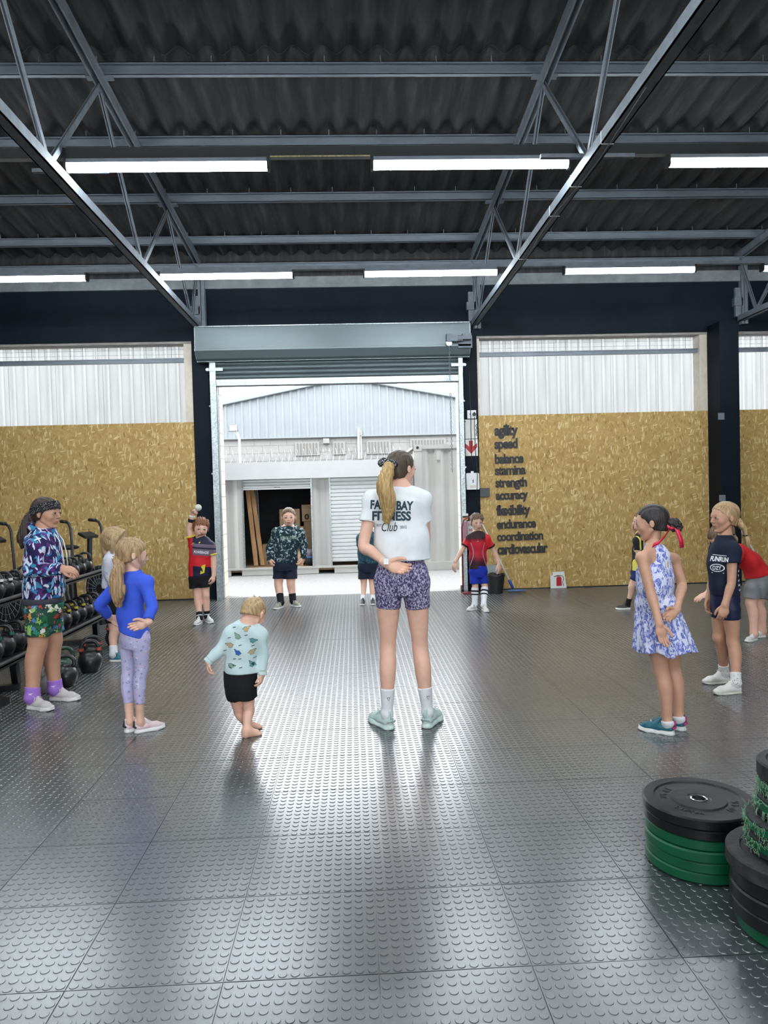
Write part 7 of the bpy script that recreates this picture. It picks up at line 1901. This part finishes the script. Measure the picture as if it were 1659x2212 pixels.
# --- air bikes
def air_bike(loc, rz, label):
    t = thing('air_bike', label, 'exercise bike', loc, rz, 'fan bikes by the board wall')
    def P(mb, name, m_, sm=0.6): return link(name, mb.mesh(name, smooth=sm), m_, t)
    b = MB().bar((-0.50, 0, 0.06), (0.50, 0, 0.06), 0.06, 0.06); b.bar((-0.5, -0.25, 0.03), (-0.5, 0.25, 0.03), 0.06, 0.06); b.bar((0.5, -0.25, 0.03), (0.5, 0.25, 0.03), 0.06, 0.06)
    b.bar((-0.32, 0, 0.06), (-0.36, 0, 0.70), 0.05, 0.06, (1, 0, 0)); b.bar((0.08, 0, 0.06), (0.02, 0, 0.78), 0.05, 0.07, (1, 0, 0)); P(b, 'frame', M_RACK)
    f = MB().lathe([(0.05, -0.07), (0.27, -0.07), (0.30, -0.04), (0.30, 0.04), (0.27, 0.07), (0.05, 0.07)], (0.30, 0, 0.42), 28, 'y'); P(f, 'fan_housing', M_RACK)
    g = MB()
    for k in range(20):
        a = 2 * PI * k / 20
        for s in (-1, 1): g.tube([(0.30 + 0.06 * math.cos(a), s * 0.085, 0.42 + 0.06 * math.sin(a)), (0.30 + 0.30 * math.cos(a), s * 0.078, 0.42 + 0.30 * math.sin(a))], 0.004, 4)
    for r in (0.30, 0.22, 0.13):
        for s in (-1, 1): g.tube([(0.30 + r * math.cos(a), s * 0.082, 0.42 + r * math.sin(a)) for a in np.linspace(0, 2 * PI, 25)], 0.004, 4, False)
    P(g, 'fan_cage', M_STEELPAINT)
    for s in (-1, 1):
        h = MB().tube([(0.05, s * 0.24, 0.30), (0.02, s * 0.24, 0.80), (-0.01, s * 0.235, 1.19), (-0.05, s * 0.23, 1.26), (-0.12, s * 0.225, 1.285)], 0.017, 10); P(h, 'handle_arm', M_RACK, True)
        h = MB().tube([(-0.10, s * 0.226, 1.283), (-0.22, s * 0.215, 1.29)], 0.022, 10); P(h, 'grip', R_BLACK, True)
        c = MB().bar((0.05, s * 0.13, 0.30), (0.05 + s * 0.15, s * 0.13, 0.24), 0.02, 0.03); c.box(0.01 + s * 0.15, 0.11 + s * 0.15, s * 0.13 - 0.04 + s * 0.05, s * 0.13 + 0.04 + s * 0.05, 0.225, 0.25); P(c, 'pedal', M_RACK)
    p_ = MB().cyl((-0.36, 0, 0.68), (-0.37, 0, 0.90), 0.018, 10); P(p_, 'seat_post', M_CHROME)
    s_ = MB().sphere((-0.40, 0, 0.935), 1.0, 14, 8, (0.14, 0.10, 0.035)); s_.sphere((-0.27, 0, 0.94), 1.0, 10, 6, (0.10, 0.04, 0.028)); P(s_, 'seat', R_BLACK, True)
    m_ = MB().bar((0.03, 0, 0.76), (0.05, 0, 1.06), 0.05, 0.04, (1, 0, 0)); P(m_, 'console_post', M_RACK)
    c = MB().bar((0.09, 0, 1.075), (-0.05, 0, 1.125), 0.20, 0.035, (0.3, 0, 1)); P(c, 'console', R_BLACK)
    return t
air_bike((-3.47, 9.75, 0), math.radians(-32), 'black fan bike by the board wall, with its handles beside the fair girl')
air_bike((-4.42, 9.25, 0), math.radians(-32), 'black fan bike at the left edge, behind the tall girl')
# --- stacked bumper plates
M_PLATE_B = noisy('black_bumper_rubber', (0.010, 0.011, 0.011), 0.34, 0, 0.35, amt=0.35, scale=18, bump=0.08)
M_PLATE_W = noisy('worn_bumper_rubber', (0.035, 0.036, 0.036), 0.7, 0, 0.3, amt=0.6, scale=24, bump=0.5, bscale=60)
M_PLATE_G = noisy('green_bumper_rubber', (0.004, 0.105, 0.045), 0.40, 0, 0.45, amt=0.2, scale=9)
M_FRAY = noisy('frayed_green_rubber', (0.22, 0.42, 0.26), 0.8, amt=0.5, scale=30)
def plate(x, y, z, r, h, m_, label, group, detail=False, core=None):
    t = thing('bumper_plate', label, 'weight plate', (x, y, z), random.uniform(0, 6), group)
    prof = [(0.028, h - 0.03), (0.028, 0.004), (r * 0.52, 0.004), (r * 0.56, 0.002), (r - 0.006, 0.0), (r, 0.006), (r, h - 0.006), (r - 0.006, h), (r * 0.80, h), (r * 0.775, h - 0.007), (r * 0.50, h - 0.009), (r * 0.48, h - 0.003), (r * 0.22, h - 0.003), (r * 0.20, h - 0.006), (0.029, h - 0.006), (0.027, h - 0.025)]
    link('disc', MB().lathe(prof, n=56).mesh('disc', smooth=0.5), m_, t)
    link('steel_hub', MB().lathe([(0.026, 0.002), (0.034, 0.002), (0.034, h - 0.003), (0.030, h - 0.001), (0.026, h - 0.003), (0.026, 0.002)], n=24, caps=False).mesh('steel_hub', smooth=0.5), M_CHROME, t)
    return t
x1, y1 = 1.395, 2.955
lab1 = ['bottom green plate of the near stack', 'second green plate from the floor in the near stack', 'third green plate from the floor in the near stack', 'uppermost green plate of the near stack', 'black plate under the top one of the near stack', 'black ten-kilogram plate on top of the near stack']
z = 0.0035
for i in range(6):
    gp = i < 4
    tpl = plate(x1 + 0.004 * math.sin(i * 2.2), y1 + 0.004 * math.cos(i * 1.9), z, 0.214 if gp else 0.221, 0.0435, M_PLATE_G if gp else M_PLATE_B, lab1[i], 'plates of the near stack')
    z += 0.0437
tpl.rotation_euler = (0, 0, 0)
INKP = noisy('raised_lettering', (0.03, 0.031, 0.031), 0.5, amt=0.2)
def arc_text(par, s, rad, a0, size, hz):
    for i, ch in enumerate(s):
        if ch == ' ': continue
        a = a0 + i * size * 0.85 / rad
        me = centred(text_obj('raised_letter', ch, 0.2, INKP, height=size, depth=0.01, bold=0.004))
        v = np.array([q.co[:] for q in me.vertices]); v[:, 2] = np.where(v[:, 2] > 0, 0.002, 0)
        me.vertices.foreach_set('co', v.astype(np.float32).ravel())
        link('raised_letter', me, None, par, (rad * math.cos(a), rad * math.sin(a), hz), (0, 0, a + PI / 2))
arc_text(tpl, '10 kg', 0.137, math.radians(125), 0.028, 0.0358)
arc_text(tpl, '10 kg', 0.137, math.radians(300), 0.028, 0.0358)
arc_text(tpl, 'LIFTER', 0.137, math.radians(210), 0.022, 0.0358)
x2, y2 = 1.505, 2.46
z = 0.0035
lab2 = ['green plate at the bottom of the stack in the corner', 'lowest black plate of the corner stack', 'second black plate of the corner stack', 'third black plate of the corner stack', 'scuffed black plate under the frayed ones in the corner stack']
for i, (r, h, m_, dx) in enumerate([(0.205, 0.05, M_PLATE_G, 0.01), (0.214, 0.054, M_PLATE_B, 0.0), (0.216, 0.054, M_PLATE_B, 0.0), (0.217, 0.056, M_PLATE_B, 0.004), (0.226, 0.058, M_PLATE_W, -0.002)]):
    plate(x2 + dx, y2, z, r, h, m_, lab2[i], 'plates of the corner stack'); z += h + 0.0003
lab3 = ['frayed black and green plate, lowest of the small ones in the corner stack', 'frayed plate, second of the small ones in the corner stack', 'frayed plate, third of the small ones in the corner stack', 'frayed plate, fourth of the small ones in the corner stack', 'scuffed black plate on top of the corner stack']
for i, (r, h, dx) in enumerate([(0.185, 0.060, 0.01), (0.178, 0.058, 0.0), (0.150, 0.072, 0.01), (0.142, 0.062, 0.01), (0.146, 0.058, 0.005)]):
    t = plate(x2 + dx + 0.02, y2, z, r, h, M_PLATE_W, lab3[i], 'plates of the corner stack')
    if i < 4:
        link('green_core', MB().lathe([(r - 0.03, h * 0.35), (r + 0.003, h * 0.38), (r + 0.003, h * 0.80), (r - 0.03, h * 0.82)], n=40).mesh('green_core', smooth=0.6), M_PLATE_G, t)
        fr = MB(); rr = random.Random(i)
        for k in range(230):
            a = rr.uniform(0, 2 * PI); z0 = h * rr.choice([0.38, 0.80, 0.85, 0.33]); pts = []
            for q in range(5):
                pts.append(((r + 0.003 + 0.004 * q * rr.random()) * math.cos(a), (r + 0.003 + 0.004 * q * rr.random()) * math.sin(a), max(0.002, z0 + rr.uniform(-0.006, 0.004) * q)))
                a += rr.uniform(-0.05, 0.06)
            fr.tube(pts, 0.0008, 3, False)
        o = link('frayed_edge', fr.mesh('frayed_edge'), M_FRAY, t); o['kind'] = 'stuff'
    z += h + 0.0003
# --- words on the boards
M_LET = mat('black_letter_wood', (0.011, 0.012, 0.014), 0.5)
ASC = None
def word(s, x, zb, w, asc):
    global ASC
    if ASC is None:
        q = text_obj('probe', 'l', 1.0, M_LET); ASC = max(v.co[1] for v in q.vertices); bpy.data.meshes.remove(q)
    cu = bpy.data.curves.new('word', 'FONT'); cu.body = s; cu.size = 1.0; cu.offset = 0.034; cu.extrude = 0.06; cu.space_character = 0.90; cu.resolution_u = 4
    o = bpy.data.objects.new('word', cu); COL.objects.link(o)
    me = bpy.data.meshes.new_from_object(o.evaluated_get(bpy.context.evaluated_depsgraph_get()))
    bpy.data.objects.remove(o); bpy.data.curves.remove(cu)
    v = np.array([p_.co[:] for p_ in me.vertices]); lo, hi = v.min(0), v.max(0)
    v[:, 0] = (v[:, 0] - lo[0]) * w / (hi[0] - lo[0]); v[:, 1] *= asc / ASC; v[:, 2] *= 0.1
    me.vertices.foreach_set('co', v.astype(np.float32).ravel()); me.materials.clear(); me.materials.append(M_LET); me.name = 'wall_word'; me.update()
    ob = link('wall_word', me, None, None, (x, WY - 0.0075, zb), (PI / 2, -0.012, 0))
    tag(ob, 'black wooden lettering reading "%s" on the strand board' % s, 'lettering', 'words on the board wall')
for s, x, zb, x1_, zt_ in [('agility', 2.202, 2.383, 2.566, 2.515), ('speed', 2.198, 2.180, 2.556, 2.304), ('balance', 2.198, 1.952, 2.642, 2.071), ('stamina', 2.194, 1.777, 2.673, 1.885), ('strength', 2.198, 1.588, 2.689, 1.702),
                           ('accuracy', 2.200, 1.395, 2.701, 1.50), ('flexibility', 2.203, 1.155, 2.731, 1.282), ('endurance', 2.204, 0.948, 2.815, 1.062), ('coordination', 2.205, 0.758, 2.923, 0.868), ('cardiovascular', 2.209, 0.554, 2.991, 0.678)]:
    word(s, x, zb, x1_ - x, (zt_ - zb) * (1.16 if s not in ('accuracy', 'stamina') else 1.25))
# --- pillar fittings
PY = WY - 0.02
M_RED = mat('sign_red', (0.42, 0.008, 0.02), 0.5); M_SIGN = noisy('sign_white', (0.72, 0.71, 0.66), 0.5, amt=0.04)
a = thing('arrow_sign', 'white sign with a red downward arrow on the pillar', 'sign', (1.83, PY, 2.07))
MB().box(1.732, 1.936, PY - 0.006, PY, 2.075, 2.33).build('panel', M_SIGN, a)
def flat_y(poly, y, name, m_, par):
    q = MB().prism(poly, y - 0.001, y, 'y'); return q.build(name, m_, par)
flat_y([(1.80, 2.31), (1.86, 2.31), (1.86, 2.22), (1.925, 2.27), (1.925, 2.205), (1.832, 2.105), (1.742, 2.205), (1.742, 2.27), (1.80, 2.22)], PY - 0.006, 'arrow', M_RED, a)
a = thing('notice_board', 'blank white plate above the red arrow sign', 'sign', (1.83, PY, 2.34))
MB().box(1.728, 1.932, PY - 0.005, PY, 2.34, 2.632).build('panel', M_SIGN, a)
MB().cyl((1.748, PY - 0.009, 2.60), (1.748, PY - 0.004, 2.60), 0.012, 10).build('fixing', M_STEELPAINT, a)
pts = [(1.925, PY - 0.007, 2.56), (1.91, PY - 0.007, 2.53), (1.93, PY - 0.007, 2.50), (1.908, PY - 0.007, 2.47), (1.928, PY - 0.007, 2.44), (1.91, PY - 0.007, 2.40), (1.925, PY - 0.007, 2.38)]
MB().tube(pts, 0.006, 5).build('scrawl', M_BLACK, a)
a = thing('socket_box', 'white double socket with a black plug on the pillar', 'socket', (1.85, PY, 2.64))
MB().box(1.783, 1.917, PY - 0.03, PY, 2.645, 2.77).build('box', M_WHITE, a)
MB().prism([(1.865, 2.68), (1.905, 2.68), (1.912, 2.71), (1.885, 2.745), (1.858, 2.71)], PY - 0.065, PY - 0.03, 'y').build('plug', R_BLACK, a)
MB().box(1.815, 1.83, PY - 0.034, PY - 0.03, 2.70, 2.72).build('switch', M_STEELPAINT, a)
a = thing('door_control_box', 'white control box with two buttons low on the pillar', 'control box', (1.835, PY, 1.55))
MB().prism([(1.742, 1.56), (1.93, 1.56), (1.938, 1.58), (1.934, 1.80), (1.92, 1.812), (1.748, 1.812), (1.734, 1.80), (1.736, 1.58)], PY - 0.07, PY, 'y').build('case', M_WHITE, a)
for zz in (1.70, 1.675): MB().cyl((1.84, PY - 0.078, zz), (1.84, PY - 0.068, zz), 0.011, 10).build('button', M_STEELPAINT, a)
MB().box(1.795, 1.885, PY - 0.073, PY - 0.07, 1.585, 1.625).build('label', noisy('cream_label', (0.6, 0.58, 0.45), 0.6), a)
MB().box(1.815, 1.855, PY - 0.05, PY - 0.02, 1.812, 1.84).build('gland', M_WHITE, a)
o = MB().box(1.952, 2.10, WY - 0.05, WY - 0.004, 1.446, 1.578).build('junction_box', noisy('dark_grey_plastic', (0.06, 0.065, 0.07), 0.5)); tag(o, 'dark grey box on the board edge beside the control box', 'box')
def cable(pts, r, label):
    o = MB().tube(pts, r, 5).build('power_cable', R_BLACK, None, True); tag(o, label, 'cable', 'black cables on the pillar')
yy = PY - 0.012
cable([(1.83, yy, 3.6), (1.828, yy, 3.2), (1.83, yy, 2.9), (1.832, PY - 0.042, 2.80), (1.832, PY - 0.042, 2.62), (1.83, PY - 0.036, 2.5), (1.835, PY - 0.014, 2.2), (1.84, yy, 2.0), (1.845, yy, 1.845)], 0.006, 'black cable running down the pillar into the control box')
cable([(1.885, PY - 0.072, 2.66), (1.887, PY - 0.04, 2.6), (1.887, PY - 0.02, 2.5), (1.895, PY - 0.015, 2.3), (1.90, yy, 2.0), (1.905, PY - 0.088, 1.84), (1.905, PY - 0.088, 1.75), (1.895, PY - 0.088, 1.57), (1.885, PY - 0.085, 1.52), (1.87, yy, 1.44), (1.93, yy, 1.35), (1.935, yy, 1.25)], 0.0055, 'black cable hanging from the plug past the control box')
st = MB().box(1.655, 1.738, 11.094, 11.10, 1.10, 1.20); st.cur = 1; st.box(1.655, 1.738, 11.093, 11.10, 1.135, 1.165); st.cur = 2; st.box(1.655, 1.738, 11.092, 11.10, 1.10, 1.135)
o = st.build('warning_sticker', [M_SIGN, M_BLACK, mat('sticker_orange', (0.75, 0.33, 0.02), 0.5)]); tag(o, 'white and orange warning sticker on the right door guide', 'sticker')
# folding trolley and price sheet behind the boy in red
a = thing('folding_trolley', 'maroon folding trolley leaning beside the right door guide', 'trolley', (1.69, 10.98, 0))
MM = noisy('maroon_paint', (0.16, 0.015, 0.035), 0.4)
MB().tube([(1.62, 11.0, 0.02), (1.625, 11.0, 1.0), (1.65, 11.0, 1.10), (1.70, 11.0, 1.14), (1.75, 11.0, 1.15), (1.80, 11.0, 1.12), (1.81, 11.0, 1.0), (1.81, 11.0, 0.02)], 0.012, 8).build('tube_frame', MM, a, True)
MB().prism([(1.632, 0.62), (1.70, 0.80), (1.70, 1.08), (1.66, 1.07), (1.634, 1.0)], 10.99, 11.01, 'y').build('back_panel', noisy('dusty_pink', (0.35, 0.18, 0.22), 0.6), a)
MB().box(1.60, 1.83, 10.86, 11.0, 0.004, 0.03).build('toe_plate', MM, a)
for x in (1.61, 1.82): MB().lathe([(0.02, -0.015), (0.06, -0.015), (0.06, 0.015), (0.02, 0.015)], (x, 11.04, 0.062), 14, 'x').build('wheel', R_BLACK, a)
a = thing('number_sheet', 'white sheet with red numbers pinned behind the boy in red', 'sheet', (1.80, WY - 0.03, 0.85))
MB().box(1.745, 1.90, WY - 0.024, WY - 0.021, 0.80, 1.08).build('paper', M_SIGN, a)
wall_text('lettering', '11', 1.765, WY - 0.0255, 1.0, 0.05, 0.04, M_RED, a, bold=0.004)
wall_text('lettering', '30', 1.765, WY - 0.0255, 0.92, 0.06, 0.04, M_RED, a, bold=0.004)
wall_text('lettering', '3', 1.765, WY - 0.0255, 0.85, 0.025, 0.04, M_RED, a, bold=0.004)
# bin, mop, pole, extinguisher sign
a = thing('waste_bin', 'black plastic bin behind the boy in red', 'bin', (2.09, 10.93, 0))
MB().lathe([(0.02, 0.0), (0.115, 0.0), (0.15, 0.25), (0.158, 0.25), (0.158, 0.265), (0.148, 0.265), (0.135, 0.20), (0.11, 0.02), (0.02, 0.02)], (2.09, 10.93, 0.0035), 24).build('bucket', R_BLACK, a, 0.6)
MB().tube([(2.09 + 0.15 * math.cos(t), 10.93 + 0.15 * math.sin(t), 0.275 + 0.012 * math.sin(5 * t)) for t in np.linspace(0, 2 * PI, 25)], 0.012, 6, False).build('bin_liner', noisy('black_liner', (0.02, 0.02, 0.02), 0.25), a, True)
o = MB().box(1.97, 2.19, 11.13, 11.25, 0.0035, 0.40).build('storage_tub', noisy('grey_green_tub', (0.30, 0.33, 0.31), 0.5)); tag(o, 'grey-green plastic tub against the wall behind the bin', 'tub')
a = thing('mop', 'mop with white pole and blue head leaning on the board wall', 'mop', (2.40, 11.0, 0))
MB().tube([(1.90, 11.24, 1.20), (2.325, 10.98, 0.17)], 0.011, 8).build('pole', M_WHITE, a, True)
MB().tube([(2.318, 10.984, 0.185), (2.37, 10.955, 0.06)], 0.022, 8).build('socket', mat('mop_blue', (0.02, 0.06, 0.32), 0.5), a, True)
MB().sphere((2.41, 10.95, 0.026), 1.0, 16, 8, (0.16, 0.06, 0.02)).build('head', noisy('blue_mop_cloth', (0.10, 0.16, 0.30), 0.9, amt=0.3, scale=30), a, True)
o = MB().tube([(5.86, 11.24, 1.09), (6.395, 10.98, 0.012)], 0.011, 8).build('broom_pole', M_WHITE, None, True); tag(o, 'white pole leaning on the board wall right of the dark column', 'pole')
a = thing('extinguisher_sign', 'white board with a red fire extinguisher leaning on the wall', 'sign', (3.13, 11.2, 0))
MB().prism([(3.008, 0.004), (3.258, 0.006), (3.228, 0.215), (3.002, 0.205)], 11.205, 11.212, 'y').build('board', M_SIGN, a)
MB().prism([(3.045, 0.20), (3.232, 0.206), (3.228, 0.262), (3.045, 0.255)], 11.215, 11.222, 'y').build('back_board', M_SIGN, a)
flat_y([(3.098, 0.04), (3.182, 0.042), (3.178, 0.165), (3.160, 0.185), (3.118, 0.184), (3.100, 0.165)], 11.2045, 'cylinder_print', M_RED, a)
flat_y([(3.06, 0.183), (3.165, 0.196), (3.163, 0.205), (3.12, 0.206), (3.06, 0.192)], 11.2042, 'handle_print', M_BLACK, a)
MB().tube([(3.15, 11.203, 0.20), (3.20, 11.203, 0.19), (3.212, 11.203, 0.15), (3.196, 11.203, 0.10), (3.205, 11.203, 0.04)], 0.004, 4).build('hose_print', M_BLACK, a)
